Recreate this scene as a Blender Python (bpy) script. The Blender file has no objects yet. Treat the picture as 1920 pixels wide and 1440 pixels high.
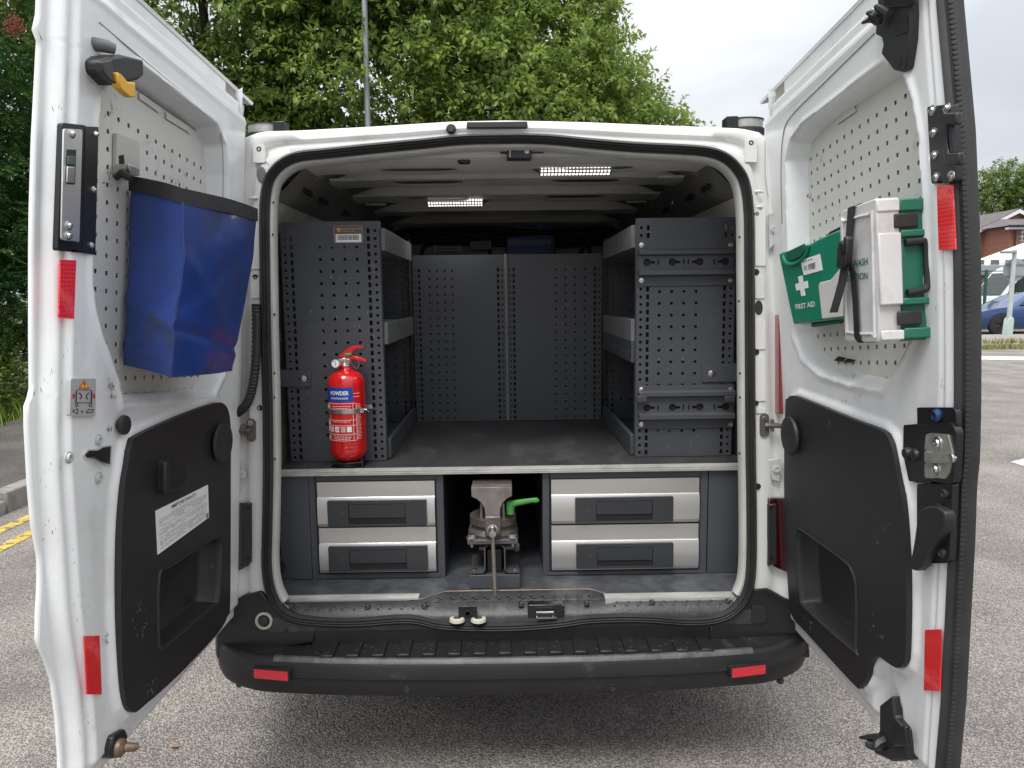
import bpy, bmesh, math, random
import numpy as np
from mathutils import Vector, Matrix
from mathutils.geometry import tessellate_polygon
random.seed(7); RNG = np.random.default_rng(7)
SC = bpy.context.scene
COL = SC.collection

# ---------------------------------------------------------------- camera
F = 1350.0; ROLL = .012; PITCH = .1181; YAW = .00964
CP = Vector((-.016, -2.157, 1.46))
cf = Vector((math.sin(YAW)*math.cos(PITCH), math.cos(YAW)*math.cos(PITCH), -math.sin(PITCH)))
r0 = Vector((math.cos(YAW), -math.sin(YAW), 0)); u0_ = r0.cross(cf)
cr = math.cos(ROLL)*r0 - math.sin(ROLL)*u0_
cu = math.sin(ROLL)*r0 + math.cos(ROLL)*u0_
cd = bpy.data.cameras.new('camera'); cam = bpy.data.objects.new('camera', cd); COL.objects.link(cam)
M = Matrix((cr, cu, -cf)).transposed().to_4x4(); M.translation = CP
cam.matrix_world = M
cd.sensor_width = 36; cd.lens = 36*F/1920; cd.clip_start = .02; cd.clip_end = 2000
SC.camera = cam

# ---------------------------------------------------------------- world, sun, exposure
w = bpy.data.worlds.new("World"); SC.world = w; w.use_nodes = True
nt = w.node_tree; nt.nodes.clear()
N = nt.nodes.new; L = nt.links.new
out = N('ShaderNodeOutputWorld'); sky = N('ShaderNodeTexSky'); sky.sky_type = 'NISHITA'; sky.sun_disc = False
SUN_EL = math.radians(62); SUN_AZ = math.radians(200)
sky.sun_elevation = SUN_EL; sky.sun_rotation = SUN_AZ
b1 = N('ShaderNodeBackground'); b1.inputs[1].default_value = .1; L(sky.outputs[0], b1.inputs[0])
tc = N('ShaderNodeTexCoord'); mp = N('ShaderNodeMapping'); mp.inputs['Scale'].default_value = (1, 1, 2.6)
L(tc.outputs['Generated'], mp.inputs[0])
nz = N('ShaderNodeTexNoise'); nz.inputs['Scale'].default_value = 2.2; nz.inputs['Detail'].default_value = 6; nz.inputs['Roughness'].default_value = .5
L(mp.outputs[0], nz.inputs['Vector'])
rp = N('ShaderNodeValToRGB'); rp.color_ramp.elements[0].position = .36; rp.color_ramp.elements[0].color = (.53, .55, .575, 1)
rp.color_ramp.elements[1].position = .62; rp.color_ramp.elements[1].color = (.76, .77, .785, 1); L(nz.outputs['Fac'], rp.inputs[0])
# overcast sky luminance: brighter towards the zenith
sp = N('ShaderNodeSeparateXYZ'); L(tc.outputs['Generated'], sp.inputs[0])
ma = N('ShaderNodeMath'); ma.operation = 'MULTIPLY_ADD'; ma.inputs[1].default_value = 1.25; ma.inputs[2].default_value = .42
mx0 = N('ShaderNodeMath'); mx0.operation = 'MAXIMUM'; mx0.inputs[1].default_value = 0; L(sp.outputs[2], mx0.inputs[0]); L(mx0.outputs[0], ma.inputs[0])
b2 = N('ShaderNodeBackground'); L(rp.outputs[0], b2.inputs[0]); L(ma.outputs[0], b2.inputs[1])
ms = N('ShaderNodeMixShader'); ms.inputs[0].default_value = .88; L(b1.outputs[0], ms.inputs[1]); L(b2.outputs[0], ms.inputs[2])
L(ms.outputs[0], out.inputs[0])
sd = bpy.data.lights.new('sun', 'SUN'); sd.energy = 1.5; sd.angle = math.radians(25); sd.color = (1, .975, .94)
so = bpy.data.objects.new('sun', sd); COL.objects.link(so)
sdir = Vector((math.sin(SUN_AZ)*math.cos(SUN_EL), math.cos(SUN_AZ)*math.cos(SUN_EL), math.sin(SUN_EL)))
so.rotation_euler = sdir.to_track_quat('Z', 'Y').to_euler(); so.location = (0, -10, 20)
SC.view_settings.view_transform = 'Standard'; SC.view_settings.look = 'None'
SC.view_settings.exposure = 0.92; SC.view_settings.gamma = 1; SC.view_settings.use_curve_mapping = False

# ---------------------------------------------------------------- frames and pixel measurement
def ray(x, y): return cf + cr*((x-960)/F) + cu*((720-y)/F)
def at_y(x, y, Y): d = ray(x, y); return CP + d*((Y-CP.y)/d.y)
def at_z(x, y, Z): d = ray(x, y); return CP + d*((Z-CP.z)/d.z)
class Frame:
    def __init__(s, O, U, W, Nn):
        s.O = Vector(O); s.N = Vector(Nn).normalized(); U = Vector(U); U = (U-U.dot(s.N)*s.N).normalized(); s.U = U
        W2 = s.N.cross(U); s.W = W2 if W2.dot(Vector(W)) > 0 else -W2
    def P(s, u, w, d=0): return s.O + s.U*u + s.W*w + s.N*d
    def px(s, x, y, d=0):
        r = ray(x, y); o = s.O + s.N*d; t = (o-CP).dot(s.N)/r.dot(s.N); p = CP + r*t - s.O
        return (p.dot(s.U), p.dot(s.W))
    def poly(s, pts, d=0): return [s.px(x, y, d) for x, y in pts]
    def sub(s, u, w, d, rot=0, tilt=0):
        c, q = math.cos(rot), math.sin(rot)
        return Frame(s.P(u, w, d), s.U*c + s.W*q, s.W*c - s.U*q, s.N)
WF = Frame((0, 0, 0), (1, 0, 0), (0, 0, 1), (0, -1, 0))     # u = x, w = z, d = -y
BF = Frame((0, 0, 1.2), (1, 0, 0), (0, .09, 1), (0, -1, .09))  # rear face of the van
LD = Frame((-.805, -.02, 1.2), (-.04, -1, .09), (.04, .09, 1), Vector((-.04, -1, .09)).cross(Vector((.04, .09, 1)))*-1)
RD = Frame((.815, -.02, 1.2), (0, -1, .09), (-.04, .09, 1), Vector((0, -1, .09)).cross(Vector((-.04, .09, 1))))
if LD.N.x < 0: LD.N = -LD.N
if RD.N.x > 0: RD.N = -RD.N

# ---------------------------------------------------------------- mesh builder
class MB:
    def __init__(s): s.v = []; s.f = []; s.m = []
    def add(s, vs, fs, m=0):
        o = len(s.v); s.v += [tuple(p) for p in vs]; s.f += [tuple(i+o for i in f) for f in fs]; s.m += [m]*len(fs); return s
    def box(s, fr, a, b, c, d, e, f, m=0):
        vs = [fr.P(u, w, n) for n in (e, f) for w in (c, d) for u in (a, b)]
        return s.add(vs, [(0, 2, 3, 1), (4, 5, 7, 6), (0, 1, 5, 4), (2, 6, 7, 3), (0, 4, 6, 2), (1, 3, 7, 5)], m)
    def wbox(s, x0, x1, y0, y1, z0, z1, m=0): return s.box(WF, x0, x1, z0, z1, -y0, -y1, m)
    def prism(s, fr, poly, d0, d1, holes=(), m=0, back=True, taper=0):
        loops = [list(poly)] + [list(h) for h in holes]
        flat = [Vector((u, w, 0)) for l in loops for u, w in l]
        tris = tessellate_polygon([[Vector((u, w, 0)) for u, w in l] for l in loops])
        n = len(flat)
        cx = sum(p.x for p in flat)/n; cy = sum(p.y for p in flat)/n
        vs = [fr.P(p.x, p.y, d0) for p in flat] + [fr.P(cx+(p.x-cx)*(1-taper), cy+(p.y-cy)*(1-taper), d1) for p in flat]
        fs = [tuple(i+n for i in t) for t in tris] + ([tuple(reversed(t)) for t in tris] if back else [])
        o = 0
        for l in loops:
            k = len(l)
            for i in range(k):
                j = (i+1) % k; fs.append((o+i, o+j, n+o+j, n+o+i))
            o += k
        return s.add(vs, fs, m)
    def tube(s, pts, r, n=8, closed=False, m=0, flat=1.0):
        pts = [Vector(p) for p in pts]; k = len(pts); rs = r if isinstance(r, (list, tuple)) else [r]*k
        vs = []; prev = None
        for i, p in enumerate(pts):
            a = pts[(i-1) % k] if (closed or i > 0) else p; b = pts[(i+1) % k] if (closed or i < k-1) else p
            t = (b-a).normalized()
            if prev is None:
                x = t.orthogonal().normalized()
            else:
                x = (prev - t*prev.dot(t)).normalized()
            prev = x; y = t.cross(x)
            vs += [p + x*(rs[i]*math.cos(2*math.pi*j/n)) + y*(rs[i]*flat*math.sin(2*math.pi*j/n)) for j in range(n)]
        fs = []
        for i in range(k if closed else k-1):
            q = (i+1) % k
            for j in range(n): fs.append((i*n+j, i*n+(j+1) % n, q*n+(j+1) % n, q*n+j))
        if not closed: fs += [tuple(range(n))[::-1], tuple((k-1)*n+j for j in range(n))]
        return s.add(vs, fs, m)
    def sweep(s, fr, path, prof, closed=True, m=0):
        """path: list of (u,w) in frame; prof: list of (in-plane offset outward-left, depth)"""
        k = len(path); n = len(prof); vs = []
        for i in range(k):
            a = Vector(path[(i-1) % k] if (closed or i > 0) else path[i]); b = Vector(path[(i+1) % k] if (closed or i < k-1) else path[i])
            t = (b-a).normalized(); q = Vector((t.y, -t.x))
            for (o, d) in prof: vs.append(fr.P(path[i][0]+q.x*o, path[i][1]+q.y*o, d))
        fs = []
        for i in range(k if closed else k-1):
            j = (i+1) % k
            for a in range(n-1): fs.append((i*n+a, i*n+a+1, j*n+a+1, j*n+a))
        return s.add(vs, fs, m)
    def lathe(s, o, ax, prof, n=20, m=0, cap=True):
        o = Vector(o); ax = Vector(ax).normalized(); x = ax.orthogonal().normalized(); y = ax.cross(x); vs = []
        for r, h in prof:
            vs += [o + ax*h + (x*math.cos(2*math.pi*j/n) + y*math.sin(2*math.pi*j/n))*r for j in range(n)]
        fs = []
        for i in range(len(prof)-1):
            for j in range(n): fs.append((i*n+j, i*n+(j+1) % n, (i+1)*n+(j+1) % n, (i+1)*n+j))
        if cap: fs += [tuple(range(n))[::-1], tuple((len(prof)-1)*n+j for j in range(n))]
        return s.add(vs, fs, m)
    def grid(s, P, m=0, closed_u=False):
        """P: rows of points"""
        R = len(P); Cn = len(P[0]); vs = [p for r in P for p in r]; fs = []
        for i in range(R-1):
            for j in range(Cn if closed_u else Cn-1):
                k = (j+1) % Cn; fs.append((i*Cn+j, i*Cn+k, (i+1)*Cn+k, (i+1)*Cn+j))
        return s.add(vs, fs, m)
    def holed(s, fr, bands, w0, w1, d, t=.003, m=0):
        """sheet of column bands [(ua,ub,[(uc,wc,hu,hw,shape)...])]; real holes with rims"""
        for ua, ub, hs in bands:
            hs = sorted(hs, key=lambda h: h[1]); cur = w0
            hs = [h for h in hs if h[1]-h[3] > w0+.001 and h[1]+h[3] < w1-.001]
            for i, (uc, wc, hu, hw, shp) in enumerate(hs):
                top = w1 if i == len(hs)-1 else (wc+hw+hs[i+1][1]-hs[i+1][3])/2
                ring = []
                for sx, sy in ((-1, -1), (0, -1), (1, -1), (1, 0), (1, 1), (0, 1), (-1, 1), (-1, 0)):
                    ring.append((ua if sx < 0 else ub if sx > 0 else uc, cur if sy < 0 else top if sy > 0 else wc))
                k = .71 if shp == 'c' else 1
                inn = [(uc-hu*k, wc-hw*k), (uc, wc-hw), (uc+hu*k, wc-hw*k), (uc+hu, wc), (uc+hu*k, wc+hw*k), (uc, wc+hw), (uc-hu*k, wc+hw*k), (uc-hu, wc)]
                vs = [fr.P(a, b, d) for a, b in ring+inn] + [fr.P(a, b, d-t) for a, b in inn]
                fs = []
                for q in range(8):
                    z = (q+1) % 8; fs += [(q, z, 8+z, 8+q), (8+q, 8+z, 16+z, 16+q)]
                s.add(vs, fs, m); cur = top
            if not hs: s.add([fr.P(ua, w0, d), fr.P(ub, w0, d), fr.P(ub, w1, d), fr.P(ua, w1, d)], [(0, 1, 2, 3)], m)
        return s

def rr(a, b, c, d, r, n=4):
    r = min(r, (b-a)/2*.999, (d-c)/2*.999); o = []
    for cx, cy, s in ((b-r, d-r, 0), (a+r, d-r, 1), (a+r, c+r, 2), (b-r, c+r, 3)):
        for i in range(n+1):
            t = (s+i/n)*math.pi/2; o.append((cx+r*math.cos(t), cy+r*math.sin(t)))
    return o
def circ(cx, cy, r, n=20, ry=None):
    return [(cx+r*math.cos(2*math.pi*i/n), cy+(ry or r)*math.sin(2*math.pi*i/n)) for i in range(n)]
def smooth_loop(pts, n=4, closed=True):
    k = len(pts); o = []
    for i in range(k if closed else k-1):
        g = (lambda j: np.array(pts[j % k])) if closed else (lambda j: np.array(pts[min(max(j, 0), k-1)]))
        p0, p1, p2, p3 = g(i-1), g(i), g(i+1), g(i+2)
        for j in range(n):
            t = j/n; o.append(tuple(.5*((2*p1)+(-p0+p2)*t+(2*p0-5*p1+4*p2-p3)*t*t+(-p0+3*p1-3*p2+p3)*t**3)))
    if not closed: o.append(tuple(pts[-1]))
    return o
def round_poly(pts, r, n=4):
    o = []; k = len(pts)
    for i in range(k):
        a, b, c = (Vector(pts[(i+j) % k]) for j in (-1, 0, 1))
        ra = min(r, (a-b).length*.45); rc = min(r, (c-b).length*.45)
        p = b+(a-b).normalized()*ra; q = b+(c-b).normalized()*rc
        for j in range(n+1):
            t = j/n; o.append(tuple((1-t)**2*p+2*t*(1-t)*b+t*t*q))
    return o

ORG = {}
def tagit(o, label=None, cat=None, group=None, kind=None):
    if label: o['label'] = label
    if cat: o['category'] = cat
    if group: o['group'] = group
    if kind: o['kind'] = kind
def thing(name, loc, label, cat, group=None):
    o = bpy.data.objects.new(name, None); COL.objects.link(o); o.location = loc; o.empty_display_size = .1
    tagit(o, label, cat, group); ORG[o.name] = Vector(loc); return o
def org(o): return ORG.get(o.name, Vector((0, 0, 0)))
def build(name, mb, mats, parent=None, bevel=0, smooth=35, seg=2, fixn=True):
    if not isinstance(mats, (list, tuple)): mats = [mats]
    me = bpy.data.meshes.new(name); o0 = org(parent) if parent else Vector((0, 0, 0))
    me.from_pydata([(p[0]-o0.x, p[1]-o0.y, p[2]-o0.z) for p in mb.v], [], mb.f)
    for m in mats: me.materials.append(m)
    if len(mats) > 1: me.polygons.foreach_set('material_index', mb.m)
    if fixn and len(mb.f) < 30000:
        bm = bmesh.new(); bm.from_mesh(me)
        if bevel: bmesh.ops.remove_doubles(bm, verts=bm.verts, dist=1e-5)
        bmesh.ops.recalc_face_normals(bm, faces=bm.faces); bm.to_mesh(me); bm.free()
    if smooth:
        me.polygons.foreach_set('use_smooth', [True]*len(me.polygons)); me.set_sharp_from_angle(angle=math.radians(smooth))
    me.update()
    o = bpy.data.objects.new(name, me); COL.objects.link(o)
    if parent: o.parent = parent; ORG[o.name] = o0
    if bevel:
        b = o.modifiers.new('bevel', 'BEVEL'); b.width = bevel; b.segments = seg; b.limit_method = 'ANGLE'; b.angle_limit = math.radians(38)
    return o
def shift_copy(src, parent, delta):
    c = src.copy(); COL.objects.link(c); c.parent = parent; c.location = Vector(src.location)+Vector(delta)
    ORG[c.name] = org(src); return c
def text(name, s, fr, u, w, d, size, mat, parent, align='CENTER', sx=1, bold=0, space=1):
    cu_ = bpy.data.curves.new(name, 'FONT'); cu_.body = s; cu_.size = 1; cu_.align_x = align; cu_.align_y = 'CENTER'
    cu_.resolution_u = 2; cu_.offset = bold; cu_.space_character = space
    t = bpy.data.objects.new('tmp_text', cu_); COL.objects.link(t)
    bpy.context.view_layer.update()
    me = bpy.data.meshes.new_from_object(t.evaluated_get(bpy.context.evaluated_depsgraph_get()))
    mb = MB(); vs = [fr.P(u+v.co.x*size*sx, w+v.co.y*size, d) for v in me.vertices]
    mb.add(vs, [tuple(p.vertices) for p in me.polygons])
    bpy.data.objects.remove(t); bpy.data.curves.remove(cu_); bpy.data.meshes.remove(me)
    return build(name, mb, mat, parent, smooth=0, fixn=False)

# ---------------------------------------------------------------- materials
MATS = {}
def mat(name, col, rough=.5, metal=0, var=0, vscale=8, bump=0, bscale=200, dirt=None, dscale=6, dlo=.6, dhi=.7, damt=.6, coat=0, spec=.5, emit=0, alpha=1, trans=0, stretch=(1, 1, 1), speck=None, sscale=60, sth=.72):
    if name in MATS: return MATS[name]
    m = bpy.data.materials.new(name); m.use_nodes = True; t = m.node_tree; n = t.nodes; l = t.links.new
    b = n['Principled BSDF']; b.inputs['Roughness'].default_value = rough; b.inputs['Metallic'].default_value = metal
    b.inputs['Specular IOR Level'].default_value = spec; b.inputs['Coat Weight'].default_value = coat; b.inputs['Coat Roughness'].default_value = .08
    c = (*col, 1); b.inputs['Base Color'].default_value = c
    tc = n.new('ShaderNodeTexCoord'); mp = n.new('ShaderNodeMapping'); mp.inputs['Scale'].default_value = stretch; l(tc.outputs['Object'], mp.inputs[0])
    cur = None
    def mixc(fac, a, bb):
        x = n.new('ShaderNodeMix'); x.data_type = 'RGBA'
        l(fac, x.inputs[0])
        if isinstance(a, tuple): x.inputs[6].default_value = a
        else: l(a, x.inputs[6])
        if isinstance(bb, tuple): x.inputs[7].default_value = bb
        else: l(bb, x.inputs[7])
        return x.outputs[2]
    def noise(sc, det=4, r=.55):
        z = n.new('ShaderNodeTexNoise'); z.inputs['Scale'].default_value = sc; z.inputs['Detail'].default_value = det; z.inputs['Roughness'].default_value = r; l(mp.outputs[0], z.inputs['Vector']); return z.outputs['Fac']
    def ramp(x, a, bb):
        z = n.new('ShaderNodeMapRange'); z.inputs[1].default_value = a; z.inputs[2].default_value = bb; z.clamp = True; l(x, z.inputs[0]); return z.outputs[0]
    cur = c
    if var:
        cur = mixc(ramp(noise(vscale), .3, .7), tuple(k*(1-var) for k in col)+(1,), tuple(min(1, k*(1+var)) for k in col)+(1,))
    if dirt:
        f = ramp(noise(dscale, 8, .65), dlo, dhi); g = n.new('ShaderNodeMath'); g.operation = 'MULTIPLY'; g.inputs[1].default_value = damt; l(f, g.inputs[0])
        cur = mixc(g.outputs[0], cur, (*dirt, 1))
        q = n.new('ShaderNodeMath'); q.operation = 'MULTIPLY_ADD'; q.inputs[1].default_value = .25; q.inputs[2].default_value = rough; l(g.outputs[0], q.inputs[0]); l(q.outputs[0], b.inputs['Roughness'])
    if speck:
        f = ramp(noise(sscale, 3, .7), sth, sth+.03); cur = mixc(f, cur, (*speck, 1))
    if not isinstance(cur, tuple): l(cur, b.inputs['Base Color'])
    if bump:
        bn = n.new('ShaderNodeBump'); bn.inputs['Strength'].default_value = bump; bn.inputs['Distance'].default_value = .002; l(noise(bscale, 3), bn.inputs['Height']); l(bn.outputs[0], b.inputs['Normal'])
    if emit: b.inputs['Emission Color'].default_value = c; b.inputs['Emission Strength'].default_value = emit
    if trans: b.inputs['Transmission Weight'].default_value = trans
    if alpha < 1: b.inputs['Alpha'].default_value = alpha
    MATS[name] = m; return m

WHITE = mat('white_paint', (.79, .80, .80), .30, var=.05, vscale=3, coat=.5, dirt=(.45, .43, .39), dscale=5, dlo=.50, dhi=.78, damt=.42, speck=(.25, .24, .23), sscale=75, sth=.755)
WHITE2 = mat('dusty_white_paint', (.68, .68, .655), .42, var=.07, vscale=5, coat=.2, dirt=(.40, .38, .33), dscale=9, dlo=.55, dhi=.75, damt=.45, stretch=(1, 1, .5))
WINT = mat('interior_white_metal', (.50, .50, .48), .5, var=.08, vscale=5, dirt=(.3, .29, .26), dscale=6, dlo=.5, dhi=.75, damt=.5)
PEG = mat('off_white_sheet', (.66, .65, .60), .5, var=.03, vscale=4, dirt=(.3, .28, .25), dscale=14, dlo=.62, dhi=.74, damt=.5, speck=(.3, .3, .28), sscale=45, sth=.77)
RUB = mat('black_rubber', (.025, .025, .025), .55, bump=.2, bscale=90, var=.3, vscale=10)
BLK = mat('black_plastic', (.018, .018, .019), .48, bump=.25, bscale=700, dirt=(.09, .09, .09), dscale=22, dlo=.66, dhi=.78, damt=.5, speck=(.2, .2, .2), sscale=160, sth=.79)
BUMP = mat('bumper_plastic', (.013, .013, .0135), .48, bump=.35, bscale=500, var=.2, vscale=6, dirt=(.16, .155, .15), dscale=12, dlo=.6, dhi=.8, damt=.4, speck=(.35, .35, .34), sscale=140, sth=.78)
BLKM = mat('black_painted_metal', (.012, .012, .014), .3, var=.2, speck=(.2, .2, .2), sscale=150, sth=.78)
GREY = mat('grey_powder_coat', (.060, .064, .073), .5, var=.07, vscale=5, bump=.1, bscale=600, dirt=(.11, .11, .11), dscale=10, dlo=.64, dhi=.76, damt=.5, speck=(.2, .2, .2), sscale=150, sth=.79)
GREY2 = mat('grey_tray_metal', (.16, .165, .17), .5, var=.1, vscale=8, dirt=(.08, .08, .08), dscale=14, dlo=.55, dhi=.7, damt=.5)
STEEL = mat('brushed_steel', (.68, .67, .65), .40, .9, var=.06, vscale=14, stretch=(.15, 1, 1), dirt=(.4, .39, .37), dscale=10, dlo=.6, dhi=.75, damt=.3)
STEEL2 = mat('plain_steel', (.5, .49, .47), .35, 1, var=.2, vscale=30)
SCREW = mat('zinc_screw', (.7, .7, .68), .28, 1)
ALU = mat('scuffed_aluminium', (.62, .61, .58), .45, .6, var=.15, vscale=30, stretch=(.2, 1, 1), dirt=(.25, .24, .22), dscale=20, dlo=.5, dhi=.7, damt=.5)
CAST = mat('worn_cast_iron', (.16, .145, .135), .5, .7, var=.3, vscale=20, bump=.5, bscale=150, dirt=(.2, .11, .06), dscale=14, dlo=.5, dhi=.7, damt=.5)
CASTL = mat('bare_cast_steel', (.33, .31, .30), .42, .85, var=.25, vscale=25, bump=.5, bscale=160, dirt=(.2, .12, .09), dscale=16, dlo=.52, dhi=.7, damt=.5)
FLOOR = mat('speckled_vinyl', (.065, .070, .076), .42, var=.35, vscale=25, bump=.3, bscale=250, dirt=(.20, .20, .20), dscale=9, dlo=.55, dhi=.8, damt=.4, speck=(.4, .4, .4), sscale=170, sth=.7)
BENCH = mat('worn_bench_board', (.035, .035, .036), .5, var=.3, vscale=5, bump=.3, bscale=90, dirt=(.12, .12, .12), dscale=7, dlo=.52, dhi=.75, damt=.5, stretch=(1, .5, 1), speck=(.3, .3, .3), sscale=60, sth=.77)
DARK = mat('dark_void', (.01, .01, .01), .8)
REDT = mat('red_glass', (.22, .003, .006), .12, coat=1, spec=.8)
REDD = mat('dark_red_glass', (.035, .002, .004), .12, coat=1, spec=.6)
GREENP = mat('green_handle_plastic', (.07, .27, .06), .4, var=.1)
BLUEB = mat('blue_plastic', (.01, .03, .16), .4)
YEL = mat('yellow_plastic', (.75, .42, .03), .45)
GREEN1 = mat('green_case', (.005, .20, .115), .38, var=.06, bump=.1, bscale=300, speck=(.5, .55, .5), sscale=110, sth=.78)
GREEN2 = mat('dark_green_case', (.018, .14, .09), .4, var=.06)
PAPER = mat('white_label', (.82, .82, .80), .5, var=.03)
INK = mat('black_ink', (.03, .03, .03), .6)
GRYS = mat('grey_label', (.42, .42, .42), .4)
REDI = mat('red_ink', (.7, .02, .02), .5)
YELI = mat('yellow_ink', (.85, .55, .02), .5)
WHI = mat('white_ink', (.8, .8, .8), .5)
WEB = mat('black_webbing', (.02, .02, .021), .75, bump=.6, bscale=500)
BROWN = mat('brown_label', (.13, .07, .045), .4)
LED = mat('led_strip_light', (1, .98, .95), .3, emit=1.2)

def extinguisher_red():
    return mat('red_gloss_paint', (.62, .008, .010), .22, coat=.6, var=.05)
RED = extinguisher_red()
def reflective():
    m = mat('red_reflective', (.72, .012, .02), .3, coat=.4); t = m.node_tree; n = t.nodes; l = t.links.new
    tc = n.new('ShaderNodeTexCoord'); v = n.new('ShaderNodeTexVoronoi'); v.feature = 'DISTANCE_TO_EDGE'; v.inputs['Scale'].default_value = 130; v.inputs['Randomness'].default_value = .15
    l(tc.outputs['Object'], v.inputs['Vector']); r = n.new('ShaderNodeMapRange'); r.inputs[1].default_value = 0; r.inputs[2].default_value = .12; l(v.outputs[0], r.inputs[0])
    x = n.new('ShaderNodeMix'); x.data_type = 'RGBA'; x.inputs[6].default_value = (.85, .10, .10, 1); x.inputs[7].default_value = (.70, .008, .015, 1); l(r.outputs[0], x.inputs[0]); l(x.outputs[2], n['Principled BSDF'].inputs['Base Color'])
    return m
REFL = reflective()
def blue_vinyl():
    m = mat('blue_vinyl', (.012, .040, .20), .36, var=.25, vscale=6, bump=.35, bscale=22, dirt=(.035, .038, .05), dscale=7, dlo=.53, dhi=.66, damt=.75, coat=.1)
    return m
VINYL = blue_vinyl()
def asphalt(name, base, dark):
    m = bpy.data.materials.new(name); m.use_nodes = True; t = m.node_tree; n = t.nodes; l = t.links.new; b = n['Principled BSDF']; b.inputs['Roughness'].default_value = .8
    b.inputs['Specular IOR Level'].default_value = .3
    tc = n.new('ShaderNodeTexCoord')
    v = n.new('ShaderNodeTexVoronoi'); v.inputs['Scale'].default_value = 150; l(tc.outputs['Object'], v.inputs['Vector'])
    z = n.new('ShaderNodeTexNoise'); z.inputs['Scale'].default_value = 1.4; z.inputs['Detail'].default_value = 8; z.inputs['Roughness'].default_value = .6; l(tc.outputs['Object'], z.inputs['Vector'])
    z2 = n.new('ShaderNodeTexNoise'); z2.inputs['Scale'].default_value = 42; z2.inputs['Detail'].default_value = 5; z2.inputs['Roughness'].default_value = .7; l(tc.outputs['Object'], z2.inputs['Vector'])
    r = n.new('ShaderNodeValToRGB'); r.color_ramp.elements[0].position = .1; r.color_ramp.elements[0].color = (*[k*1.35 for k in base], 1); r.color_ramp.elements[1].position = .65; r.color_ramp.elements[1].color = (*dark, 1)
    l(v.outputs['Distance'], r.inputs[0])
    sepc = n.new('ShaderNodeSeparateColor'); l(v.outputs['Color'], sepc.inputs[0])
    x0 = n.new('ShaderNodeMix'); x0.data_type = 'RGBA'; x0.blend_type = 'MULTIPLY'; x0.inputs[0].default_value = .9; l(r.outputs[0], x0.inputs[6])
    r2 = n.new('ShaderNodeValToRGB'); r2.color_ramp.elements[0].color = (.55, .54, .53, 1); r2.color_ramp.elements[1].color = (1.3, 1.25, 1.2, 1); l(sepc.outputs[0], r2.inputs[0]); l(r2.outputs[0], x0.inputs[7])
    x = n.new('ShaderNodeMix'); x.data_type = 'RGBA'; x.blend_type = 'MULTIPLY'; x.inputs[0].default_value = 1; l(x0.outputs[2], x.inputs[6])
    r3 = n.new('ShaderNodeValToRGB'); r3.color_ramp.elements[0].position = .3; r3.color_ramp.elements[0].color = (.60, .60, .61, 1); r3.color_ramp.elements[1].position = .66; r3.color_ramp.elements[1].color = (1.12, 1.11, 1.09, 1); l(z.outputs['Fac'], r3.inputs[0]); l(r3.outputs[0], x.inputs[7])
    l(x.outputs[2], b.inputs['Base Color'])
    ad = n.new('ShaderNodeMath'); ad.operation = 'SUBTRACT'; l(z2.outputs['Fac'], ad.inputs[0]); l(v.outputs['Distance'], ad.inputs[1])
    bn = n.new('ShaderNodeBump'); bn.inputs['Strength'].default_value = 1; bn.inputs['Distance'].default_value = .007; l(ad.outputs[0], bn.inputs['Height']); l(bn.outputs[0], b.inputs['Normal'])
    return m
ASPH = asphalt('road_asphalt', (.40, .378, .358), (.225, .21, .197))
ASPH2 = asphalt('pavement_asphalt', (.20, .19, .183), (.12, .112, .107))
# ================================================================ GROUND
def sheet(name, pts, z, m, label=None):
    mb = MB(); mb.add([(x, y, z) for x, y in pts], [tuple(range(len(pts)))]); o = build(name, mb, m, smooth=0); tagit(o, kind='structure'); return o
sheet('road', [(-3.53, -40), (400, -40), (400, 600), (-3.53, 600)], 0, ASPH)
sheet('terrain', [(-500, -200), (-3.4, -200), (-3.4, 700), (-500, 700)], -.06, mat('soil', (.09, .075, .05), .9, var=.3))
mb = MB(); mb.add([(-5.75, -40, .12), (-3.66, -40, .12), (-3.66, 60, .12), (-5.75, 60, .12), (-5.75, -40, -.1), (-5.75, 60, -.1)], [(0, 1, 2, 3), (0, 3, 5, 4)])
o = build('pavement', mb, ASPH2, smooth=0); tagit(o, kind='structure')
KERB = mat('worn_kerb_stone', (.27, .255, .24), .8, var=.2, vscale=9, bump=.6, bscale=60, dirt=(.10, .09, .08), dscale=5, dlo=.5, dhi=.7, damt=.6)
kerb = MB(); kerb.wbox(-3.66, -3.53, -40, -2.7, -.05, .12)
ko = build('kerb', kerb, KERB, bevel=.01); tagit(ko, kind='structure')
stone = MB(); stone.wbox(-3.66, -3.53, 0, .905, -.05, .12); so_ = None
for i in range(26):
    y = -2.7+.92*i
    if so_ is None:
        so_ = build('kerb_stone', stone, KERB, ko, bevel=.012); so_.location = (0, y, 0)
    else:
        c = so_.copy(); COL.objects.link(c); c.parent = ko; c.location = (random.uniform(-.006, .006), y, random.uniform(-.006, .004)); c.rotation_euler = (0, random.uniform(-.01, .01), 0)
YP = mat('worn_yellow_paint', (.62, .42, .06), .7, var=.15, bump=.5, bscale=80, dirt=(.15, .14, .13), dscale=16, dlo=.5, dhi=.56, damt=.95)
WP = mat('worn_white_paint', (.72, .72, .70), .7, dirt=(.2, .2, .19), dscale=12, dlo=.5, dhi=.62, damt=.8)
for x in (-3.31, -3.07): sheet('yellow_line', [(x-.045, -6), (x+.045, -6), (x+.045, 30), (x-.045, 30)], .004, YP)
a = at_z(1838, 668, .004); b_ = at_z(1925, 676, .004); c_ = at_z(1925, 686, .004); d_ = at_z(1838, 674, .004)
sheet('white_line', [(a.x, a.y), (b_.x+6, b_.y-.6), (c_.x+6, c_.y-.6), (d_.x, d_.y)], .004, WP)
a = at_z(1903, 868, .004)
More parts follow.
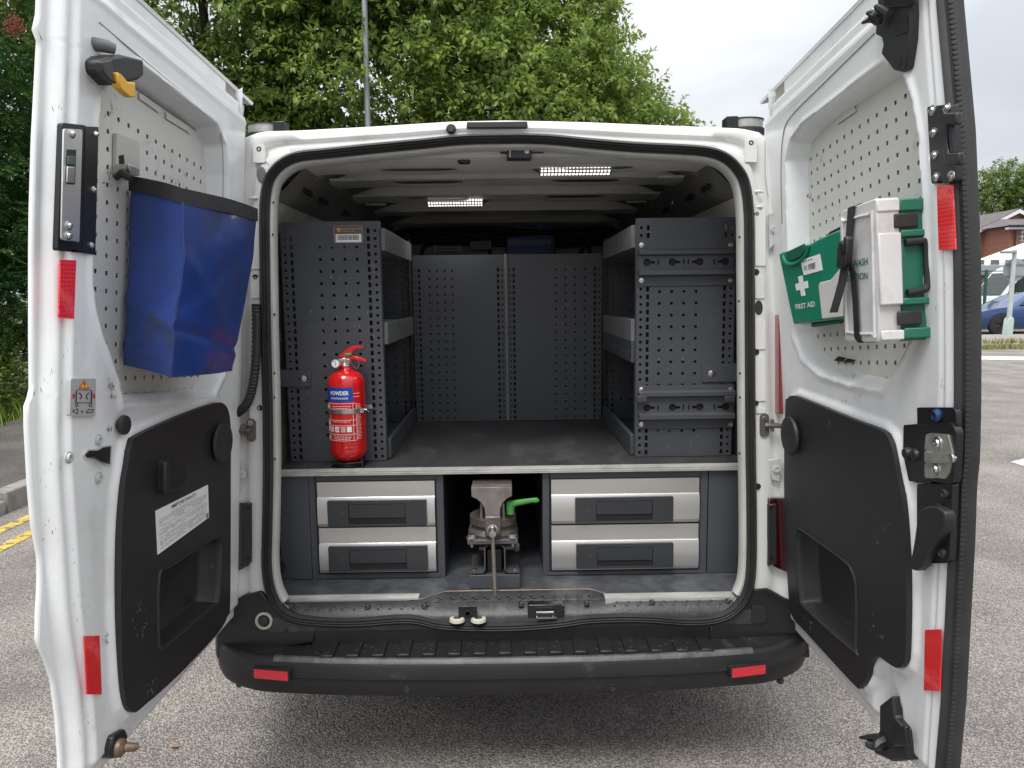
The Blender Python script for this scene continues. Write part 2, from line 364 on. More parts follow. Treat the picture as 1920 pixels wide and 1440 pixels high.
sheet('white_dash', [(a.x, a.y-.1), (a.x+.6, a.y+.25), (a.x+.62, a.y+.4), (a.x, a.y+.05)], .004, WP)
# contact litter: loose grit on the road near the camera
def grit():
    mb = MB(); r = RNG
    for i in range(1500):
        x = r.uniform(-3.4, 3.6); y = r.uniform(-1.5, 3.0); s = r.uniform(.002, .006) if r.random() < .96 else r.uniform(.006, .012)
        a = r.uniform(0, 6.28); c, q = math.cos(a), math.sin(a)
        P = [(s, 0, 0), (0, s*.8, 0), (-s, 0, 0), (0, -s*.7, 0), (s*.1, 0, s*.9)]
        mb.add([(x+c*p[0]-q*p[1], y+q*p[0]+c*p[1], p[2]+.0005) for p in P], [(0, 1, 4), (1, 2, 4), (2, 3, 4), (3, 0, 4)])
    o = build('loose_grit', mb, mat('grit', (.34, .31, .28), .8, var=.3, vscale=90), smooth=0, fixn=False)
    tagit(o, 'loose pale grit scattered over the asphalt around the van', 'grit', kind='stuff')
grit()

# ================================================================ VEGETATION
def leafmat(name, c1, c2, tr=.35):
    m = bpy.data.materials.new(name); m.use_nodes = True; t = m.node_tree; n = t.nodes; l = t.links.new
    b = n['Principled BSDF']; b.inputs['Roughness'].default_value = .45; b.inputs['Specular IOR Level'].default_value = .4
    at = n.new('ShaderNodeAttribute'); at.attribute_name = 'leaf'
    x = n.new('ShaderNodeMix'); x.data_type = 'RGBA'; x.inputs[6].default_value = (*c1, 1); x.inputs[7].default_value = (*c2, 1); l(at.outputs['Fac'], x.inputs[0]); l(x.outputs[2], b.inputs['Base Color'])
    tl = n.new('ShaderNodeBsdfTranslucent'); l(x.outputs[2], tl.inputs[0]); mx = n.new('ShaderNodeMixShader'); mx.inputs[0].default_value = tr
    l(b.outputs[0], mx.inputs[1]); l(tl.outputs[0], mx.inputs[2]); l(mx.outputs[0], n['Material Output'].inputs[0]); return m
BARK = mat('bark', (.09, .075, .06), .9, var=.3, vscale=20, bump=1, bscale=60)
def leaves_mesh(name, P, D, S, tone, m, parent, aspect=.5, droop=.3):
    """P positions, D leaf direction, S size; each leaf a folded pointed blade of 4 triangles"""
    n = len(P); D = D/np.linalg.norm(D, axis=1, keepdims=True)
    up = np.tile([0, 0, 1.], (n, 1)) + RNG.normal(0, .45, (n, 3)); X = np.cross(D, up); X /= np.linalg.norm(X, axis=1, keepdims=True)+1e-9; Z = np.cross(X, D)
    s = S[:, None]; a = aspect*.5*s
    v = np.stack([P, P+D*s*.42+X*a+Z*s*.06, P+D*s*1-Z*s*droop*.4, P+D*s*.42-X*a+Z*s*.06, P+D*s*.45-Z*s*.05], 1)
    V = v.reshape(-1, 3); base = (np.arange(n)*5)[:, None, None]
    Fc = (base+np.array([[0, 1, 4], [1, 2, 4], [2, 3, 4], [3, 0, 4]])[None]).reshape(-1, 3)
    o0 = np.array(org(parent)); me = bpy.data.meshes.new(name); me.vertices.add(len(V)); me.vertices.foreach_set('co', (V-o0).astype(np.float32).ravel())
    nf = len(Fc); me.loops.add(nf*3); me.loops.foreach_set('vertex_index', Fc.astype(np.int32).ravel()); me.polygons.add(nf)
    me.polygons.foreach_set('loop_start', np.arange(nf, dtype=np.int32)*3); me.polygons.foreach_set('loop_total', np.full(nf, 3, np.int32))
    at = me.attributes.new('leaf', 'FLOAT', 'POINT'); at.data.foreach_set('value', np.repeat(tone, 5).astype(np.float32))
    me.materials.append(m); me.update(calc_edges=True); me.polygons.foreach_set('use_smooth', [True]*nf)
    o = bpy.data.objects.new(name, me); COL.objects.link(o); o.parent = parent; ORG[o.name] = org(parent); o['kind'] = 'stuff'; return o
def limbs(base, top, r, n, spread, parent, rng):
    mb = MB(); pts = []; base = np.array(base, float); top = np.array(top, float)
    for i in range(9):
        t = i/8; pts.append(base*(1-t)+top*t+np.array([math.sin(t*5)*.12, math.cos(t*4)*.1, 0])*t)
    mb.tube(pts, [r*(1-.8*i/8) for i in range(9)], 10)
    tips = []
    for i in range(n):
        t = rng.uniform(.2, .95); p = base*(1-t)+top*t; a = rng.uniform(0, 6.28); L_ = spread*(1.1-.6*t)*rng.uniform(.6, 1)
        d = np.array([math.cos(a), math.sin(a), rng.uniform(.2, .9)]); q = [p+d*L_*k+np.array([0, 0, -.12*L_*k*k]) for k in (0, .33, .66, 1)]
        rr_ = r*(1-.75*t)*.45; mb.tube(q, [rr_, rr_*.75, rr_*.5, rr_*.2], 6); tips.append(q[-1]); tips.append(q[2])
        for _ in range(2):
            e = d+rng.normal(0, .5, 3); q2 = [q[2]+e*L_*.5*k for k in (0, .5, 1)]; mb.tube(q2, [rr_*.4, rr_*.25, rr_*.1], 5)
    build('trunk', mb, BARK, parent)
def tree(loc, blobs, nleaf, size, m, label, cat='tree', trunk_r=.16, group=None, per=14, spray=.32, tones=(0, 1), name='tree', seed=1, aspect=.5, flutter=.5, shell=.55):
    rng = np.random.default_rng(seed); t = thing(name, loc, label, cat, group)
    zt = max(b[2]+b[5]*.6 for b in blobs); limbs(loc, (loc[0]+.1, loc[1], zt), trunk_r, 16, max(b[3] for b in blobs), t, rng)
    vol = np.array([b[3]*b[4]*b[5] for b in blobs]); pr = vol**(2/3); pr /= pr.sum()
    nc = nleaf//per; bi = rng.choice(len(blobs), nc, p=pr); B = np.array(blobs)[bi]
    dv = rng.normal(size=(nc, 3)); dv /= np.linalg.norm(dv, axis=1, keepdims=True)
    rad = shell+(1-shell)*rng.random(nc)**.6
    lump = 1+.10*np.sin(dv[:, 0]*9+B[:, 0]*3)+.10*np.sin(dv[:, 2]*11+B[:, 1])+.08*np.sin(dv[:, 1]*13)
    cpos = B[:, :3]+dv*B[:, 3:6]*(rad*lump)[:, None]
    cdir = dv+rng.normal(0, .45, (nc, 3)); cdir[:, 2] += .15; cdir /= np.linalg.norm(cdir, axis=1, keepdims=True)
    k = np.tile(np.arange(per), nc)/per; C_ = np.repeat(cpos, per, 0); Dd = np.repeat(cdir, per, 0); L_ = np.repeat(rng.uniform(.6, 1.3, nc)*spray, per)
    side = rng.normal(0, 1, (len(k), 3)); side -= (side*Dd).sum(1, keepdims=True)*Dd; side /= np.linalg.norm(side, axis=1, keepdims=True)
    P = C_+Dd*(k*L_)[:, None]; P[:, 2] -= (k*L_)**2*.35; P += side*.02
    leafd = Dd*.55+side*.9+rng.normal(0, flutter*.5, (len(k), 3)); leafd[:, 2] -= .35
    S = rng.uniform(.7, 1.25, len(k))*size
    ct = np.repeat(rng.random(nc)**1.0, per); tone = np.clip(ct*.75+k*.2+rng.normal(0, .12, len(k)), 0, 1)*(tones[1]-tones[0])+tones[0]
    keep = P[:, 2] > .15
    leaves_mesh('crown', P[keep], leafd[keep], S[keep], tone[keep], m, t, aspect); return t
LM1 = leafmat('broad_leaf', (.075, .145, .035), (.38, .50, .11), .5)
LM2 = leafmat('rowan_leaf', (.03, .10, .03), (.15, .28, .07), .42)
LM3 = leafmat('far_leaf', (.05, .11, .025), (.26, .36, .08), .45)
tree((-4.6, 9.6, 0), [(-5.0, 9.3, 5.6, 2.3, 1.8, 2.6), (-4.4, 9.6, 3.4, 2.2, 1.8, 1.8), (-3.6, 9.2, 7.3, 1.6, 1.5, 1.4)], 88000, .115, LM1, 'dense broadleaf tree with drooping leaves just right of the raised left door', 'tree', seed=11, tones=(0, .8))
tree((-1.4, 10.4, 0), [(-1.6, 9.6, 4.9, 2.2, 1.7, 2.1), (-1.2, 10.2, 7.0, 2.0, 1.7, 1.8), (-2.6, 9.6, 6.5, 1.2, 1.2, 1.3), (-.2, 9.4, 4.4, 1.3, 1.3, 1.2)], 88000, .108, LM1, 'leafy green tree rising behind the middle of the van roof beside the lamp post', 'tree', seed=12)
tree((.6, 11.2, 0), [(.7, 10.8, 4.9, 1.5, 1.5, 1.7), (.9, 10.8, 6.6, 1.15, 1.1, 1.5), (1.5, 10.6, 4.6, 1.2, 1.2, 1.1), (.2, 10.8, 7.4, 1.2, 1.2, 1.2)], 56000, .10, LM1, 'yellow-green tree with a ragged outline against the sky behind the van', 'tree', seed=13, tones=(.15, 1), flutter=.8)
tree((2.5, 10.9, 0), [(2.5, 10.9, 3.9, .85, .9, 1.05), (2.9, 10.8, 3.6, .6, .7, .8), (2.0, 10.9, 3.4, .9, .9, 1.2)], 18000, .09, LM1, 'small pointed sapling crown just above the right end of the van roof', 'tree', seed=14, tones=(.1, .9), trunk_r=.07)
def rowan():
    rng = np.random.default_rng(5); loc = (-7.4, 7.6, 0)
    t = thing('rowan_tree', loc, 'dark rowan with feathery leaves and red berries left of the van', 'tree')
    limbs(loc, (-7.3, 7.6, 6.5), .13, 18, 1.8, t, rng)
    nf = 8500; dv = rng.normal(size=(nf, 3)); dv /= np.linalg.norm(dv, axis=1, keepdims=True)
    rad = .5+.5*rng.random(nf)**.6; hs = rng.choice(3, nf)
    ctr = np.array([(-7.1, 7.4, 5.0), (-7.3, 7.3, 3.2), (-7.0, 7.5, 1.9)])[hs]; rd = np.array([(1.9, 1.9, 2.3), (1.7, 1.8, 1.8), (1.35, 1.5, 1.2)])[hs]
    c = ctr+dv*rd*rad[:, None]; D = dv+rng.normal(0, .6, (nf, 3)); D[:, 2] -= .25; D /= np.linalg.norm(D, axis=1, keepdims=True)
    up = np.tile([0, 0, 1.], (nf, 1))+rng.normal(0, .3, (nf, 3)); X = np.cross(D, up); X /= np.linalg.norm(X, axis=1, keepdims=True)
    P = []; Dl = []; S = []; T = []
    tone = rng.random(nf)**1.4
    for j in range(7):
        for s in (-1, 1):
            P.append(c+D*(.05+j*.036)); Dl.append(X*s+D*.45+rng.normal(0, .12, (nf, 3))); S.append(np.full(nf, .085*(1-.04*j))); T.append(tone)
    P = np.concatenate(P); Dl = np.concatenate(Dl); S = np.concatenate(S); T = np.concatenate(T); k = P[:, 2] > .2
    leaves_mesh('crown', P[k], Dl[k], S[k], T[k], LM2, t, .36, .1)
    mb = MB(); c0 = at_y(26, 48, 5.3); RNGb = np.random.default_rng(3)
    for i in range(130):
        p = c0+Vector(RNGb.normal(0, 1, 3))*.05; mb.lathe(p, (0, 0, 1), [(.001, -.009), (.008, -.004), (.008, .004), (.001, .009)], 6)
    b = build('berry_cluster', mb, mat('red_berries', (.22, .03, .015), .4), t); b['kind'] = 'stuff'
rowan()
tree((-9.2, 10.5, 0), [(-9.2, 10.5, 5.2, 2.6, 1.8, 3.0), (-9.0, 10.2, 2.6, 2.6, 1.8, 2.2), (-11.5, 10.5, 3.6, 2.2, 1.8, 3.0)], 30000, .13, LM2, 'dark bushy tree filling the gap behind the feathery rowan', 'tree', seed=17, tones=(0, .5))
def blades(name, spots, n, h, m, label, cat, spread=.3, width=.012):
    rng = np.random.default_rng(21); V = []; Fc = []; T = []
    for i in range(n):
        sx, sy, sz = spots[rng.integers(len(spots))]; x = sx+rng.normal(0, spread); y = sy+rng.normal(0, spread); hh = h*rng.uniform(.4, 1.3); a = rng.uniform(0, 6.28); l = hh*rng.uniform(.1, .6)
        dx, dy = math.cos(a), math.sin(a); wx, wy = -dy*width, dx*width; o = len(V)
        V += [(x-wx, y-wy, sz), (x+wx, y+wy, sz), (x+dx*l*.4-wx*.7, y+dy*l*.4-wy*.7, sz+hh*.6), (x+dx*l*.4+wx*.7, y+dy*l*.4+wy*.7, sz+hh*.6), (x+dx*l, y+dy*l, sz+hh)]
        Fc += [(o, o+1, o+3, o+2), (o+2, o+3, o+4)]; T += [rng.random()]*5
    me = bpy.data.meshes.new(name); me.from_pydata(V, [], Fc); at = me.attributes.new('leaf', 'FLOAT', 'POINT'); at.data.foreach_set('value', T); me.materials.append(m)
    o = bpy.data.objects.new(name, me); COL.objects.link(o); tagit(o, label, cat, kind='stuff'); return o
GR = leafmat('grass_blade', (.06, .13, .02), (.24, .34, .06), .3)
blades('grass_verge', [(-5.95-.25*(i % 5), -2+.22*i, .03) for i in range(60)], 16000, .26, GR, 'bright green grass and weeds along the back of the pavement', 'grass', .22, .007)
def bush(loc, r, n, m, label, seed, size=.07, h=1):
    rng = np.random.default_rng(seed); t = thing('bush', loc, label, 'bush')
    mb = MB()
    for i in range(9):
        a = rng.uniform(0, 6.28); mb.tube([loc, (loc[0]+math.cos(a)*r*.3, loc[1]+math.sin(a)*r*.3, loc[2]+h*.5), (loc[0]+math.cos(a)*r*.6, loc[1]+math.sin(a)*r*.6, loc[2]+h*.9)], [.012, .009, .004], 5)
    build('stem', mb, BARK, t)
    dv = rng.normal(size=(n, 3)); dv /= np.linalg.norm(dv, axis=1, keepdims=True); dv[:, 2] = np.abs(dv[:, 2])
    P = np.array(loc)+dv*np.array([r, r, h])*(.4+.6*rng.random(n)[:, None]**.7); leaves_mesh('foliage', P, dv+rng.normal(0, .7, (n, 3)), rng.uniform(.6, 1.3, n)*size, rng.random(n), m, t, .45)
bush((-6.45, 5.6, .0), .6, 2600, GR, 'low light green bush at the pavement edge below the rowan', 31, .09, 1.0)
bush((-6.7, 6.9, .0), .75, 3500, LM1, 'taller mid green bush behind the verge left of the van', 32, .09, 1.5)

# lamp post behind the van
t = thing('lamp_post', (-2.2, 8.0, 0), 'tall slim grey lamp post rising in front of the trees behind the van', 'lamp post')
mb = MB(); p0 = at_y(690, 240, 8.0); p1 = at_y(683, -10, 8.0); d = (p1-p0); d = d/d.z
base = p0-d*p0.z; topp = p0+d*(8.2-p0.z)
GALV = mat('galvanised_steel', (.30, .31, .33), .5, .5, var=.12, vscale=6)
mb.tube([base, base+d*1.4], .075, 14); mb.tube([base+d*1.4, topp], [.045, .035], 14); build('pole', mb, GALV, t)
mb = MB(); mb.tube([topp, topp+Vector((.15, -.1, .18)), topp+Vector((.7, -.5, .25))], [.03, .028, .026], 8); build('arm', mb, GALV, t)
mb = MB(); q = topp+Vector((.9, -.65, .25)); mb.lathe(q+Vector((0, 0, -.05)), (0, 0, 1), [(.05, -.03), (.16, 0), (.17, .04), (.05, .1)], 14); build('lamp_head', mb, GALV, t)

# ================================================================ FAR RIGHT BACKGROUND
def G(x, y, Z=0): return at_z(x, y, Z)
D_C = 20.8   # world y of kerb island
mb = MB(); mb.wbox(11, 40, 16.6, 20.9, -.1, .13); o = build('traffic_island', mb, KERB, bevel=.02); tagit(o, kind='structure')
mb = MB(); mb.wbox(12, 60, 26.5, 60, .0, .12); o = build('far_pavement', mb, ASPH2, bevel=.02); tagit(o, kind='structure')
blades('kerb_weeds', [(11.6+.25*i, 16.4, .0) for i in range(16)]+[(11.6+.3*i, 16.75, .13) for i in range(14)], 1100, .15, leafmat('dry_weed', (.14, .18, .04), (.42, .36, .12), .3), 'tufts of yellow-green weeds growing along the far kerb', 'weeds', .14, .012)
# road sign seen from behind
sg = thing('road_sign', (15.1, 20.6, .13), 'round road sign seen from behind on a pale grey post', 'road sign')
PG = mat('pale_green_grey_paint', (.42, .47, .45), .5, var=.12, vscale=3)
pb = at_y(1889, 636, 20.6); pt = at_y(1903, 468, 20.6); mb = MB(); mb.tube([pb+(pt-pb)*.2, pt], [.075, .065], 10); build('post', mb, PG, sg)
mb = MB(); ax = (pt-pb).normalized(); mb.prism(WF, [(pb.x-.11, .1), (pb.x+.09, .1), (pb.x+.11, pb.z+.62), (pb.x+.08, pb.z+.70), (pb.x-.02, pb.z+.70), (pb.x-.07, pb.z+.62)], -20.5, -20.74); build('post_base', mb, mat('pale_green_base', (.42, .52, .47), .5), sg, bevel=.02)
c = at_y(1902, 506, 20.75); mb = MB(); mb.lathe(c, (0, 1, 0), [(.36, -.01), (.37, 0), (.36, .01)], 28); build('sign_plate', mb, mat('sign_back_grey', (.33, .36, .38), .5, .3), sg)
mb = MB(); [mb.box(WF, c.x-.3, c.x+.3, c.z+k-.02, c.z+k+.02, -20.70, -20.735) for k in (.18, -.18)]; build('clamp_rail', mb, GALV, sg)
c2 = at_y(1888, 473, 20.55); mb = MB(); mb.wbox(c2.x-.2, c2.x+.25, 20.45, 20.6, c2.z-.04, c2.z+.04); build('sign_lamp', mb, GALV, sg, bevel=.02)

def loft_side(mb, prof_top, prof_bot, xs, ys, y0, wid):
    pass
def car():
    Y0 = 22.9; X0 = at_y(1837, 600, Y0).x-.15
    t = thing('parked_car', (X0+2.4, Y0, 0), 'blue estate car with black wheels parked behind the road sign', 'car')
    BP = mat('blue_car_paint', (.018, .055, .17), .25, .3, coat=1, var=.04)
    GL = mat('dark_car_glass', (.01, .012, .015), .08, spec=.8)
    # station: x, ground clearance z, beltline z, roof z, half width, roof half width
    st = [(0, .42, .55, .60, .62, .55), (.06, .30, .66, .70, .78, .66), (.25, .24, .80, .82, .88, .76), (.7, .24, .90, .92, .95, .78), (1.15, .24, .96, 1.00, .96, .74), (1.45, .24, .98, 1.12, .97, .66), (1.9, .22, .99, 1.36, .97, .62), (2.4, .22, 1.0, 1.46, .97, .63), (3.0, .22, 1.0, 1.47, .97, .62), (3.7, .24, 1.02, 1.42, .97, .60), (4.3, .25, 1.05, 1.30, .96, .58), (4.7, .30, 1.03, 1.12, .90, .6), (4.92, .42, .95, 1.0, .78, .6)]
    rows = []
    for x, zb, zm, zr, hw, rw in st:
        X = X0+x; r = []
        prof = [(-hw*.9, zb), (-hw, zb+.15), (-hw, zm-.18), (-hw*.965, zm), (-rw-.02, zr-.03), (-rw*.8, zr), (0, zr+.02), (rw*.8, zr), (rw+.02, zr-.03), (hw*.965, zm), (hw, zm-.18), (hw, zb+.15), (hw*.9, zb)]
        rows.append([(X, Y0+.98+a, z) for a, z in prof])
    mb = MB(); mb.grid(rows); 
    mb.add(rows[0], [tuple(range(13))]); mb.add(rows[-1], [tuple(range(13))])
    build('body', mb, BP, t, smooth=50)
    ws = Frame((0, Y0, 0), (1, 0, 0), (0, 0, 1), (0, -1, 0))
    # side glass follows the tumblehome: strips set proud of the body
    def glass(nm, pts):
        mb = MB(); vs = []
        for x, z in pts:
            f = (z-1.0)/.45; vs.append((X0+x, Y0+.98-(.972-(.972-.64)*max(0, min(1, f)))-.012, z))
        mb.add(vs, [tuple(range(len(vs)))]); build(nm, mb, GL, t, smooth=0)
    glass('side_window', [(1.52, 1.03), (2.55, 1.03), (2.55, 1.40), (2.25, 1.40), (1.95, 1.30)])
    glass('side_window', [(2.62, 1.03), (3.55, 1.04), (3.5, 1.37), (2.62, 1.40)])
    glass('side_window', [(3.62, 1.05), (4.2, 1.12), (4.0, 1.28), (3.58, 1.36)])
    WA = mat('arch_black', (.015, .015, .015), .6); TY = mat('tyre', (.02, .02, .02), .8); RM = mat('black_alloy', (.03, .03, .032), .3, .6)
    for wx in (.93, 3.95):
        mb = MB(); mb.lathe((X0+wx, Y0+.06, .36), (0, 1, 0), [(.40, -.055), (.41, 0), (.41, .1)], 24); build('wheel_arch', mb, WA, t)
        for yy, s in ((Y0-.01, 1), (Y0+1.72, 1)):
            w_ = MB(); w_.lathe((X0+wx, yy, .36), (0, 1, 0), [(.25, .0), (.34, .005), (.36, .04), (.36, .2), (.34, .235), (.25, .24)], 24); wo = build('wheel', w_, TY, t)
            rm = MB(); rm.lathe((X0+wx, yy+.012, .36), (0, 1, 0), [(.04, -.008), (.045, .02), (.24, .08), (.255, .0), (.26, .02)], 24, cap=False)
            fr = Frame((X0+wx, yy, .36), (1, 0, 0), (0, 0, 1), (0, -1, 0))
            for k in range(5):
                a = k*2*math.pi/5+.3; c, q = math.cos(a), math.sin(a)
                for off in (-.14, .14):
                    c2, q2 = math.cos(a+off), math.sin(a+off)
                    rm.prism(fr, [(c*.03-q*.018, q*.03+c*.018), (c*.03+q*.018, q*.03-c*.018), (c2*.25+q2*.02, q2*.25-c2*.02), (c2*.25-q2*.02, q2*.25+c2*.02)], -.03, .004)
            build('rim', rm, RM, wo)
    mb = MB(); mb.box(ws, X0+.02, X0+.2, .66, .76, -.12, -.04); build('headlight', mb, mat('lamp_glass', (.7, .72, .75), .1), t, bevel=.02)
    mb = MB(); mb.box(ws, X0+2.5, X0+2.7, .78, .82, .0, .012); build('door_handle', mb, BP, t)
car()
def far_van():
    Y0 = 27.5; X0 = at_y(1835, 560, Y0).x; t = thing('white_van', (X0+1, Y0, 0), 'white van parked nose first behind the green fence', 'van')
    WV = mat('far_white_paint', (.75, .76, .77), .35, coat=.4); GLs = mat('dark_car_glass', (.01, .012, .015), .08, spec=.8)
    # side-front view: nose to the left
    prof = [(0, .45), (-.02, .95), (.25, 1.12), (.95, 1.28), (1.75, 2.35), (2.1, 2.55), (6.0, 2.62), (6.0, .45)]
    fr = Frame((X0, Y0, 0), (1, 0, 0), (0, 0, 1), (0, -1, 0))
    mb = MB(); mb.prism(fr, prof, 0, -1.95); build('body', mb, WV, t, bevel=.08, seg=3)
    mb = MB(); mb.prism(fr, [(1.15, 1.38), (2.3, 1.38), (2.3, 2.2), (1.9, 2.25), (1.72, 2.15)], -.01, .012); build('side_window', mb, GLs, t)
    mb = MB(); vs = [fr.P(.99, 1.36, -.15), fr.P(1.70, 2.27, -.2), fr.P(1.70, 2.27, -1.75), fr.P(.99, 1.36, -1.8)]; mb.add([v+Vector((-.02, 0, .02)) for v in vs], [(0, 1, 2, 3)]); build('windscreen', mb, GLs, t)
    mb = MB(); [mb.box(fr, -.03+.0, .3, .62+.09*k, .68+.09*k, -.02, .014) for k in range(4)]; build('grille', mb, mat('grille_dark', (.03, .03, .03), .5), t)
    mb = MB(); mb.lathe(fr.P(.16, .85, .02), (0, -1, 0), [(.10, 0), (.11, .01), (.10, .02)], 16); mb.box(fr, .15, .17, .78, .92, .03, .045); build('badge', mb, SCREW, t)
    mb = MB(); mb.box(fr, .34, .7, .92, 1.05, -.02, .02); build('headlight', mb, mat('lamp_glass', (.7, .72, .75), .1), t, bevel=.02)
    for wx in (.95, 4.6):
        mb = MB(); mb.lathe(fr.P(wx, .36, .01), (0, 1, 0), [(.12, -.0), (.3, .0), (.36, .03), (.36, .3)], 20); build('wheel', mb, mat('tyre', (.02, .02, .02), .8), t)
far_van()
def fence():
    Y = 26.0; X0 = at_y(1834, 600, Y).x-2; t = thing('mesh_fence', (X0, Y, .12), 'green wire mesh fence standing between the blue car and the white van', 'fence')
    GF = mat('green_fence_paint', (.02, .09, .06), .5)
    p = None
    for i in range(8):
        if p is None:
            mb = MB(); mb.wbox(X0-.04, X0+.04, Y-.04, Y+.04, .1, 2.35); p = build('post', mb, GF, t)
        else: shift_copy(p, t, (1.1*i, 0, 0))
    mb = MB()
    for k in range(2): mb.wbox(X0, X0+8, Y-.018, Y+.018, (.2, 2.28)[k], (.24, 2.32)[k])
    build('rail', mb, GF, t)
    mb = MB()
    for i in range(130): x = X0+.06*i; mb.wbox(x-.004, x+.004, Y-.004, Y+.004, .15, 2.3)
    for k in range(11): mb.wbox(X0, X0+8, Y-.005, Y+.005, .2+.2*k, .208+.2*k)
    o = build('wire_mesh', mb, GF, t); o['kind'] = 'stuff'
fence()
def brickmat():
    m = bpy.data.materials.new('red_brick'); m.use_nodes = True; t = m.node_tree; n = t.nodes; l = t.links.new; b = n['Principled BSDF']; b.inputs['Roughness'].default_value = .85
    tc = n.new('ShaderNodeTexCoord'); mp = n.new('ShaderNodeMapping'); mp.inputs['Rotation'].default_value = (math.radians(90), 0, 0); l(tc.outputs['Object'], mp.inputs[0])
    k = n.new('ShaderNodeTexBrick'); k.inputs['Color1'].default_value = (.36, .12, .065, 1); k.inputs['Color2'].default_value = (.24, .075, .045, 1); k.inputs['Mortar'].default_value = (.32, .25, .2, 1)
    k.inputs['Scale'].default_value = 1; k.inputs['Brick Width'].default_value = .225; k.inputs['Row Height'].default_value = .075; k.inputs['Mortar Size'].default_value = .008; l(mp.outputs[0], k.inputs['Vector']); l(k.outputs[0], b.inputs['Base Color']); return m
BRK = brickmat(); RTILE = mat('grey_roof_tile', (.12, .105, .105), .8, var=.25, vscale=3, bump=.5, bscale=20)
def houses():
    Yh = 46.0; DD = Yh+2.157
    fr = Frame((0, Yh, 0), (1, 0, 0), (0, 0, 1), (0, -1, 0))
    def q(x, y): return fr.px(x, y)
    x0, _ = q(1790, 500); apex = q(1907, 393); el = q(1833, 430); er = (apex[0]+ (apex[0]-el[0])*.55, 0)
    # house 1: gable wall to the viewer
    t = thing('brick_house', (apex[0], Yh, 0), 'red brick house with its gable end towards the road left of its neighbour', 'house')
    aw = apex; ex = q(1836, 427); hw = aw[0]-ex[0]
    mb = MB(); mb.prism(fr, [(ex[0], 0), (ex[0], ex[1]-.2), (aw[0], aw[1]-.12), (aw[0]+hw, ex[1]-.2), (aw[0]+hw, 0)], 0, -9); build('wall', mb, BRK, t)
    rf = MB()
    for s in (-1, 1):
        rf.add([(aw[0], Yh-.25, aw[1]+.05), (aw[0]+s*(hw+.45), Yh-.25, ex[1]-.25), (aw[0]+s*(hw+.45), Yh+9.2, ex[1]-.25), (aw[0], Yh+9.2, aw[1]+.05), (aw[0], Yh-.25, aw[1]-.07), (aw[0]+s*(hw+.45), Yh-.25, ex[1]-.37), (aw[0]+s*(hw+.45), Yh+9.2, ex[1]-.37), (aw[0], Yh+9.2, aw[1]-.07)], [(0, 1, 2, 3), (4, 5, 6, 7), (0, 1, 5, 4), (1, 2, 6, 5), (2, 3, 7, 6)])
    build('roof', rf, RTILE, t)
    bb = MB(); 
    for s in (-1, 1):
        bb.add([(aw[0], Yh-.27, aw[1]-.0), (aw[0]+s*(hw+.45), Yh-.27, ex[1]-.3), (aw[0]+s*(hw+.45), Yh-.27, ex[1]-.52), (aw[0], Yh-.27, aw[1]-.24)], [(0, 1, 2, 3)])
    build('barge_board', bb, mat('white_upvc', (.75, .75, .75), .4), t, smooth=0)
    # house 2 with white window
    e2 = q(1895, 425); t2 = thing('brick_house', (e2[0]+4, Yh-2.5, 0), 'red brick house with a white window and dark gutter at the right edge', 'house')
    Y2 = Yh-2.5; f2 = Frame((0, Y2, 0), (1, 0, 0), (0, 0, 1), (0, -1, 0)); a = f2.px(1895, 424); wn0 = f2.px(1912, 452); wn1 = f2.px(1935, 426)
    hs = [(wn0[0], wn0[1]), (wn1[0], wn0[1]), (wn1[0], wn1[1]), (wn0[0], wn1[1])]
    mb = MB(); mb.prism(f2, [(a[0], 0), (a[0]+9, 0), (a[0]+9, a[1]), (a[0], a[1])], 0, -.3, holes=[hs]); mb.wbox(a[0], a[0]+.3, Y2+.3, Y2+8, 0, a[1]); mb.wbox(a[0]+8.7, a[0]+9, Y2+.3, Y2+8, 0, a[1]); build('wall', mb, BRK, t2)
    rf = MB(); rf.add([(a[0]-.4, Y2-.4, a[1]), (a[0]+9.4, Y2-.4, a[1]), (a[0]+9.4, Y2+4, a[1]+1.1), (a[0]+1.6, Y2+4, a[1]+1.1), (a[0]-.4, Y2+8, a[1]), (a[0]+9.4, Y2+8, a[1])], [(0, 1, 2, 3), (3, 2, 5, 4), (0, 3, 4)]); build('roof', rf, RTILE, t2)
    g = MB(); g.wbox(a[0]-.45, a[0]+9.4, Y2-.52, Y2-.4, a[1]-.08, a[1]+.03); g.tube([(a[0]+.25, Y2-.12, a[1]-.1), (a[0]+.25, Y2-.12, 0)], .045, 8); build('gutter', g, BLKM, t2)
    fs = MB(); fs.wbox(a[0]-.35, a[0]+9.3, Y2-.39, Y2-.02, a[1]-.22, a[1]-.09); build('soffit', fs, mat('white_upvc', (.75, .75, .75), .4), t2)
    w_ = MB(); w_.box(f2, wn0[0], wn1[0], wn0[1], wn1[1], -.12, -.1); wo = build('window', w_, mat('pane_glass', (.12, .14, .16), .08, spec=.8), t2)
    fm = MB(); W_ = wn1[0]-wn0[0]; H_ = wn1[1]-wn0[1]
    for k in range(5): u = wn0[0]+W_*k/4; fm.box(f2, u-.035, u+.035, wn0[1], wn1[1], -.1, -.05)
    for k in range(4): v = wn0[1]+H_*k/3; fm.box(f2, wn0[0]-.035, wn1[0]+.035, v-.035, v+.035, -.098, -.048)
    build('frame', fm, mat('white_upvc', (.75, .75, .75), .4), wo)
    # white pitched-roof hall with a dark undercroft in front of the houses
    Y3 = 33.0; f3 = Frame((0, Y3, 0), (1, 0, 0), (0, 0, 1), (0, -1, 0)); l0 = f3.px(1826, 486); r0_ = f3.px(1935, 449); fa = f3.px(1835, 487); fb = f3.px(1835, 497); cb = f3.px(1835, 507)
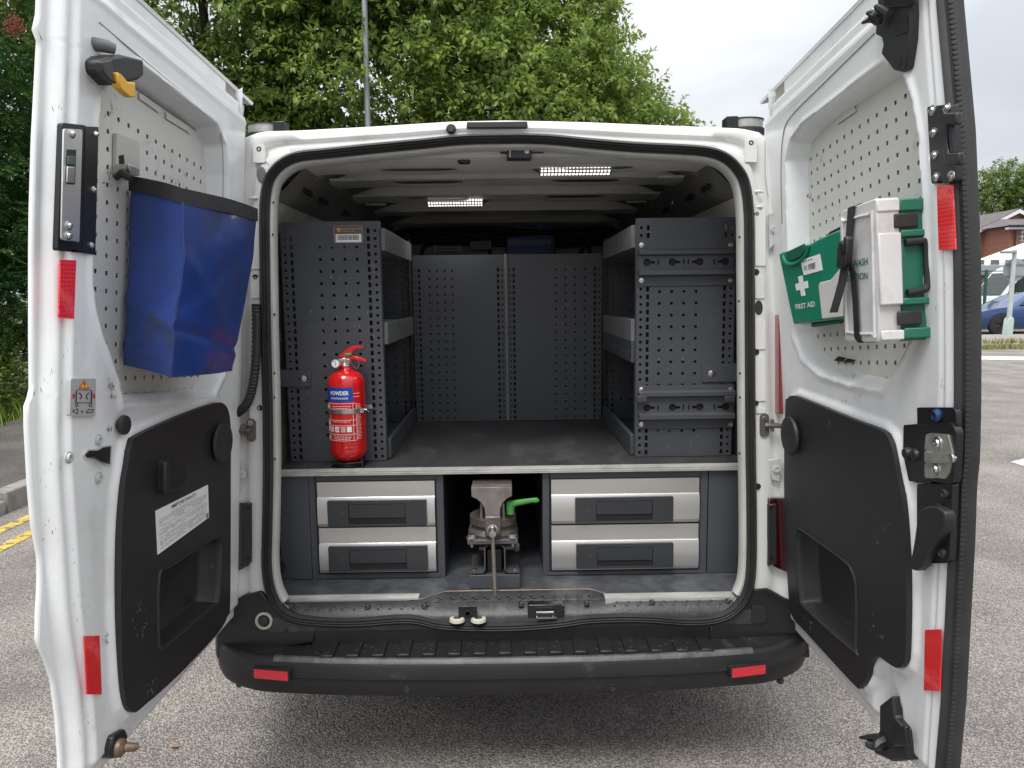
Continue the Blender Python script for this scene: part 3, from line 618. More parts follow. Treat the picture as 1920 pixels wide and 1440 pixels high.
    t3 = thing('forecourt_canopy', (l0[0]+4, Y3, 0), 'white pitched canopy with small square lights and grey fascia beyond the fence', 'canopy')
    W3 = mat('canopy_white', (.78, .78, .76), .5, var=.03); mb = MB()
    BL_, BR_ = at_y(1790, 503, Y3+5), at_y(2010, 422, Y3+5); FL_, FR_ = at_y(1790, 505, Y3), at_y(2010, 470, Y3); mb.add([FL_, FR_, BR_, BL_], [(0, 1, 2, 3)])
    mb.prism(f3, [(FL_.x, l0[1]-.75), (FR_.x, l0[1]-.75), (FR_.x, FR_.z), (FL_.x, FL_.z)], 0, -.1); build('roof', mb, W3, t3, smooth=0)
    mb = MB(); mb.wbox(l0[0]-3, r0_[0]+1, Y3-.05, Y3+6, cb[1]-.15, fb[1]-.02); build('fascia', mb, mat('grey_fascia', (.3, .32, .34), .5), t3)
    first = None
    for k in range(5):
        u = l0[0]+.1+.72*k
        if first is None: mb = MB(); mb.box(f3, u, u+.42, fb[1]+.02, fb[1]+.25, .0, .02); first = build('window', mb, mat('pane_glass', (.12, .14, .16), .08, spec=.8), t3)
        else: shift_copy(first, t3, (.72*k, 0, 0))
    first = None
    for k in range(3):
        mb = MB(); mb.wbox(l0[0]-1+4*k, l0[0]-.8+4*k, Y3+.2, Y3+.4, 0, cb[1]-.15); build('column', mb, GALV, t3)
    mb = MB(); mb.wbox(l0[0]-3, r0_[0]+1, Y3+5, Y3+5.2, 0, cb[1]-.15); build('back_wall', mb, mat('brown_cladding', (.12, .07, .045), .7, var=.3), t3)
    for k in range(5):
        mb = MB(); mb.wbox(l0[0]-3, r0_[0]+1, Y3+.3+k, Y3+.42+k, cb[1]-.3, cb[1]-.16); build('roof_beam', mb, mat('timber_beam', (.25, .12, .06), .7), t3)
houses()
tc_ = at_y(1885, 352, 60.)
tree((tc_.x, 60, 0), [(tc_.x+.3, 60, tc_.z+.3, 2.6, 2.2, 1.7), (tc_.x-.8, 60, tc_.z-1.2, 2.0, 1.8, 1.5), (tc_.x+2, 60, tc_.z-.8, 2.2, 1.8, 1.8), (tc_.x+3.8, 60, tc_.z+.6, 2.2, 1.8, 1.8)], 26000, .20, LM3, 'round airy tree beyond the brick house roofs on the right', 'tree', seed=41, per=12, spray=.5, trunk_r=.28, shell=.35)
# ================================================================ VAN
van = thing('van', (0, 1.5, 0), 'white panel van with both rear doors swung open, fitted out as a workshop', 'van')
def ccw(p):
    a = sum(p[i][0]*p[(i+1) % len(p)][1]-p[(i+1) % len(p)][0]*p[i][1] for i in range(len(p))); return p if a > 0 else p[::-1]
SEALPX = [(950, 259), (866, 261), (786, 269), (702, 277), (617, 286), (562, 292), (533, 303), (512, 322), (500, 348), (495, 400), (496, 520), (498, 640), (501, 760), (502, 880), (500, 1000), (499, 1060), (505, 1105), (520, 1138), (543, 1157), (590, 1166), (667, 1168), (767, 1162), (833, 1174), (940, 1177), (1040, 1171), (1107, 1162), (1200, 1160), (1290, 1166), (1345, 1161), (1380, 1143), (1400, 1115), (1409, 1070), (1410, 960), (1408, 820), (1407, 640), (1406, 500), (1405, 400), (1398, 345), (1385, 318), (1362, 296), (1330, 284), (1277, 279), (1193, 275), (1109, 268), (1024, 260)]
SEAL = ccw(smooth_loop(BF.poly(SEALPX, .02), 4))
mb = MB(); mb.sweep(BF, SEAL, [(-.012, -.004), (-.014, .012), (-.013, .022), (-.009, .032), (-.006, .027), (-.002, .034), (.001, .028), (.005, .033), (.009, .027), (.014, .022), (.016, .010), (.014, -.004)])
build('door_seal', mb, RUB, van, smooth=30)
_i0 = [i for i in range(len(SEAL)) if SEAL[i][1] < -.66 and SEAL[(i+1) % len(SEAL)][1] >= -.66][0]; UPL = []
for _k in range(len(SEAL)):
    _p = SEAL[(_i0+1+_k) % len(SEAL)]
    if _p[1] < -.66: break
    UPL.append(_p)
mb = MB(); mb.sweep(BF, UPL, [(-.008, .006), (-.021, .010), (-.024, .004), (-.025, -.03), (-.012, -.06), (.015, -.13)], closed=False)
build('door_jamb', mb, mat('jamb_white', (.58, .58, .55), .4, var=.08, vscale=7, dirt=(.4, .37, .3), dscale=8, dlo=.5, dhi=.7, damt=.4, coat=.2), van, smooth=40)
# ring of white sheet metal between the seal and the body outline
def polar(poly, c, angs):
    P = np.array(poly)-np.array(c); o = []
    for a in angs:
        d = np.array([math.cos(a), math.sin(a)]); best = 0
        for i in range(len(P)):
            p = P[i]; q = P[(i+1) % len(P)]; e = q-p; den = d[0]*e[1]-d[1]*e[0]
            if abs(den) < 1e-12: continue
            t = (p[0]*e[1]-p[1]*e[0])/den; s = (p[0]*d[1]-p[1]*d[0])/den
            if t > 0 and -1e-6 <= s <= 1+1e-6: best = max(best, t)
        o.append((c[0]+d[0]*best, c[1]+d[1]*best))
    return o
topo = BF.poly([(1447, 300), (1439, 262), (1425, 248), (1390, 241), (1250, 236), (1100, 230), (950, 227), (850, 229), (700, 238), (560, 245), (500, 246), (480, 249), (450, 262), (439, 300)], -.033)
OUT = topo + [(-.87, .45), (-.895, .1), (-.91, -.3), (-.905, -.72), (-.85, -.86), (.85, -.86), (.905, -.72), (.91, -.3), (.895, .1), (.87, .45)]
OUT = ccw(OUT)
angs = [2*math.pi*i/360 for i in range(360)]; cc = (0, .02); inn = [(a_*.987, cc[1]+(b_-cc[1])*.987) for a_, b_ in polar(SEAL, cc, angs)]; ou = polar(OUT, cc, angs)
prof = [(0, -.006), (.05, -.006), (.12, .0), (.22, .003), (.36, .002), (.42, -.012), (.55, -.014), (.62, -.004), (.86, -.006), (.93, -.012), (1, -.035)]
rows = [[BF.P(i[0]*(1-t)+o[0]*t, i[1]*(1-t)+o[1]*t, d) for i, o in zip(inn, ou)] for t, d in prof]
mb = MB(); mb.grid(rows, closed_u=True); build('rear_frame', mb, WHITE2, van, smooth=60)
secs = [(0, 0, 1), (.3, 0, 1.0), (3.1, 0, 1.0), (3.7, .0, .86), (4.2, .0, .55), (4.75, .0, .42), (4.95, .0, .30)]
rows = []
for k, (y, _, zs) in enumerate(secs):
    r = []
    for o in ou:
        p = BF.P(o[0], o[1], -.035); z = .38+max(0, (p.z-.38))*zs if k else p.z; sx = 1+.02*(k > 0) if k < 5 else .92
        r.append(Vector((p.x*sx, p.y if k == 0 else y, z)))
    rows.append(r)
mb = MB(); mb.grid(rows, closed_u=True); mb.add(rows[-1], [tuple(range(len(rows[-1])))]); build('body_shell', mb, WHITE, van, smooth=50)
for s in (-1, 1):
    mb = MB(); fr = Frame((s*.921, 0, 0), (0, 1, 0), (0, 0, 1), (s, 0, 0)); mb.prism(fr, [(3.0, 1.15), (3.9, 1.15), (3.55, 1.62), (3.0, 1.68)], -.02, .008); build('cab_window', mb, mat('dark_car_glass', (.01, .012, .015), .08, spec=.8), van)
TY = mat('tyre', (.02, .02, .02), .8)
for x in (-.82, .82):
    for y in (.95, 4.05):
        mb = MB(); mb.lathe((x-.1, y, .31), (1, 0, 0), [(.2, 0), (.29, .0), (.31, .03), (.31, .17), (.29, .2), (.2, .2)], 28); wo = build('wheel', mb, TY, van)
        mb = MB(); mb.lathe((x-.105 if x < 0 else x+.105, y, .31), (-1 if x < 0 else 1, 0, 0), [(.19, 0), (.2, .01), (.06, .02), (.05, .03)], 20); build('rim', mb, GALV, wo)
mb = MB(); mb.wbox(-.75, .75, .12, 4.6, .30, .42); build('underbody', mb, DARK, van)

# roof features
mb = MB(); mb.box(BF, *[BF.px(x, 235)[0] for x in (875, 989)], BF.px(950, 241)[1], BF.px(950, 229)[1], -.01, .008); build('high_brake_lamp', mb, BLK, van, bevel=.003)
mb = MB(); c = BF.px(846, 243); mb.lathe(BF.P(c[0], c[1], 0), BF.N, [(.015, 0), (.015, .008), (.01, .014), (.003, .014)], 16); build('rubber_stop', mb, RUB, van)
for bx, sgn in ((500, -1), (1396, 1)):
    c = at_y(bx, 246 if sgn < 0 else 236, .20); mb = MB()
    mb.v = []; pl = [(c.x+.062*math.cos(a)*1.0, c.y+.05*math.sin(a)) for a in [i*math.pi/12 for i in range(24)]]
    fr = Frame((0, 0, c.z), (1, 0, 0), (0, 1, 0), (0, 0, 1))
    mb.prism(fr, pl, -.030, -.012); mb.prism(fr, [(c.x+(x-c.x)*.96, c.y+(y-c.y)*.96) for x, y in pl], .0135, .0175); b = build('roof_beacon', mb, RUB, van)
    mb = MB(); mb.prism(fr, [(c.x+(x-c.x)*.92, c.y+(y-c.y)*.92) for x, y in pl], -.012, .0135); build('beacon_lens', mb, mat('clear_grey_lens', (.36, .36, .34), .15, coat=1, var=.15, vscale=60), b)
    mb = MB(); q = c.x-sgn*.055; mb.wbox(q-.018, q+.018, c.y-.055, c.y+.0, c.z-.02, c.z+.018); build('beacon_clip', mb, BLKM, b, bevel=.003)

# pillar furniture on the rear frame
def bolt(name, fr, u, w, d, r=.008, m=SCREW, parent=van, h=.005, n=12):
    mb = MB(); mb.lathe(fr.P(u, w, d), fr.N, [(r*1.35, 0), (r*1.35, h*.3), (r, h*.35), (r*.9, h), (r*.45, h), (r*.4, h*.4)], n); return build(name, mb, m, parent)
for x, y, r in ((486, 280, .008), (1408, 268, .008), (1419, 401, .006), (1418, 510, .007), (1418, 660, .007), (1417, 755, .007), (1421, 912, .007), (479, 520, .007), (486, 765, .007), (507, 921, .006)):
    c = BF.px(x, y, .003); bolt('rubber_plug', BF, c[0], c[1], .002, r, RUB)
c = BF.px(491, 328); mb = MB(); mb.prism(BF, circ(c[0], c[1], .014, 16, .024), 0, .006); build('oval_plug', mb, mat('grey_plug', (.12, .12, .12), .6), van, bevel=.002)
c = BF.px(1422, 577); mb = MB(); mb.prism(BF, circ(c[0], c[1], .012, 14, .022), 0, .004); build('oval_plug', mb, RUB, van)
STEP = []
for s, lst in ((0, [(1415, 1434, 381, 499), (1415, 1432, 520, 560), (1415, 1434, 600, 655), (1415, 1434, 668, 752), (1417, 1434, 765, 775)]), (1, [(470, 487, 395, 505), (472, 487, 520, 560), (470, 488, 760, 790), (476, 498, 273, 306), (1396, 1418, 262, 305)])):
    for x0, x1, y0, y1 in lst:
        a = BF.px(x0, y1, .0); b = BF.px(x1, y0, .0); mb = MB(); mb.prism(BF, rr(a[0], b[0], a[1], b[1], .004), -.02, .006); build('pressed_step', mb, WHITE2, van, bevel=.003)
for pts, bx in (([(1441, 400), (1458, 392), (1461, 450), (1441, 470)], (1451, 430)), ([(1440, 862), (1462, 858), (1462, 905), (1447, 900)], (1455, 879)), ([(437, 866), (452, 862), (460, 885), (452, 920), (437, 922)], (454, 889))):
    mb = MB(); mb.prism(BF, BF.poly(pts), -.004, .004); build('hinge_recess', mb, mat('shaded_primer', (.5, .5, .48), .5, var=.1), van, bevel=.003)
    c = BF.px(*bx); bolt('frame_bolt', BF, c[0], c[1], .005, .011, mat('painted_bolt', (.5, .52, .5), .4))
for x, y, sx in ((472, 806, -1), (1432, 797, 1)):
    c = BF.px(x, y); mb = MB(); mb.prism(BF, rr(c[0]-.014, c[0]+.014, c[1]-.035, c[1]+.035, .012), 0, .008); b = build('check_bracket', mb, CAST, van, bevel=.002)
    mb = MB(); mb.tube([BF.P(c[0], c[1], .012), BF.P(c[0]+sx*.03, c[1], .02), BF.P(c[0]+sx*.06, c[1]-.004, .02)], [.009, .008, .006], 8); mb.tube([BF.P(c[0]+sx*.02, c[1]-.018, .016), BF.P(c[0]+sx*.02, c[1]+.018, .016)], .006, 8); build('check_arm', mb, CAST, b)
    bolt('bolt', BF, c[0], c[1]+.022, .008, .006, STEEL2, b)
for x0, x1, y in ((467, 484, 372), (1415, 1430, 360), (1416, 1431, 389)):
    a = BF.px(x0, y); b = BF.px(x1, y); mb = MB(); mb.tube([BF.P(a[0], a[1], .002), BF.P((a[0]+b[0])/2, a[1], .007), BF.P(b[0], b[1], .002)], [.004, .0055, .004], 8); build('pressed_boss', mb, WHITE2, van)
for pts in ([(1416, 410), (1432, 409), (1462, 396)], [(497, 268), (497, 300), (505, 310)], [(1418, 262), (1416, 300), (1404, 306)], [(1434, 262), (1434, 330), (1440, 372)]):
    mb = MB(); mb.tube([BF.P(*BF.px(x, y), .0035) for x, y in pts], .0012, 5); build('panel_crease', mb, mat('crease_grey', (.36, .36, .34), .7), van)
# tail lamps wrapped round the body corners
for side, up, lo in ((-1, [(425, 640), (441, 640), (441, 870), (425, 870)], [(433, 945), (468, 942), (470, 950), (470, 1052), (465, 1062), (433, 1077)]), (1, [(1461, 500), (1480, 500), (1480, 776), (1461, 776)], [(1441, 934), (1475, 934), (1480, 1075), (1450, 1062), (1440, 1050)])):
    mb = MB(); mb.prism(BF, BF.poly(up, .02), -.02, .02); build('tail_lamp', mb, REDT, van, bevel=.004); mb = MB(); mb.prism(BF, BF.poly(lo, .012), -.02, .012); o = build('tail_lamp', mb, REDD, van, bevel=.004)
    mb = MB(); xs = (452, 470) if side < 0 else (1441, 1456); mb.prism(BF, BF.poly([(xs[0], 946), (xs[1], 944), (xs[1], 1056), (xs[0], 1062)], .015), .0, .015); build('lamp_housing', mb, BLK, o, bevel=.003)
    for y in (952, 1046):
        c = BF.px(xs[0]+12 if side < 0 else xs[0]+5, y, .016); bolt('screw', BF, c[0], c[1], .015, .004, BLKM, o, .003, 8)
# black corner cladding
for pts in ([(405, 1150), (432, 1131), (457, 1117), (490, 1108), (503, 1125), (525, 1150), (560, 1168), (590, 1172), (590, 1205), (405, 1235)], [(1330, 1172), (1360, 1164), (1388, 1143), (1408, 1106), (1440, 1104), (1476, 1124), (1512, 1135), (1520, 1235), (1330, 1205)]):
    mb = MB(); mb.prism(BF, BF.poly(pts, .012), -.02, .012); build('corner_cladding', mb, mat('satin_black_plastic', (.014, .014, .015), .33, var=.2), van, bevel=.006)
mb = MB(); mb.prism(BF, BF.poly([(585, 1166), (1340, 1166), (1340, 1210), (585, 1210)], .006), -.02, .006); build('lower_valance', mb, mat('satin_black_plastic', (.014, .014, .015), .33), van)
c = BF.px(494, 1165, .02); mb = MB(); mb.lathe(BF.P(c[0], c[1], .012), BF.N, [(.026, 0), (.026, .006), (.019, .007), (.018, .002)], 24, cap=False); o = build('tow_socket_ring', mb, mat('aged_white_ring', (.45, .44, .38), .5, var=.2, vscale=40), van)
mb = MB(); mb.lathe(BF.P(c[0], c[1], .010), BF.N, [(.019, 0), (.018, .004), (.012, .012), (.004, .014)], 20); build('socket_cap', mb, RUB, o)
mb = MB(); a = BF.px(1409, 1170, .02); b = BF.px(1437, 1136, .02); mb.prism(BF, rr(a[0], b[0], a[1], b[1], .012), .008, .018); build('cladding_pocket', mb, BLK, van, bevel=.005)
for x, y in ((537, 1182), (1374, 1173)): c = BF.px(x, y, .015); bolt('cladding_clip', BF, c[0], c[1], .012, .007, BLK)
# corrugated cable hose on the left pillar
pts = smooth_loop([BF.px(x, y, .03) for x, y in ((480, 570), (481, 620), (479, 680), (473, 728), (462, 758), (447, 773), (432, 778))], 14, False)
mb = MB(); mb.tube([BF.P(u, w, .03) for u, w in pts], [.0145 if i % 2 else .0115 for i in range(len(pts))], 10); build('corrugated_hose', mb, RUB, van, smooth=50)

# ---- bumper
HB = [(-.955, .62), (-.955, .30), (-.95, .12), (-.93, .0), (-.885, -.085), (-.80, -.135), (-.66, -.16), (-.40, -.182), (0, -.19), (.40, -.182), (.66, -.16), (.80, -.135), (.885, -.085), (.93, 0), (.95, .12), (.955, .30), (.955, .62)]
HB = smooth_loop(HB, 4, False)
rows = []
ztop = .421
for off, z in ((-.03, ztop+.001), (-.014, ztop+.003), (-.004, ztop-.002), (.002, ztop-.014), (.004, ztop-.052), (-.004, ztop-.058), (-.002, ztop-.085), (-.010, ztop-.108), (-.03, ztop-.118), (-.1, ztop-.12)):
    r = []
    for i, (x, y) in enumerate(HB):
        a = HB[max(i-1, 0)]; b = HB[min(i+1, len(HB)-1)]; t = Vector((b[0]-a[0], b[1]-a[1])).normalized(); n_ = Vector((t.y, -t.x))
        dz = .0 if abs(x) < .75 else (abs(x)-.75)*.10
        r.append((x+n_.x*off, y+n_.y*off, z+dz))
    rows.append(r)
mb = MB(); mb.grid(rows); top = [p for p in rows[0]]
mb.add(top+[(.955, .6, ztop), (-.955, .6, ztop)], []) if 0 else None
bk = []
for p in rows[0]: bk.append((p[0]*.86, max(-.03, p[1]+.02) if p[1] > -.06 else -.03, ztop+.006+(0 if abs(p[0]) < .75 else .01)))
mb.grid([rows[0], bk]); bumper = build('bumper', mb, BUMP, van, smooth=40)
bevf = Frame((0, 0, 0), (1, 0, 0), (0, 1, 0), (0, 0, 1))
sp = None
for i in range(16):
    x = -.567+.0745*i
    if sp is None:
        mb = MB(); mb.prism(bevf, [(x, -.160), (x+.037, -.160), (x+.037, -.045), (x, -.045)], ztop-.004, ztop+.012, taper=0); sp = build('tread_rib', mb, BUMP, bumper, bevel=.0035)
    else: shift_copy(sp, bumper, (.0745*i, 0, 0))
RFL = mat('red_reflector', (.65, .01, .03), .2, coat=1, bump=.5, bscale=300)
for x0, x1, y0, y1 in ((475, 544, 1255, 1273), (1368, 1437, 1248, 1266)):
    Y = -.168; a = at_y((x0+x1)/2, (y0+y1)/2, Y); wv = .053; ang = .19 if a.x < 0 else -.19
    fr = Frame(a, (math.cos(ang), -math.sin(ang), 0), (0, 0, 1), (-math.sin(ang), -math.cos(ang), 0))
    mb = MB(); mb.prism(fr, rr(-wv-.005, wv+.004, -.018, .018, .004), -.03, .004, holes=[rr(-wv, wv, -.0135, .0135, .002)[::-1]]); o = build('reflector_surround', mb, BLK, bumper)
    mb = MB(); mb.prism(fr, rr(-wv, wv, -.0135, .0135, .002), -.03, .006); build('reflector', mb, RFL, o, bevel=.0015)
mb = MB(); _r = []
for _o, _z in ((-.020, ztop+.0042), (-.010, ztop+.0052), (-.003, ztop+.001), (.0005, ztop-.006)):
    _r.append([(x, y-_o*1.0-0 if 0 else y+(-1)*_o, _z) for x, y in HB if abs(x) < .72])
mb.grid(_r); build('worn_edge', mb, mat('scuffed_bumper_edge', (.075, .075, .074), .5, var=.4, vscale=14, bump=.3, bscale=200, dirt=(.2, .2, .19), dscale=30, dlo=.5, dhi=.7, damt=.5), bumper)
for x, y, Y, ang in ((445, 1284, -.105, .55), (762, 1293, -.186, .05), (1149, 1290, -.186, -.05), (1467, 1278, -.105, -.55)):
    a = at_y(x, y, Y); fr = Frame(a, (math.cos(ang), -math.sin(ang), 0), (0, 0, 1), (-math.sin(ang), -math.cos(ang), 0))
    mb = MB(); mb.lathe(fr.P(0, 0, -.014), fr.N, [(.0105, .0), (.0105, .011), (.0095, .0125), (.0088, .011), (.001, .0112)], 20); o = build('parking_sensor', mb, mat('sensor_ring', (.028, .028, .027), .45), bumper)

# ---- load floor, sill
mb = MB(); mb.wbox(-.80, .80, -.035, 2.4, .50, .535); lf = build('load_floor', mb, FLOOR, van)
SIL = mat('sill_tread_plastic', (.035, .036, .038), .45, var=.25, vscale=12, bump=.5, bscale=120, dirt=(.15, .15, .15), dscale=14, dlo=.55, dhi=.75, damt=.5, speck=(.3, .3, .3), sscale=120, sth=.76)
xs = np.linspace(-.74, .74, 75); rows = []
def hump(x):
    a = abs(x-.015); return max(0, min(1, (.30-a)/.07))
for k, (y, z) in enumerate(((-.026, .5385), (-.030, .5405), (-.044, .538), (-.062, .526), (-.074, .513), (-.080, .502), (-.080, .47))):
    rows.append([(x, y+hump(x)*(.050 if k < 3 else .02 if k < 4 else 0)*1.0, z+(hump(x)*.004 if k < 4 else 0)) for x in xs])
mb = MB(); mb.grid(rows); sill = build('sill_trim', mb, SIL, van, smooth=45)
mb = MB()
for i in range(40):
    for j in range(3):
        x = -.70+.036*i; y = -.040-.010*j; z = .5395-.006*j
        if -.26 < x < .29: y += .028; z += .005+.004*(j > 0)
        mb.lathe((x+.009*(j % 2), y, z), (0, 0, 1), [(.0045, 0), (.003, .0022), (.001, .003)], 8)
o = build('tread_dimple', mb, SIL, sill); o['kind'] = 'stuff'
TPE = mat('worn_copper_edge', (.20, .15, .12), .5, .5, var=.3, vscale=40)
mb = MB(); mb.tube([(x, -.024+hump(x)*.050, .5405+hump(x)*.004) for x in xs if -.33 < x < .33], .0018, 6); build('edge_strip', mb, TPE, van)
for x0, x1, y0, y1 in ((528, 784, 1119, 1131), (1134, 1386, 1115, 1128)):
    a = at_z(x0, (y0+y1)/2, .54); b = at_z(x1, (y0+y1)/2, .54); mb = MB()
    mb.wbox(a.x, b.x, a.y-.012, a.y+.030, .538, .5425); mb.wbox(a.x, b.x, a.y-.0145, a.y-.012, .524, .5425)
    for k in range(3): mb.wbox(a.x, b.x, a.y-.002+.010*k, a.y+.001+.010*k, .5426, .5436)
    o = build('aluminium_strip', mb, ALU, van)
for x, y in ((563, 1148), (699, 1141), (801, 1140), (1213, 1138), (1350, 1137), (1095, 1123), (976, 1121)):
    p = at_y(x, y, .02); mb = MB(); mb.lathe((p.x, -.055, .5325), (0, -.5, .9), [(.009, 0), (.009, .003), (.006, .005), (.003, .003)], 12); build('trim_clip', mb, BLK, sill)
# striker and latch in the sill
CUP = mat('cream_plastic', (.5, .47, .40), .5, var=.1)
for x in (857, 897):
    p = at_y(x, 1155, -.085); mb = MB(); mb.lathe(p+Vector((0, 0, -.014)), (0, 0, 1), [(.024, 0), (.022, .008), (.013, .010), (.011, .003)], 18); build('striker_cup', mb, CUP, sill)
p = at_y(877, 1149, -.085); mb = MB(); mb.lathe(p, (0, -1, 0), [(.013, 0), (.013, .006), (.007, .007), (.006, .0)], 16); mb.wbox(p.x-.028, p.x+.028, p.y, p.y+.01, p.z-.014, p.z+.014); build('striker', mb, BLKM, sill)
p = at_y(1024, 1147, -.085); mb = MB(); mb.wbox(p.x-.055, p.x+.055, p.y, p.y+.03, p.z-.018, p.z+.022); lt = build('latch_plate', mb, BLKM, sill, bevel=.003)
mb = MB(); mb.tube([(p.x-.028, p.y-.004, p.z-.012), (p.x-.028, p.y-.012, p.z+.004), (p.x-.005, p.y-.014, p.z+.004), (p.x+.02, p.y-.012, p.z+.004), (p.x+.02, p.y-.004, p.z-.012)], .0035, 8); mb.wbox(p.x-.03, p.x+.03, p.y-.01, p.y, p.z-.017, p.z-.013); mb.tube([(p.x+.052, p.y-.002, p.z+.02), (p.x+.046, p.y, p.z+.034), (p.x+.034, p.y, p.z+.044)], [.004, .003, .002], 6); build('latch_hook', mb, STEEL2, lt)

# ---- interior lining: walls, ceiling, ribs, bulkhead
sec = [(-.80, .50), (-.80, 1.25), (-.785, 1.55), (-.755, 1.74), (-.72, 1.80)]
for s in (-1, 1):
    mb = MB(); mb.grid([[(s*-x, y, z) for x, z in sec] for y in (.13, .7, 1.3, 1.9, 2.4)]); build('side_lining', mb, mat('side_lining_board', (.42, .405, .37), .6, var=.12, vscale=4, dirt=(.15, .14, .12), dscale=9, dlo=.52, dhi=.7, damt=.5), van)
def cz(x, z):
    a = abs(x); return z if a < .42 else z-(a-.42)**2*1.15
prof = [(.095, 1.915), (.11, 1.890), (.15, 1.872), (.27, 1.868), (.285, 1.905), (.42, 1.915), (.44, 1.880), (.58, 1.875), (.60, 1.915), (.80, 1.918), (.82, 1.878), (.98, 1.872), (1.0, 1.915), (1.28, 1.915), (1.30, 1.872), (1.46, 1.87), (1.48, 1.912), (1.78, 1.91), (1.80, 1.868), (1.96, 1.865), (1.98, 1.90), (2.2, 1.89), (2.4, 1.82)]
xs = np.linspace(-.74, .74, 45)
def ribfade(x, z):
    zb = 1.918; f = max(0, min(1, (.64-abs(x))/.16)); return zb+(z-zb)*f if z < 1.9 else z
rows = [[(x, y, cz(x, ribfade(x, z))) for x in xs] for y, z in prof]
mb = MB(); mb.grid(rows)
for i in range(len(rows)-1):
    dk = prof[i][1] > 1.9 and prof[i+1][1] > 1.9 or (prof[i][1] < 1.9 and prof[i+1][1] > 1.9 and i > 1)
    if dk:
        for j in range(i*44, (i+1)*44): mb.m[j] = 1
build('ceiling_panel', mb, [WINT, mat('roof_recess_shade', (.13, .13, .125), .7, var=.25, vscale=6)], van, smooth=25)  # darker second material paints shade into the recessed faces between the bows
# shallow pressed strips on each bow
for (y0, y1, z) in ((.16, .26, 1.868), (.45, .57, 1.874), (.83, .97, 1.871), (1.31, 1.45, 1.868)):
    for s in (-1, 1):
        mb = MB(); mb.add([(s*.16, y0+.02, z-.0015), (s*.20, y0+.012, z-.006), (s*.36, y0+.012, z-.006), (s*.40, y0+.02, z-.0015), (s*.40, y1-.02, z-.0015), (s*.36, y1-.012, z-.006), (s*.2, y1-.012, z-.006), (s*.16, y1-.02, z-.0015)], [(0, 1, 6, 7), (1, 2, 5, 6), (2, 3, 4, 5)]); build('bow_pressing', mb, WINT, van, smooth=20)
for s in (-1, 1):
    mb = MB()
    mb.grid([[(s*.735, y, 1.775), (s*.69, y, 1.80), (s*.655, y, 1.835), (s*.60, y, 1.885)] for y in (.12, 1.2, 2.4)]); build('cant_rail', mb, mat('cant_rail_grey', (.16, .16, .155), .55, var=.15), van)
    for y in (.3, .52, .9, 1.4):
        mb = MB(); mb.prism(Frame((s*.665, y, 1.815), (0, 1, 0), (0, 0, 1), (-s, 0, 0)), rr(-.05, .05, -.006, .012, .005), 0, .006); build('rail_slot', mb, DARK, van)
    for y in (.36, .74, 1.0):
        mb = MB(); mb.prism(Frame((s*.56, y, cz(.56, 1.905)-.012), (1, 0, 0), (0, 1, 0), (0, 0, -1)), rr(-.045, .045, -.01, .01, .008), 0, .008); build('wire_clip', mb, WINT, van, bevel=.002)
for x, y, w_ in ((.0, .36, .05), (.02, .66, .09), (-.3, .36, .02), (.3, .36, .02), (-.12, .36, .02), (-.3, .70, .02), (.12, .70, .02), (.3, .70, .018)):
    mb = MB(); mb.prism(Frame((x, y, 1.9135), (1, 0, 0), (0, 1, 0), (0, 0, -1)), rr(-w_, w_, -.008, .008, .006), 0, .004); build('ceiling_slot', mb, DARK, van)
# header latch, hook
a = at_y(938, 292, .10); b = at_y(1020, 277, .10)
mb = MB(); mb.wbox(a.x, b.x, .095, .12, a.z+.006, b.z); mb.wbox(a.x+.02, a.x+.095, .085, .13, a.z-.012, b.z-.006); hl = build('header_latch', mb, BLKM, van, bevel=.003)
mb = MB(); mb.tube([(a.x+.03, .082, a.z-.008), (a.x+.03, .08, a.z+.014), (a.x+.045, .08, a.z+.014)], .003, 6); mb.lathe((a.x+.08, .085, a.z+.008), (0, -1, 0), [(.008, 0), (.007, .005), (.002, .006)], 12); build('latch_hook', mb, STEEL2, hl)
a = at_y(858, 307, .13); b = at_y(882, 287, .13); mb = MB(); mb.wbox(a.x, b.x, .12, .15, a.z, b.z); build('rubber_stop', mb, BLK, van, bevel=.006)
# ceiling lights
for (x0, x1, yp0, yp1, Y) in ((1013, 1145, 307, 323, .2), (802, 905, 373, 383, .93)):
    a = at_y(x0, yp1, Y); b = at_y(x1, yp0, Y); mb = MB()
    mb.wbox(a.x-.004, b.x+.004, Y-.004, Y+.034, a.z-.004, a.z+.024)
    for s, xe in ((-1, a.x), (1, b.x)): mb.add([(xe, Y-.004, a.z), (xe, Y+.03, a.z), (xe, Y+.03, a.z+.022), (xe, Y-.004, a.z+.022), (xe+s*.035, Y+.013, a.z+.018)], [(0, 1, 4), (1, 2, 4), (2, 3, 4), (3, 0, 4)])
    al = bpy.data.lights.new('led_lamp', 'AREA'); al.shape = 'RECTANGLE'; al.size = b.x-a.x; al.size_y = .03; al.energy = .35; al.color = (1, .98, .95)
    ao = bpy.data.objects.new('led_lamp', al); COL.objects.link(ao); ao.location = ((a.x+b.x)/2, Y+.013, a.z-.010)
    rl = build('roof_light', mb, mat('lamp_housing_grey', (.08, .08, .08), .5), van)
    mb = MB(); n_ = 20; wd = (b.x-a.x)/n_
    mb2 = MB()
    for i in range(n_):
        for r_ in range(2):
            z0 = a.z+(.0 if r_ == 0 else .011)
            mb.wbox(a.x+wd*(i+.22), a.x+wd*(i+.78), Y-.007, Y-.004, z0, z0+.006)
            mb.wbox(a.x+wd*(i+.22), a.x+wd*(i+.78), Y+.000+.014*r_, Y+.009+.014*r_, a.z-.006, a.z-.004)
    o = build('led_row', mb, LED, rl, smooth=0); o['kind'] = 'stuff'

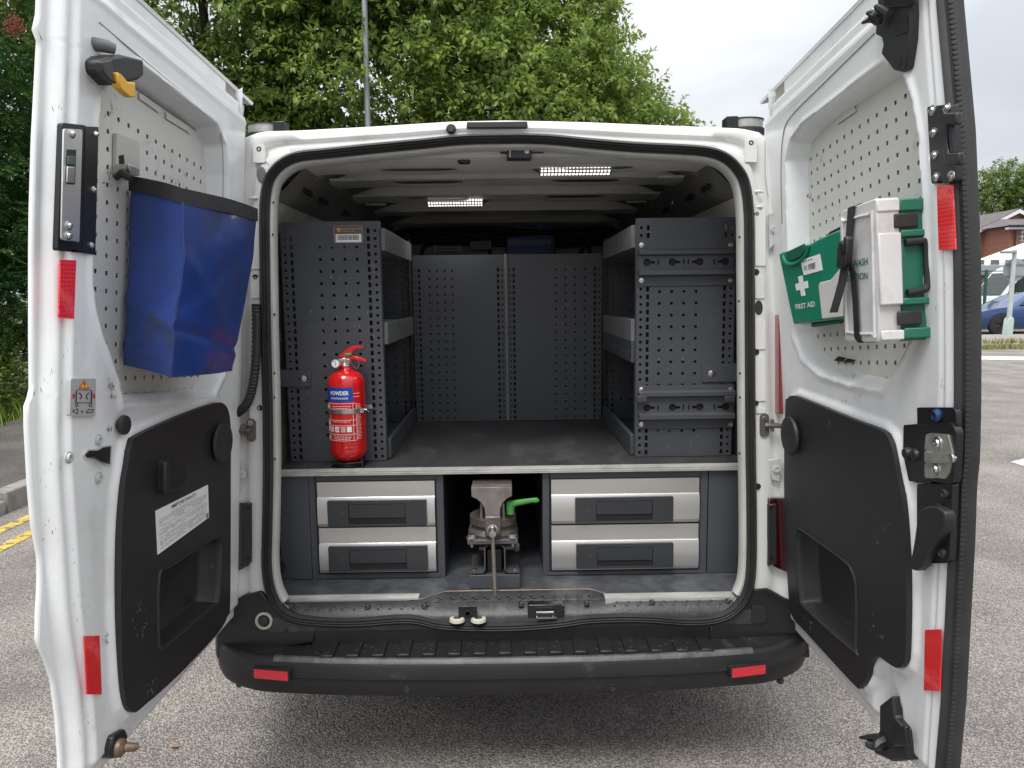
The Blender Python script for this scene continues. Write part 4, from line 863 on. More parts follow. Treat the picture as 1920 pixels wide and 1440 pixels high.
# bulkhead
BK = mat('bulkhead_grey', (.42, .42, .41), .5, var=.12, vscale=3)
mb = MB(); mb.wbox(-.8, .8, 2.36, 2.40, .5, 1.93); bulk = build('bulkhead', mb, BK, van)
bfr = Frame((0, 2.36, 0), (1, 0, 0), (0, 0, 1), (0, -1, 0))
for s in (-1, 1):
    u = sorted((s*.10, s*.52)); mb = MB(); mb.sweep(bfr, ccw(rr(u[0], u[1], 1.45, 1.80, .06)), [(-.012, 0), (-.006, .010), (.006, .010), (.012, 0)]); build('window_surround', mb, RUB, bulk)
a = bfr.px(812, 472, .01); b = bfr.px(866, 444, .01); mb = MB(); mb.box(bfr, a[0], b[0], a[1], b[1], .002, .006); nt_ = build('notice', mb, mat('dim_paper', (.75, .75, .73), .6), bulk)
mb = MB()
for k in range(5): mb.box(bfr, a[0]+.02, b[0]-.02-.01*(k % 2), b[1]-.02-.018*k, b[1]-.016-.018*k, .006, .0065)
build('lettering', mb, INK, nt_)
# dark wiring bundle along the front roof edge and cables
mb = MB(); R2 = np.random.default_rng(9)
for i in range(7):
    x = R2.uniform(-.6, .6); pts = [(-.75, 2.28-.02*i, 1.80+.012*i)]+[(-.75+1.5*t+0, 2.28-.02*i, 1.79+.012*i+.02*math.sin(t*7+i)) for t in (.2, .4, .6, .8)]+[(.75, 2.28-.02*i, 1.80)]
    mb.tube(pts, .013, 6)
build('cable_loom', mb, RUB, van)
mb = MB()
for xx, z0, z1, dx in ((1085, 395, 480, 25), (1068, 400, 430, 30), (1120, 395, 440, -30)):
    p = at_y(xx, z0, 2.25); q = at_y(xx, z1, 2.25); mb.tube([p, p+Vector((dx/300, 0, -.03)), (p+q)/2+Vector((dx/300, 0, 0)), q], .014, 8)
build('power_cable', mb, RUB, van)
for x in (745, 1165):
    a = at_y(x, 440, 2.2); mb = MB(); mb.wbox(a.x-.1, a.x+.1, 2.15, 2.3, a.z-.05, 1.86); build('dark_bracket', mb, BLK, van, bevel=.01)
# equipment on the bulkhead
c = at_y(995, 444, 2.2); iv = thing('power_inverter', (c.x, 2.25, 1.55), 'dark blue power inverter on the bulkhead above the right back panel', 'inverter')
fi = Frame((0, 2.22, 0), (1, 0, 0), (0, 0, 1), (0, -1, 0)); a = fi.px(948, 480); b = fi.px(1041, 409)
mb = MB(); mb.wbox(a[0], b[0], 2.22, 2.35, a[1], b[1]); build('case', mb, mat('navy_case', (.008, .02, .07), .4), iv, bevel=.006)
a2 = fi.px(953, 477); b2 = fi.px(1033, 422); mb = MB()
mb.box(fi, a2[0], b2[0], a2[1], b2[1], .001, .006); fp = build('front_panel', mb, mat('inverter_blue', (.04, .12, .5), .4), iv)
mb = MB(); mb.box(fi, a2[0], b2[0], a2[1]+.055, a2[1]+.085, .007, .009); build('grey_band', mb, mat('inverter_band', (.3, .36, .48), .4), fp)
for x in (970, 1014): q = fi.px(x, 425, .006); bolt('screw', fi, q[0], q[1], .006, .004, SCREW, fp)
d = thing('charge_monitor', (fi.px(898, 440)[0], 2.25, 1.6), 'small grey and black device box hanging beside the blue inverter', 'device')
a = fi.px(881, 468); b = fi.px(921, 420); mb = MB(); mb.prism(fi, rr(a[0], b[0], a[1], b[1], .01), -.1, .0); build('body', mb, BLKM, d, bevel=.004)
mb = MB(); mb.prism(fi, rr(a[0], b[0], b[1]-.05, b[1], .01), 0, .012); build('grey_face', mb, mat('device_grey', (.25, .25, .24), .5), d, bevel=.004)
mb = MB(); mb.box(fi, a[0]+.05, b[0]-.05, b[1]-.03, b[1]-.015, .012, .014); build('display', mb, INK, d)

# ================================================================ STORAGE FIT-OUT
EY = .27
EF = Frame((0, EY, 0), (1, 0, 0), (0, 0, 1), (0, -1, 0))
def hole_cols(fr, cols, y_from, y_to, step, hu, hw, shp, out_d=0):
    pass
Z0, Z1 = .914, 1.718
def end_bands(x0, x1, mirror, zlo=Z0, zhi=Z1, extra=True):
    """x0<x1; mirror=False for the left unit (aisle on the right)"""
    W_ = x1-x0; pitch = .0253; n = int((zhi-zlo-.02)/pitch)
    def col(fx, hu, hw, shp, every=pitch, off=.015, zr=None):
        r = []
        k = 0
        while True:
            z = zlo+off+k*every; k += 1
            if z > zhi-.012: break
            if zr and not (zr[0] < z < zr[1]): continue
            r.append((x0+fx*W_ if not mirror else x1-fx*W_, z, hu, hw, shp))
        return r
    sq = [.39+.125*k for k in range(4)]; P4 = .0395
    defs = [(.035, .0048, .0048, 'c'), (.10, .0045, .0080, 'r')]+[(s, .0045, .0045, 'r') for s in sq]+[(.885, .0050, .0080, 'r'), (.955, .0052, .0052, 'c')]
    edges = []; bands = []
    fxs = [d[0] for d in defs]; cuts = [0]+[(a+b)/2 for a, b in zip(fxs, fxs[1:])]+[1]
    for (fx, hu, hw, shp), ca, cb in zip(defs, cuts, cuts[1:]):
        ua, ub = (x0+ca*W_, x0+cb*W_) if not mirror else (x1-cb*W_, x1-ca*W_)
        zr = None; ev = pitch; off = .015
        if .3 < fx < .8: ev = P4; off = .05; zr = (zlo+.05, zlo+.74)
        bands.append((ua, ub, col(fx, hu, hw, shp, ev, off, zr)))
    return bands
def unit(mirror):
    x0, x1 = (-.75, -.425) if not mirror else (.428, .757)
    s = 1 if not mirror else -1; ax = x1 if not mirror else x0   # aisle side
    t = thing('shelving_unit', ((x0+x1)/2, EY+.39, Z0), 'dark grey perforated shelving unit behind the red extinguisher, brown barcode sticker on top' if not mirror else 'dark grey perforated shelving unit with two keyhole hanging rails, opposite the extinguisher side', 'shelving', 'perforated shelving units on the bench board')
    mb = MB(); mb.holed(EF, end_bands(x0, x1, mirror), Z0, Z1, 0); 
    mb.wbox(x0, x1, EY+.0, EY+.014, Z1-.0, Z1+.0015); build('end_panel', mb, GREY, t, smooth=0, fixn=False)
    # folded aisle post
    pf = Frame((ax, 0, 0), (0, 1, 0), (0, 0, 1), (s, 0, 0)); 
    mb = MB(); mb.holed(pf, [(EY, EY+.03, [(EY+.015, Z0+.015+.0253*k, .0045, .0045, 'c') for k in range(31)])], Z0, Z1, .0); mb.holed(pf, [(1.0, 1.045, [(1.02, Z0+.015+.0253*k, .005, .008, 'r') for k in range(31)])], Z0, Z1, .0); build('corner_post', mb, GREY, t, smooth=0, fixn=False)
    # far end panel with flange
    ff = Frame((0, 1.045, 0), (1, 0, 0), (0, 0, 1), (0, -1, 0)); mb = MB(); mb.holed(ff, end_bands(x0, x1, mirror), Z0, Z1-.04, 0); build('far_panel', mb, GREY, t, smooth=0, fixn=False)
    mb = MB(); xb = x0 if not mirror else x1; mb.wbox(min(xb, xb+s*-.004), max(xb, xb+s*-.004), EY+.003, 1.045, Z0, Z1-.03)
    bk_ = build('back_panel', mb, GREY, t)
    # dark liner set back behind the end panel
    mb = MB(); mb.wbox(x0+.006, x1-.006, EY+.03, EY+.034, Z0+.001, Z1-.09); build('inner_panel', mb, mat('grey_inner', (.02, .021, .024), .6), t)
    for zt, h, ext in ((1.700, .075, 0), (1.385, .075, 0 if not mirror else .07), (.985, .07, 0)):
        mb = MB(); xa = ax+s*.0; 
        mb.wbox(min(xa-s*.003, xa+s*.012), max(xa-s*.003, xa+s*.012), EY+.03, 1.0, zt-h, zt)
        if zt > 1.5: mb.wbox(min(x0, x1)+.01, max(x0, x1)-.01, EY+.04, 1.0, zt-h, zt-h+.003)
        else: mb.wbox(min(x0, x1)+.01, max(x0, x1)-.01, EY+.04, 1.0, zt-.012 if zt > 1 else zt-h, (zt-.009) if zt > 1 else zt-h+.003)
        tr = build('shelf_tray', mb, GREY2 if zt > 1 else GREY, t, bevel=.0015)
        if ext or zt < 1:
            z_lo, z_hi = (zt-h-ext, zt-h) if ext else (zt-h, zt)
            lf_ = Frame((ax+s*.013, 0, 0), (0, 1, 0), (0, 0, 1), (s, 0, 0)); hs = [(EY+.10+.075*k, (z_lo+z_hi)/2, .006, .009, 'c') for k in range(9)]
            cuts = [EY+.03]+[EY+.10+.075*k+.0375 for k in range(8)]+[1.0]
            mb = MB(); mb.holed(lf_, [(cuts[k], cuts[k+1], [hs[k]]) for k in range(9)], z_lo, z_hi, 0)
            if ext: mb.wbox(min(ax, ax+s*.0115), max(ax, ax+s*.0115), EY+.03, 1.0, z_lo-.002, z_hi)
            build('lip', mb, GREY, tr, smooth=0, fixn=False)
    return t
UL = unit(False); UR = unit(True)
def screw(fr, u, w, d, parent, r=.006, m=SCREW):
    mb = MB(); mb.lathe(fr.P(u, w, d), fr.N, [(r*1.5, 0), (r*1.5, .0015), (r, .002), (r*.8, .0055), (r*.35, .006), (r*.3, .003)], 12); return build('screw', mb, m, parent)
# brackets tying the units to the body
for un, pts, sc in ((UL, [(520, 693), (583, 695), (583, 725), (520, 725)], (568, 710)), (UR, [(1316, 683), (1385, 681), (1385, 715), (1316, 716)], (1334, 700))):
    mb = MB(); mb.prism(EF, round_poly(EF.poly(pts, .006), .004), .002, .006); br = build('fixing_bracket', mb, GREY, un, bevel=.001)
    c = EF.px(*sc, .006); screw(EF, c[0], c[1], .006, br, .008)
    mb = MB(); mb.box(EF, c[0]-.018, c[0]+.018, c[1]-.002, c[1]+.002, .006, .0066); build('slot', mb, DARK, br)
# hanging rails on the right unit
def hang_rail(yt, yb, y1, y2, yk, clips):
    L_, R_ = 1197, 1377
    a = EF.px(L_, yb, .01); b = EF.px(R_, yt, .01)
    r1 = EF.px(1200, y1, .03)[1]; r2 = EF.px(1200, y2, .03)[1]; zk = EF.px(1200, yk, .012)[1]
    prof = [(b[1], .002), (b[1], .005), (r1+.012, .006), (r1+.006, .024), (r1-.006, .024), (r1-.012, .010), (r2+.014, .010), (r2+.008, .026), (r2-.006, .026), (r2-.012, .006), (a[1], .005), (a[1], .002)]
    mb = MB(); rows = [[EF.P(u, z, d) for u in (a[0], b[0])] for z, d in prof]; 
    mb.grid(rows[:5]); mb.grid(rows[6:]); mb.grid(rows[4:6])
    # keyholed web
    w0, w1 = r2+.014, r1-.012; hs = []
    xk = [EF.px(x, yk, .01)[0] for x in (1213, 1261, 1312, 1360)]
    cuts = [a[0]]+[(p+q)/2 for p, q in zip(xk, xk[1:])]+[b[0]]
    web = MB(); 
    for i, x in enumerate(xk):
        s = 1 if i < 2 else -1; kh = []
        for j in range(14):
            an = .45+j*(2*math.pi-.9)/13; kh.append((x+.0130*math.cos(an)*s, zk+.0125*math.sin(an)))
        kh += [(x+.027*s, zk-.0035), (x+.027*s, zk+.0035)]
        kh = ccw(kh)
        arc = [(x+s*(.032+.009*math.cos(t)), zk+.011*math.sin(t)) for t in np.linspace(-1.2, 1.2, 7)]+[(x+s*(.032+.004*math.cos(t)), zk+.0065*math.sin(t)) for t in np.linspace(1.1, -1.1, 7)]
        web.prism(EF, [(cuts[i], w0), (cuts[i+1], w0), (cuts[i+1], w1), (cuts[i], w1)], .008, .010, holes=[kh[::-1], ccw(arc)[::-1]], back=False)
    mb.box(EF, a[0]+.001, b[0]-.001, w0-.001, w1+.001, .0012, .0016)
    hr = build('hanging_rail', mb, GREY, UR, smooth=30)
    vb = MB(); vb.box(EF, a[0]+.002, b[0]-.002, w0, w1, .0022, .003); build('rail_shade_backing', vb, DARK, hr)  # black sheet added behind the web, standing in for shade inside the keyholes
    build('keyhole_web', web, GREY, hr, smooth=0)
    for x in (1203, 1370):
        for y in ((yt+y1)/2-1, (y2+yb)/2+2):
            c = EF.px(x, y, .006); screw(EF, c[0], c[1], .0055, hr, .0055)
    if clips:
        for x in (1204, 1369):
            c = EF.px(x, y1+8, .03); mb = MB(); mb.box(EF, c[0]-.017, c[0]+.017, c[1]-.011, c[1]+.011, .012, .032); build('rubber_clip', mb, mat('grey_rubber', (.05, .045, .045), .7), hr, bevel=.003)
hang_rail(448, 536, 473, 512, 492, False)
hang_rail(721, 804, 741, 784, 765, True)
# sticker
a = EF.px(626, 456, .003); b = EF.px(679, 422, .003); fs_ = EF
mb = MB(); mb.prism(EF, rr(a[0], b[0], a[1], b[1], .003), .0005, .0015); st = build('barcode_sticker', mb, mat('clear_film', (.22, .19, .17), .3), UL)
mb = MB(); mb.box(EF, a[0]+.003, b[0]-.003, a[1]+.030, b[1]-.002, .0016, .002); build('brown_band', mb, BROWN, st)
mb = MB(); mb.box(EF, a[0]+.007, b[0]-.005, a[1]+.003, a[1]+.029, .0016, .002); build('white_band', mb, PAPER, st)
mb = MB(); x = a[0]+.012; rb = random.Random(4)
while x < b[0]-.012:
    w_ = rb.choice((.0008, .0014, .002)); mb.box(EF, x, x+w_, a[1]+.010, a[1]+.026, .002, .0024); x += w_+rb.choice((.0008, .0014))
build('barcode', mb, INK, st)
mb = MB(); cx_, cy_ = a[0]+.017, b[1]-.015; mb.prism(EF, [(cx_-.006, cy_+.006), (cx_-.006, cy_-.002), (cx_, cy_-.008), (cx_+.006, cy_-.002), (cx_+.006, cy_+.006), (cx_, cy_+.008)][::-1], .002, .0024); build('shield_emblem', mb, mat('amber_print', (.6, .28, .05), .5), st)
text('lettering', 'Capturing and Distribution', EF, a[0]+.053, b[1]-.011, .0022, .0075, mat('pale_brown_ink', (.5, .38, .32), .5), st)
text('lettering', 'The quality choice', EF, a[0]+.044, b[1]-.019, .0022, .0065, mat('pale_brown_ink', (.5, .38, .32), .5), st)
# back panels
PF = Frame((0, 1.05, 0), (1, 0, 0), (0, 0, 1), (0, -1, 0))
def backpanel(x0, x1, sq, lab):
    t = thing('partition_panel', ((x0+x1)/2, 1.05, Z0), lab, 'panel', 'perforated panels closing the back of the bench')
    z0, z1 = .914, 1.652; W_ = x1-x0
    defs = [(.025, .004, .004, 'c'), (.065, .005, .0075, 'r')]+[(s, .004, .004, 'r') for s in sq]+[(.93, .005, .0075, 'r'), (.975, .004, .004, 'c')]
    cuts = [0]+[(p[0]+q[0])/2 for p, q in zip(defs, defs[1:])]+[1]; bands = []
    for (fx, hu, hw, shp), ca, cb in zip(defs, cuts, cuts[1:]):
        mid = .1 < fx < .9; ev = .0345 if mid else .0253; k0 = 1
        hs = [(x0+fx*W_, z0+.015+ev*k, hu, hw, shp) for k in range(int((z1-z0-.03)/ev)) if not mid or z0+.015+ev*k < z1-.06]
        bands.append((x0+ca*W_, x0+cb*W_, hs))
    mb = MB(); mb.holed(PF, bands, z0, z1, 0); mb.wbox(x0, x1, 1.051, 1.052, z1, z1+.001); build('sheet', mb, GREY, t, smooth=0, fixn=False)
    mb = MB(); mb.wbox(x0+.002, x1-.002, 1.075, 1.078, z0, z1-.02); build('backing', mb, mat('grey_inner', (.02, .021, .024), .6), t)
    return t
lp = backpanel(-.415, -.013, [.08+.10+.083*k for k in range(4)], 'left one of the two tall dark perforated panels at the back of the bench')
rp_ = backpanel(.001, .415, [.515+.105*k*.98 for k in range(4)], 'right one of the two tall dark perforated panels at the back of the bench')
mb = MB(); mb.wbox(-.0125, .0005, 1.043, 1.053, .914, 1.655); build('edge_trim', mb, GREY2, lp, bevel=.002)

# bench board
bb = thing('bench_board', (0, .6, .89), 'wide black worktop board with a scuffed aluminium front edge across the van', 'worktop')
mb = MB(); mb.wbox(-.775, .775, .157, 1.75, .893, .912); build('board', mb, BENCH, bb)
mb = MB(); mb.wbox(-.775, .775, .149, .1565, .892, .9145)
for k in range(2): mb.wbox(-.775, .775, .1475, .149, .898+.007*k, .900+.007*k)
build('front_edge', mb, mat('scuffed_edge', (.55, .54, .50), .5, .3, var=.2, vscale=25, stretch=(.3, 1, 1), dirt=(.2, .19, .17), dscale=18, dlo=.55, dhi=.7, damt=.6), bb)

# drawer cabinets
CY = .165; CF = Frame((0, CY, 0), (1, 0, 0), (0, 0, 1), (0, -1, 0))
def cabinet(lab, xo, xd, filler, draws, hand, side):
    # xo: outer frame px x-range; xd drawer px x-range
    yb = .5365; zt = .891
    X0 = CF.px(xo[0], 1000)[0]; X1 = CF.px(xo[1], 1000)[0]; D0 = CF.px(xd[0], 1000)[0]; D1 = CF.px(xd[1], 1000)[0]; f0 = CF.px(filler[0], 1000)[0]; f1 = CF.px(filler[1], 1000)[0]
    t = thing('drawer_cabinet', ((X0+X1)/2, CY+.4, yb), lab, 'cabinet', 'low drawer cabinets under the bench board')
    dz0 = CF.px(xd[0], draws[-1][1])[1]; dz1 = CF.px(xd[0], draws[0][0])[1]
    mb = MB(); mb.prism(CF, [(X0, yb), (X1, yb), (X1, zt), (X0, zt)], -.004, .0, holes=[[(D0-.003, dz0-.003), (D0-.003, dz1+.003), (D1+.003, dz1+.003), (D1+.003, dz0-.003)]])
    for xx in (X0, X1-.003): mb.wbox(xx, xx+.003, CY+.004, CY+1.2, yb, zt)
    build('carcass', mb, GREY, t)
    mb = MB(); mb.box(CF, min(D0-.012, D0-.012), D1+.012, yb+.001, dz0-.006, .0, .003); build('plinth', mb, GREY, t, bevel=.001)
    mb = MB(); mb.box(CF, D0-.008, D0-.004, yb, zt, .0, .001); mb.box(CF, D1+.004, D1+.006, yb, zt, 0, .001); build('seam', mb, DARK, t)
    mb = MB(); mb.box(CF, f0, f1, yb, zt, -.004, .0005 if 1 else 0); build('filler_panel', mb, GREY, t, bevel=.001)
    for i, ((y0, y1), (hx0, hx1, hy0, hy1)) in enumerate(zip(draws, hand)):
        z1 = CF.px(xd[0], y0)[1]; z0 = CF.px(xd[0], y1)[1]+.002; zc = z1-(z1-z0)*.345
        mb = MB(); prof = [(z1, -.015), (z1, .003), (zc+.001, .002), (zc-.001, .006), (zc-.012, .010), ((zc+z0)/2, .012), (z0+.012, .010), (z0+.001, .005), (z0, -.015)]
        mb.grid([[CF.P(u, z, d) for u in np.linspace(D0, D1, 9)] for z, d in prof]); mb.add([CF.P(D0, z, d) for z, d in prof], [tuple(range(9))]); mb.add([CF.P(D1, z, d) for z, d in prof], [tuple(range(9))[::-1]])
        dr = build('drawer_front', mb, STEEL, t, smooth=20)
        a = CF.px(hx0, hy1, .02); b = CF.px(hx1, hy0, .02); gx0 = a[0]+(b[0]-a[0])*.21; gx1 = a[0]+(b[0]-a[0])*.79; gz0 = a[1]+.006; gz1 = b[1]-.012
        mb = MB(); mb.prism(CF, rr(a[0], b[0], a[1], b[1], .004), .004, .020, holes=[[(gx0, gz0), (gx0, gz1), (gx1, gz1), (gx1, gz0)]]); 
        hp = build('handle_plate', mb, mat('charcoal_plastic', (.035, .037, .040), .45, var=.1, bump=.15, bscale=500), t, bevel=.0015)
        mb = MB(); zz = gz0+(gz1-gz0)*.32; mb.prism(CF, [(gx0+.001, zz), (gx1-.001, zz), (gx1-.001, gz1-.001), (gx0+.001, gz1-.001)], .0150, .0190); build('pull_flap', mb, mat('charcoal_flap', (.03, .033, .038), .4), hp, bevel=.0015)
        mb = MB(); mb.box(CF, gx0, gx1, gz0, zz, .0150, .0164); build('finger_recess', mb, DARK, hp)
        c = (a[0]+(b[0]-a[0])*.14, (a[1]+b[1])/2); mb = MB(); mb.lathe(CF.P(c[0], c[1], .02), CF.N, [(.007, 0), (.007, .001), (.002, .0012)], 14); build('lock', mb, mat('lock_dark', (.05, .05, .05), .3), hp)
        mb = MB(); c = (a[0]+(b[0]-a[0])*.895, (a[1]+b[1])/2)
        for k in range(3): mb.box(CF, c[0]-.010, c[0]+.010, c[1]-.007+.006*k, c[1]-.0055+.006*k, .020, .0207)
        mb.box(CF, c[0]-.0015, c[0]+.0015, c[1]-.009, c[1]+.009, .0201, .0208); build('embossed_mark', mb, mat('lock_dark', (.05, .05, .05), .3), hp)
    return t
cabinet('low cabinet with two short steel drawers, left of the bench vice', (583, 833), (598.5, 817), (525, 582), [(904, 989), (990, 1075)], [(615, 799, 937, 988), (617, 801, 1023, 1073)], -1)
cabinet('low cabinet with two wide steel drawers, right of the bench vice', (1018, 1325), (1034, 1309), (1327, 1400), [(899, 983), (985, 1070)], [(1079, 1263, 931, 981), (1081, 1263, 1018, 1067)], 1)
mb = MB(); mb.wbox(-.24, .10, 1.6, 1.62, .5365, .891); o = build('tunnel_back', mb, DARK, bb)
# ================================================================ BENCH VICE
VY = .062
VF = Frame((0, VY, 0), (1, 0, 0), (0, 0, 1), (0, -1, 0))
vc = VF.px(925, 1090); vice = thing('bench_vice', (vc[0], VY+.1, .536), 'worn cast iron bench vice with a bright green lever between the drawer cabinets', 'vice')
s_ = 1/587.
X = lambda px: VF.px(px, 1000)[0]
Zp = lambda py: VF.px(925, py)[1]
mb = MB(); mb.wbox(X(879), X(974), VY+.0, VY+.19, .536, Zp(1078)); build('base_block', mb, GREY, vice, bevel=.002)
for s, xa, xb in ((-1, 881, 909), (1, 944, 974)):
    z0, z1 = Zp(1077), Zp(1027); mb = MB()
    if s < 0: path = [(X(881), z0+.004), (X(904), z0+.004), (X(907), z0+.012), (X(907), z1), (X(912), z1+.004)]
    else: path = [(X(973), z0+.004), (X(950), z0+.004), (X(947), z0+.012), (X(947), z1), (X(941), z1+.004)]
    rows = [[VF.P(u, w, d) for d in (.0, -.16)] for u, w in path]; rows2 = [[VF.P(u+.004*(-s), w+.004, d) for d in (0, -.16)] for u, w in path]
    mb.grid(rows); mb.grid(rows2)
    for i in range(4): mb.add([rows[i][0], rows[i+1][0], rows2[i+1][0], rows2[i][0]], [(0, 1, 2, 3)])
    br = build('channel_bracket', mb, mat('dull_grey_steel', (.11, .11, .115), .45, .4, var=.2, vscale=30), vice, smooth=0)
    mb = MB(); mb.lathe((X(888 if s < 0 else 965), VY+.02, z0+.008), (0, 0, 1), [(.008, 0), (.008, .004), (.004, .006)], 6); build('bolt', mb, STEEL2, br)
mb = MB(); mb.wbox(X(911), X(941), VY+.02, VY+.17, Zp(1078), Zp(1034)); build('slide_bar', mb, BLKM, vice, bevel=.004)
mb = MB(); mb.tube([(X(897), VY+.05, Zp(1037)), (X(972), VY+.05, Zp(1036))], .009, 10); mb.lathe((X(965), VY+.05, Zp(1036)), (1, 0, 0), [(.016, 0), (.016, .012), (.010, .016)], 6); build('cross_bolt', mb, CAST, vice)
mb = MB(); mb.wbox(X(876), X(971), VY-.005, VY+.17, Zp(1020), Zp(1011)); build('base_plate', mb, mat('dull_grey_steel', (.11, .11, .115), .45, .4), vice, bevel=.002)
cx_ = X(924); mb = MB(); mb.lathe((cx_, VY+.085, Zp(1011)), (0, 0, 1), [(.082, 0), (.082, .006), (.074, .012), (.068, .020), (.072, .030), (.076, .034), (.076, .056), (.066, .062), (.03, .062)], 32); build('swivel_base', mb, CAST, vice)
for x, y in ((884, 0), (961, 0)):
    mb = MB(); mb.lathe((X(x), VY+.01, Zp(1010)), (0, 0, 1), [(.019, 0), (.019, .004), (.014, .005), (.012, .013), (.004, .014)], 8); o = build('bolt', mb, STEEL2, vice)
    mb = MB(); mb.lathe((X(x), VY+.01, Zp(1021)), (0, 0, -1), [(.005, 0), (.005, .010), (.002, .013)], 8); build('bolt_tip', mb, STEEL2, vice)
mb = MB(); mb.prism(VF, [(X(909), Zp(1005)), (X(940), Zp(1005)), (X(940), Zp(966)), (X(909), Zp(966))], -.10, .012); build('body_casting', mb, CAST, vice, bevel=.006)
jawp = [(885, 914), (961, 914), (961, 931), (951, 936), (943, 944), (939, 954), (938, 969), (910, 969), (909, 954), (904, 944), (896, 936), (885, 931)]
mb = MB(); mb.prism(VF, [(X(x), Zp(y)) for x, y in jawp][::-1], -.045, .0); build('front_jaw', mb, CASTL, vice, bevel=.002)
mb = MB(); mb.prism(VF, [(X(x*1.0), Zp(y+2)) for x, y in jawp][::-1], -.12, -.052); build('rear_jaw', mb, CAST, vice, bevel=.002)
for x in (903, 944):
    mb = MB(); mb.tube([(X(x), VY+.03, Zp(980)), (X(x), VY+.03, Zp(948))], [.006, .005], 8); build('guide_pin', mb, CASTL, vice)
mb = MB(); sc_ = Vector((X(924), VY-.016, Zp(990))); mb.lathe(sc_, (0, -1, 0), [(.018, 0), (.018, .006), (.013, .008), (.013, .040), (.011, .045), (.004, .046)], 20); build('screw_head', mb, STEEL2, vice)
p0 = Vector((sc_.x, VY-.047, Zp(984))); p1 = Vector((sc_.x+.006, VY-.055, Zp(1112)-.004)); mb = MB(); mb.tube([p0, p0*.85+p1*.15, p1], [.0055, .0062, .0068], 10); mb.lathe(p1+Vector((0, 0, .004)), (0, 0, -1), [(.006, 0), (.009, .004), (.009, .010), (.005, .014)], 12); mb.lathe(p0+Vector((0, 0, .004)), (0, 0, 1), [(.009, -.004), (.009, .004), (.005, .008)], 12); build('tommy_bar', mb, mat('aged_bar_steel', (.33, .30, .27), .42, .8, var=.2, vscale=30), vice)
hx, hz = X(957.5), Zp(969); mb = MB(); mb.lathe((hx, VY+.03, hz), (0, 0, 1), [(.0125, 0), (.013, .012), (.0145, .022), (.0145, .040), (.010, .042)], 18)
A = Vector((hx, VY+.03, hz+.031)); Bq = Vector((X(1007), VY-.005, Zp(939))); dv = Bq-A
mb.tube([A+dv*.08, A+dv*.3+Vector((0, 0, .002)), A+dv*.8+Vector((0, 0, .003)), Bq+Vector((0, 0, .001)), Bq+dv.normalized()*.004+Vector((0, 0, -.004))], [.011, .0095, .008, .009, .006], 10); build('green_lever', mb, GREENP, vice)

# ================================================================ FIRE EXTINGUISHER
FY = .215; fx = at_y(651.5, 780, FY).x
ext = thing('fire_extinguisher', (fx, FY, .914), 'red powder fire extinguisher strapped upright at the left shelving unit', 'fire extinguisher')
R_ = .0605
def fz(py): return at_y(651, py, FY-R_*.6).z
z0 = .932; zs = fz(722); zn = fz(686)
prof = [(.02, z0-.004), (R_*.55, z0-.003), (R_*.82, z0+.010), (R_*.93, z0+.022), (R_*.955, z0+.026), (R_, z0+.034), (R_, zs), (R_*.985, zs+.012), (R_*.90, zs+.026), (R_*.70, zs+.038), (R_*.45, zs+.044), (R_*.34, zs+.050), (R_*.32, zs+.062)]
mb = MB(); mb.lathe((fx, FY, 0), (0, 0, 1), [(r, z) for r, z in prof], 48); cyl = build('cylinder', mb, RED, ext, smooth=60)
mb = MB(); mb.lathe((fx, FY, 0), (0, 0, 1), [(R_+.0006, z0+.036), (R_+.0012, z0+.037), (R_+.0006, z0+.038)], 48, cap=False); mb.lathe((fx, FY, 0), (0, 0, 1), [(R_+.0006, z0+.050), (R_+.0012, z0+.051), (R_+.0006, z0+.052)], 48, cap=False); build('weld_bead', mb, RED, cyl)
class Cyl:
    def __init__(s, cx, cy, R): s.cx, s.cy, s.R = cx, cy, R; s.N = Vector((0, -1, 0))
    def P(s, u, w, d=0): a = u/s.R; r = s.R+d; return Vector((s.cx+r*math.sin(a), s.cy-r*math.cos(a), w))
CFx = Cyl(fx, FY, R_)
def patch(name, u0, u1, za, zb, d, m, parent):
    mb = MB(); mb.grid([[CFx.P(u, z, d) for u in np.linspace(u0, u1, 14)] for z in (za, zb)]); return build(name, mb, m, parent, smooth=60, fixn=False)
BL = mat('blue_label', (.01, .05, .33), .35)
pt_ = patch('blue_label', -.075, .034, fz(752), fz(725), .0006, BL, cyl)
text('powder_lettering', 'POWDER', CFx, -.013, (fz(741)+fz(731))/2, .0011, .0180, WHI, cyl, sx=.84, bold=.03)
text('extinguisher_lettering', 'FIRE EXTINGUISHER', CFx, -.013, fz(745.5), .0011, .0080, WHI, cyl, sx=.86, bold=.02)
PK = mat('pale_red_print', (.75, .45, .43), .4)
def line(u0, u1, z, h=.0012, m=WHI, d=.0009): 
    mb = MB(); mb.grid([[CFx.P(u, zz, d) for u in np.linspace(u0, u1, 10)] for zz in (z-h/2, z+h/2)]); return mb
fr_ = MB()
for y in (755, 766, 786, 796, 812, 824):
    q = line(-.082, .040, fz(y)); fr_.add(q.v, q.f)
for u in (-.052, .031, .042):
    q = line(u, u+.0012, 1, 1); za, zb = fz(824), fz(755); fr_.grid([[CFx.P(u+k*.0006, z, .0009) for k in (0, 2)] for z in np.linspace(za, zb, 4)])
for y in (737, 743): q = line(.034, .058, fz(y)); fr_.add(q.v, q.f)
build('label_border', fr_, WHI, cyl, smooth=0, fixn=False)
sm = MB(); rb = random.Random(5)
for y in np.arange(757, 824, 2.6):
    u = .035+.008
    while u < .058: l_ = rb.uniform(.003, .008); q = line(u, min(u+l_, .06), fz(y), .0010); sm.add(q.v, q.f); u += l_+.0015
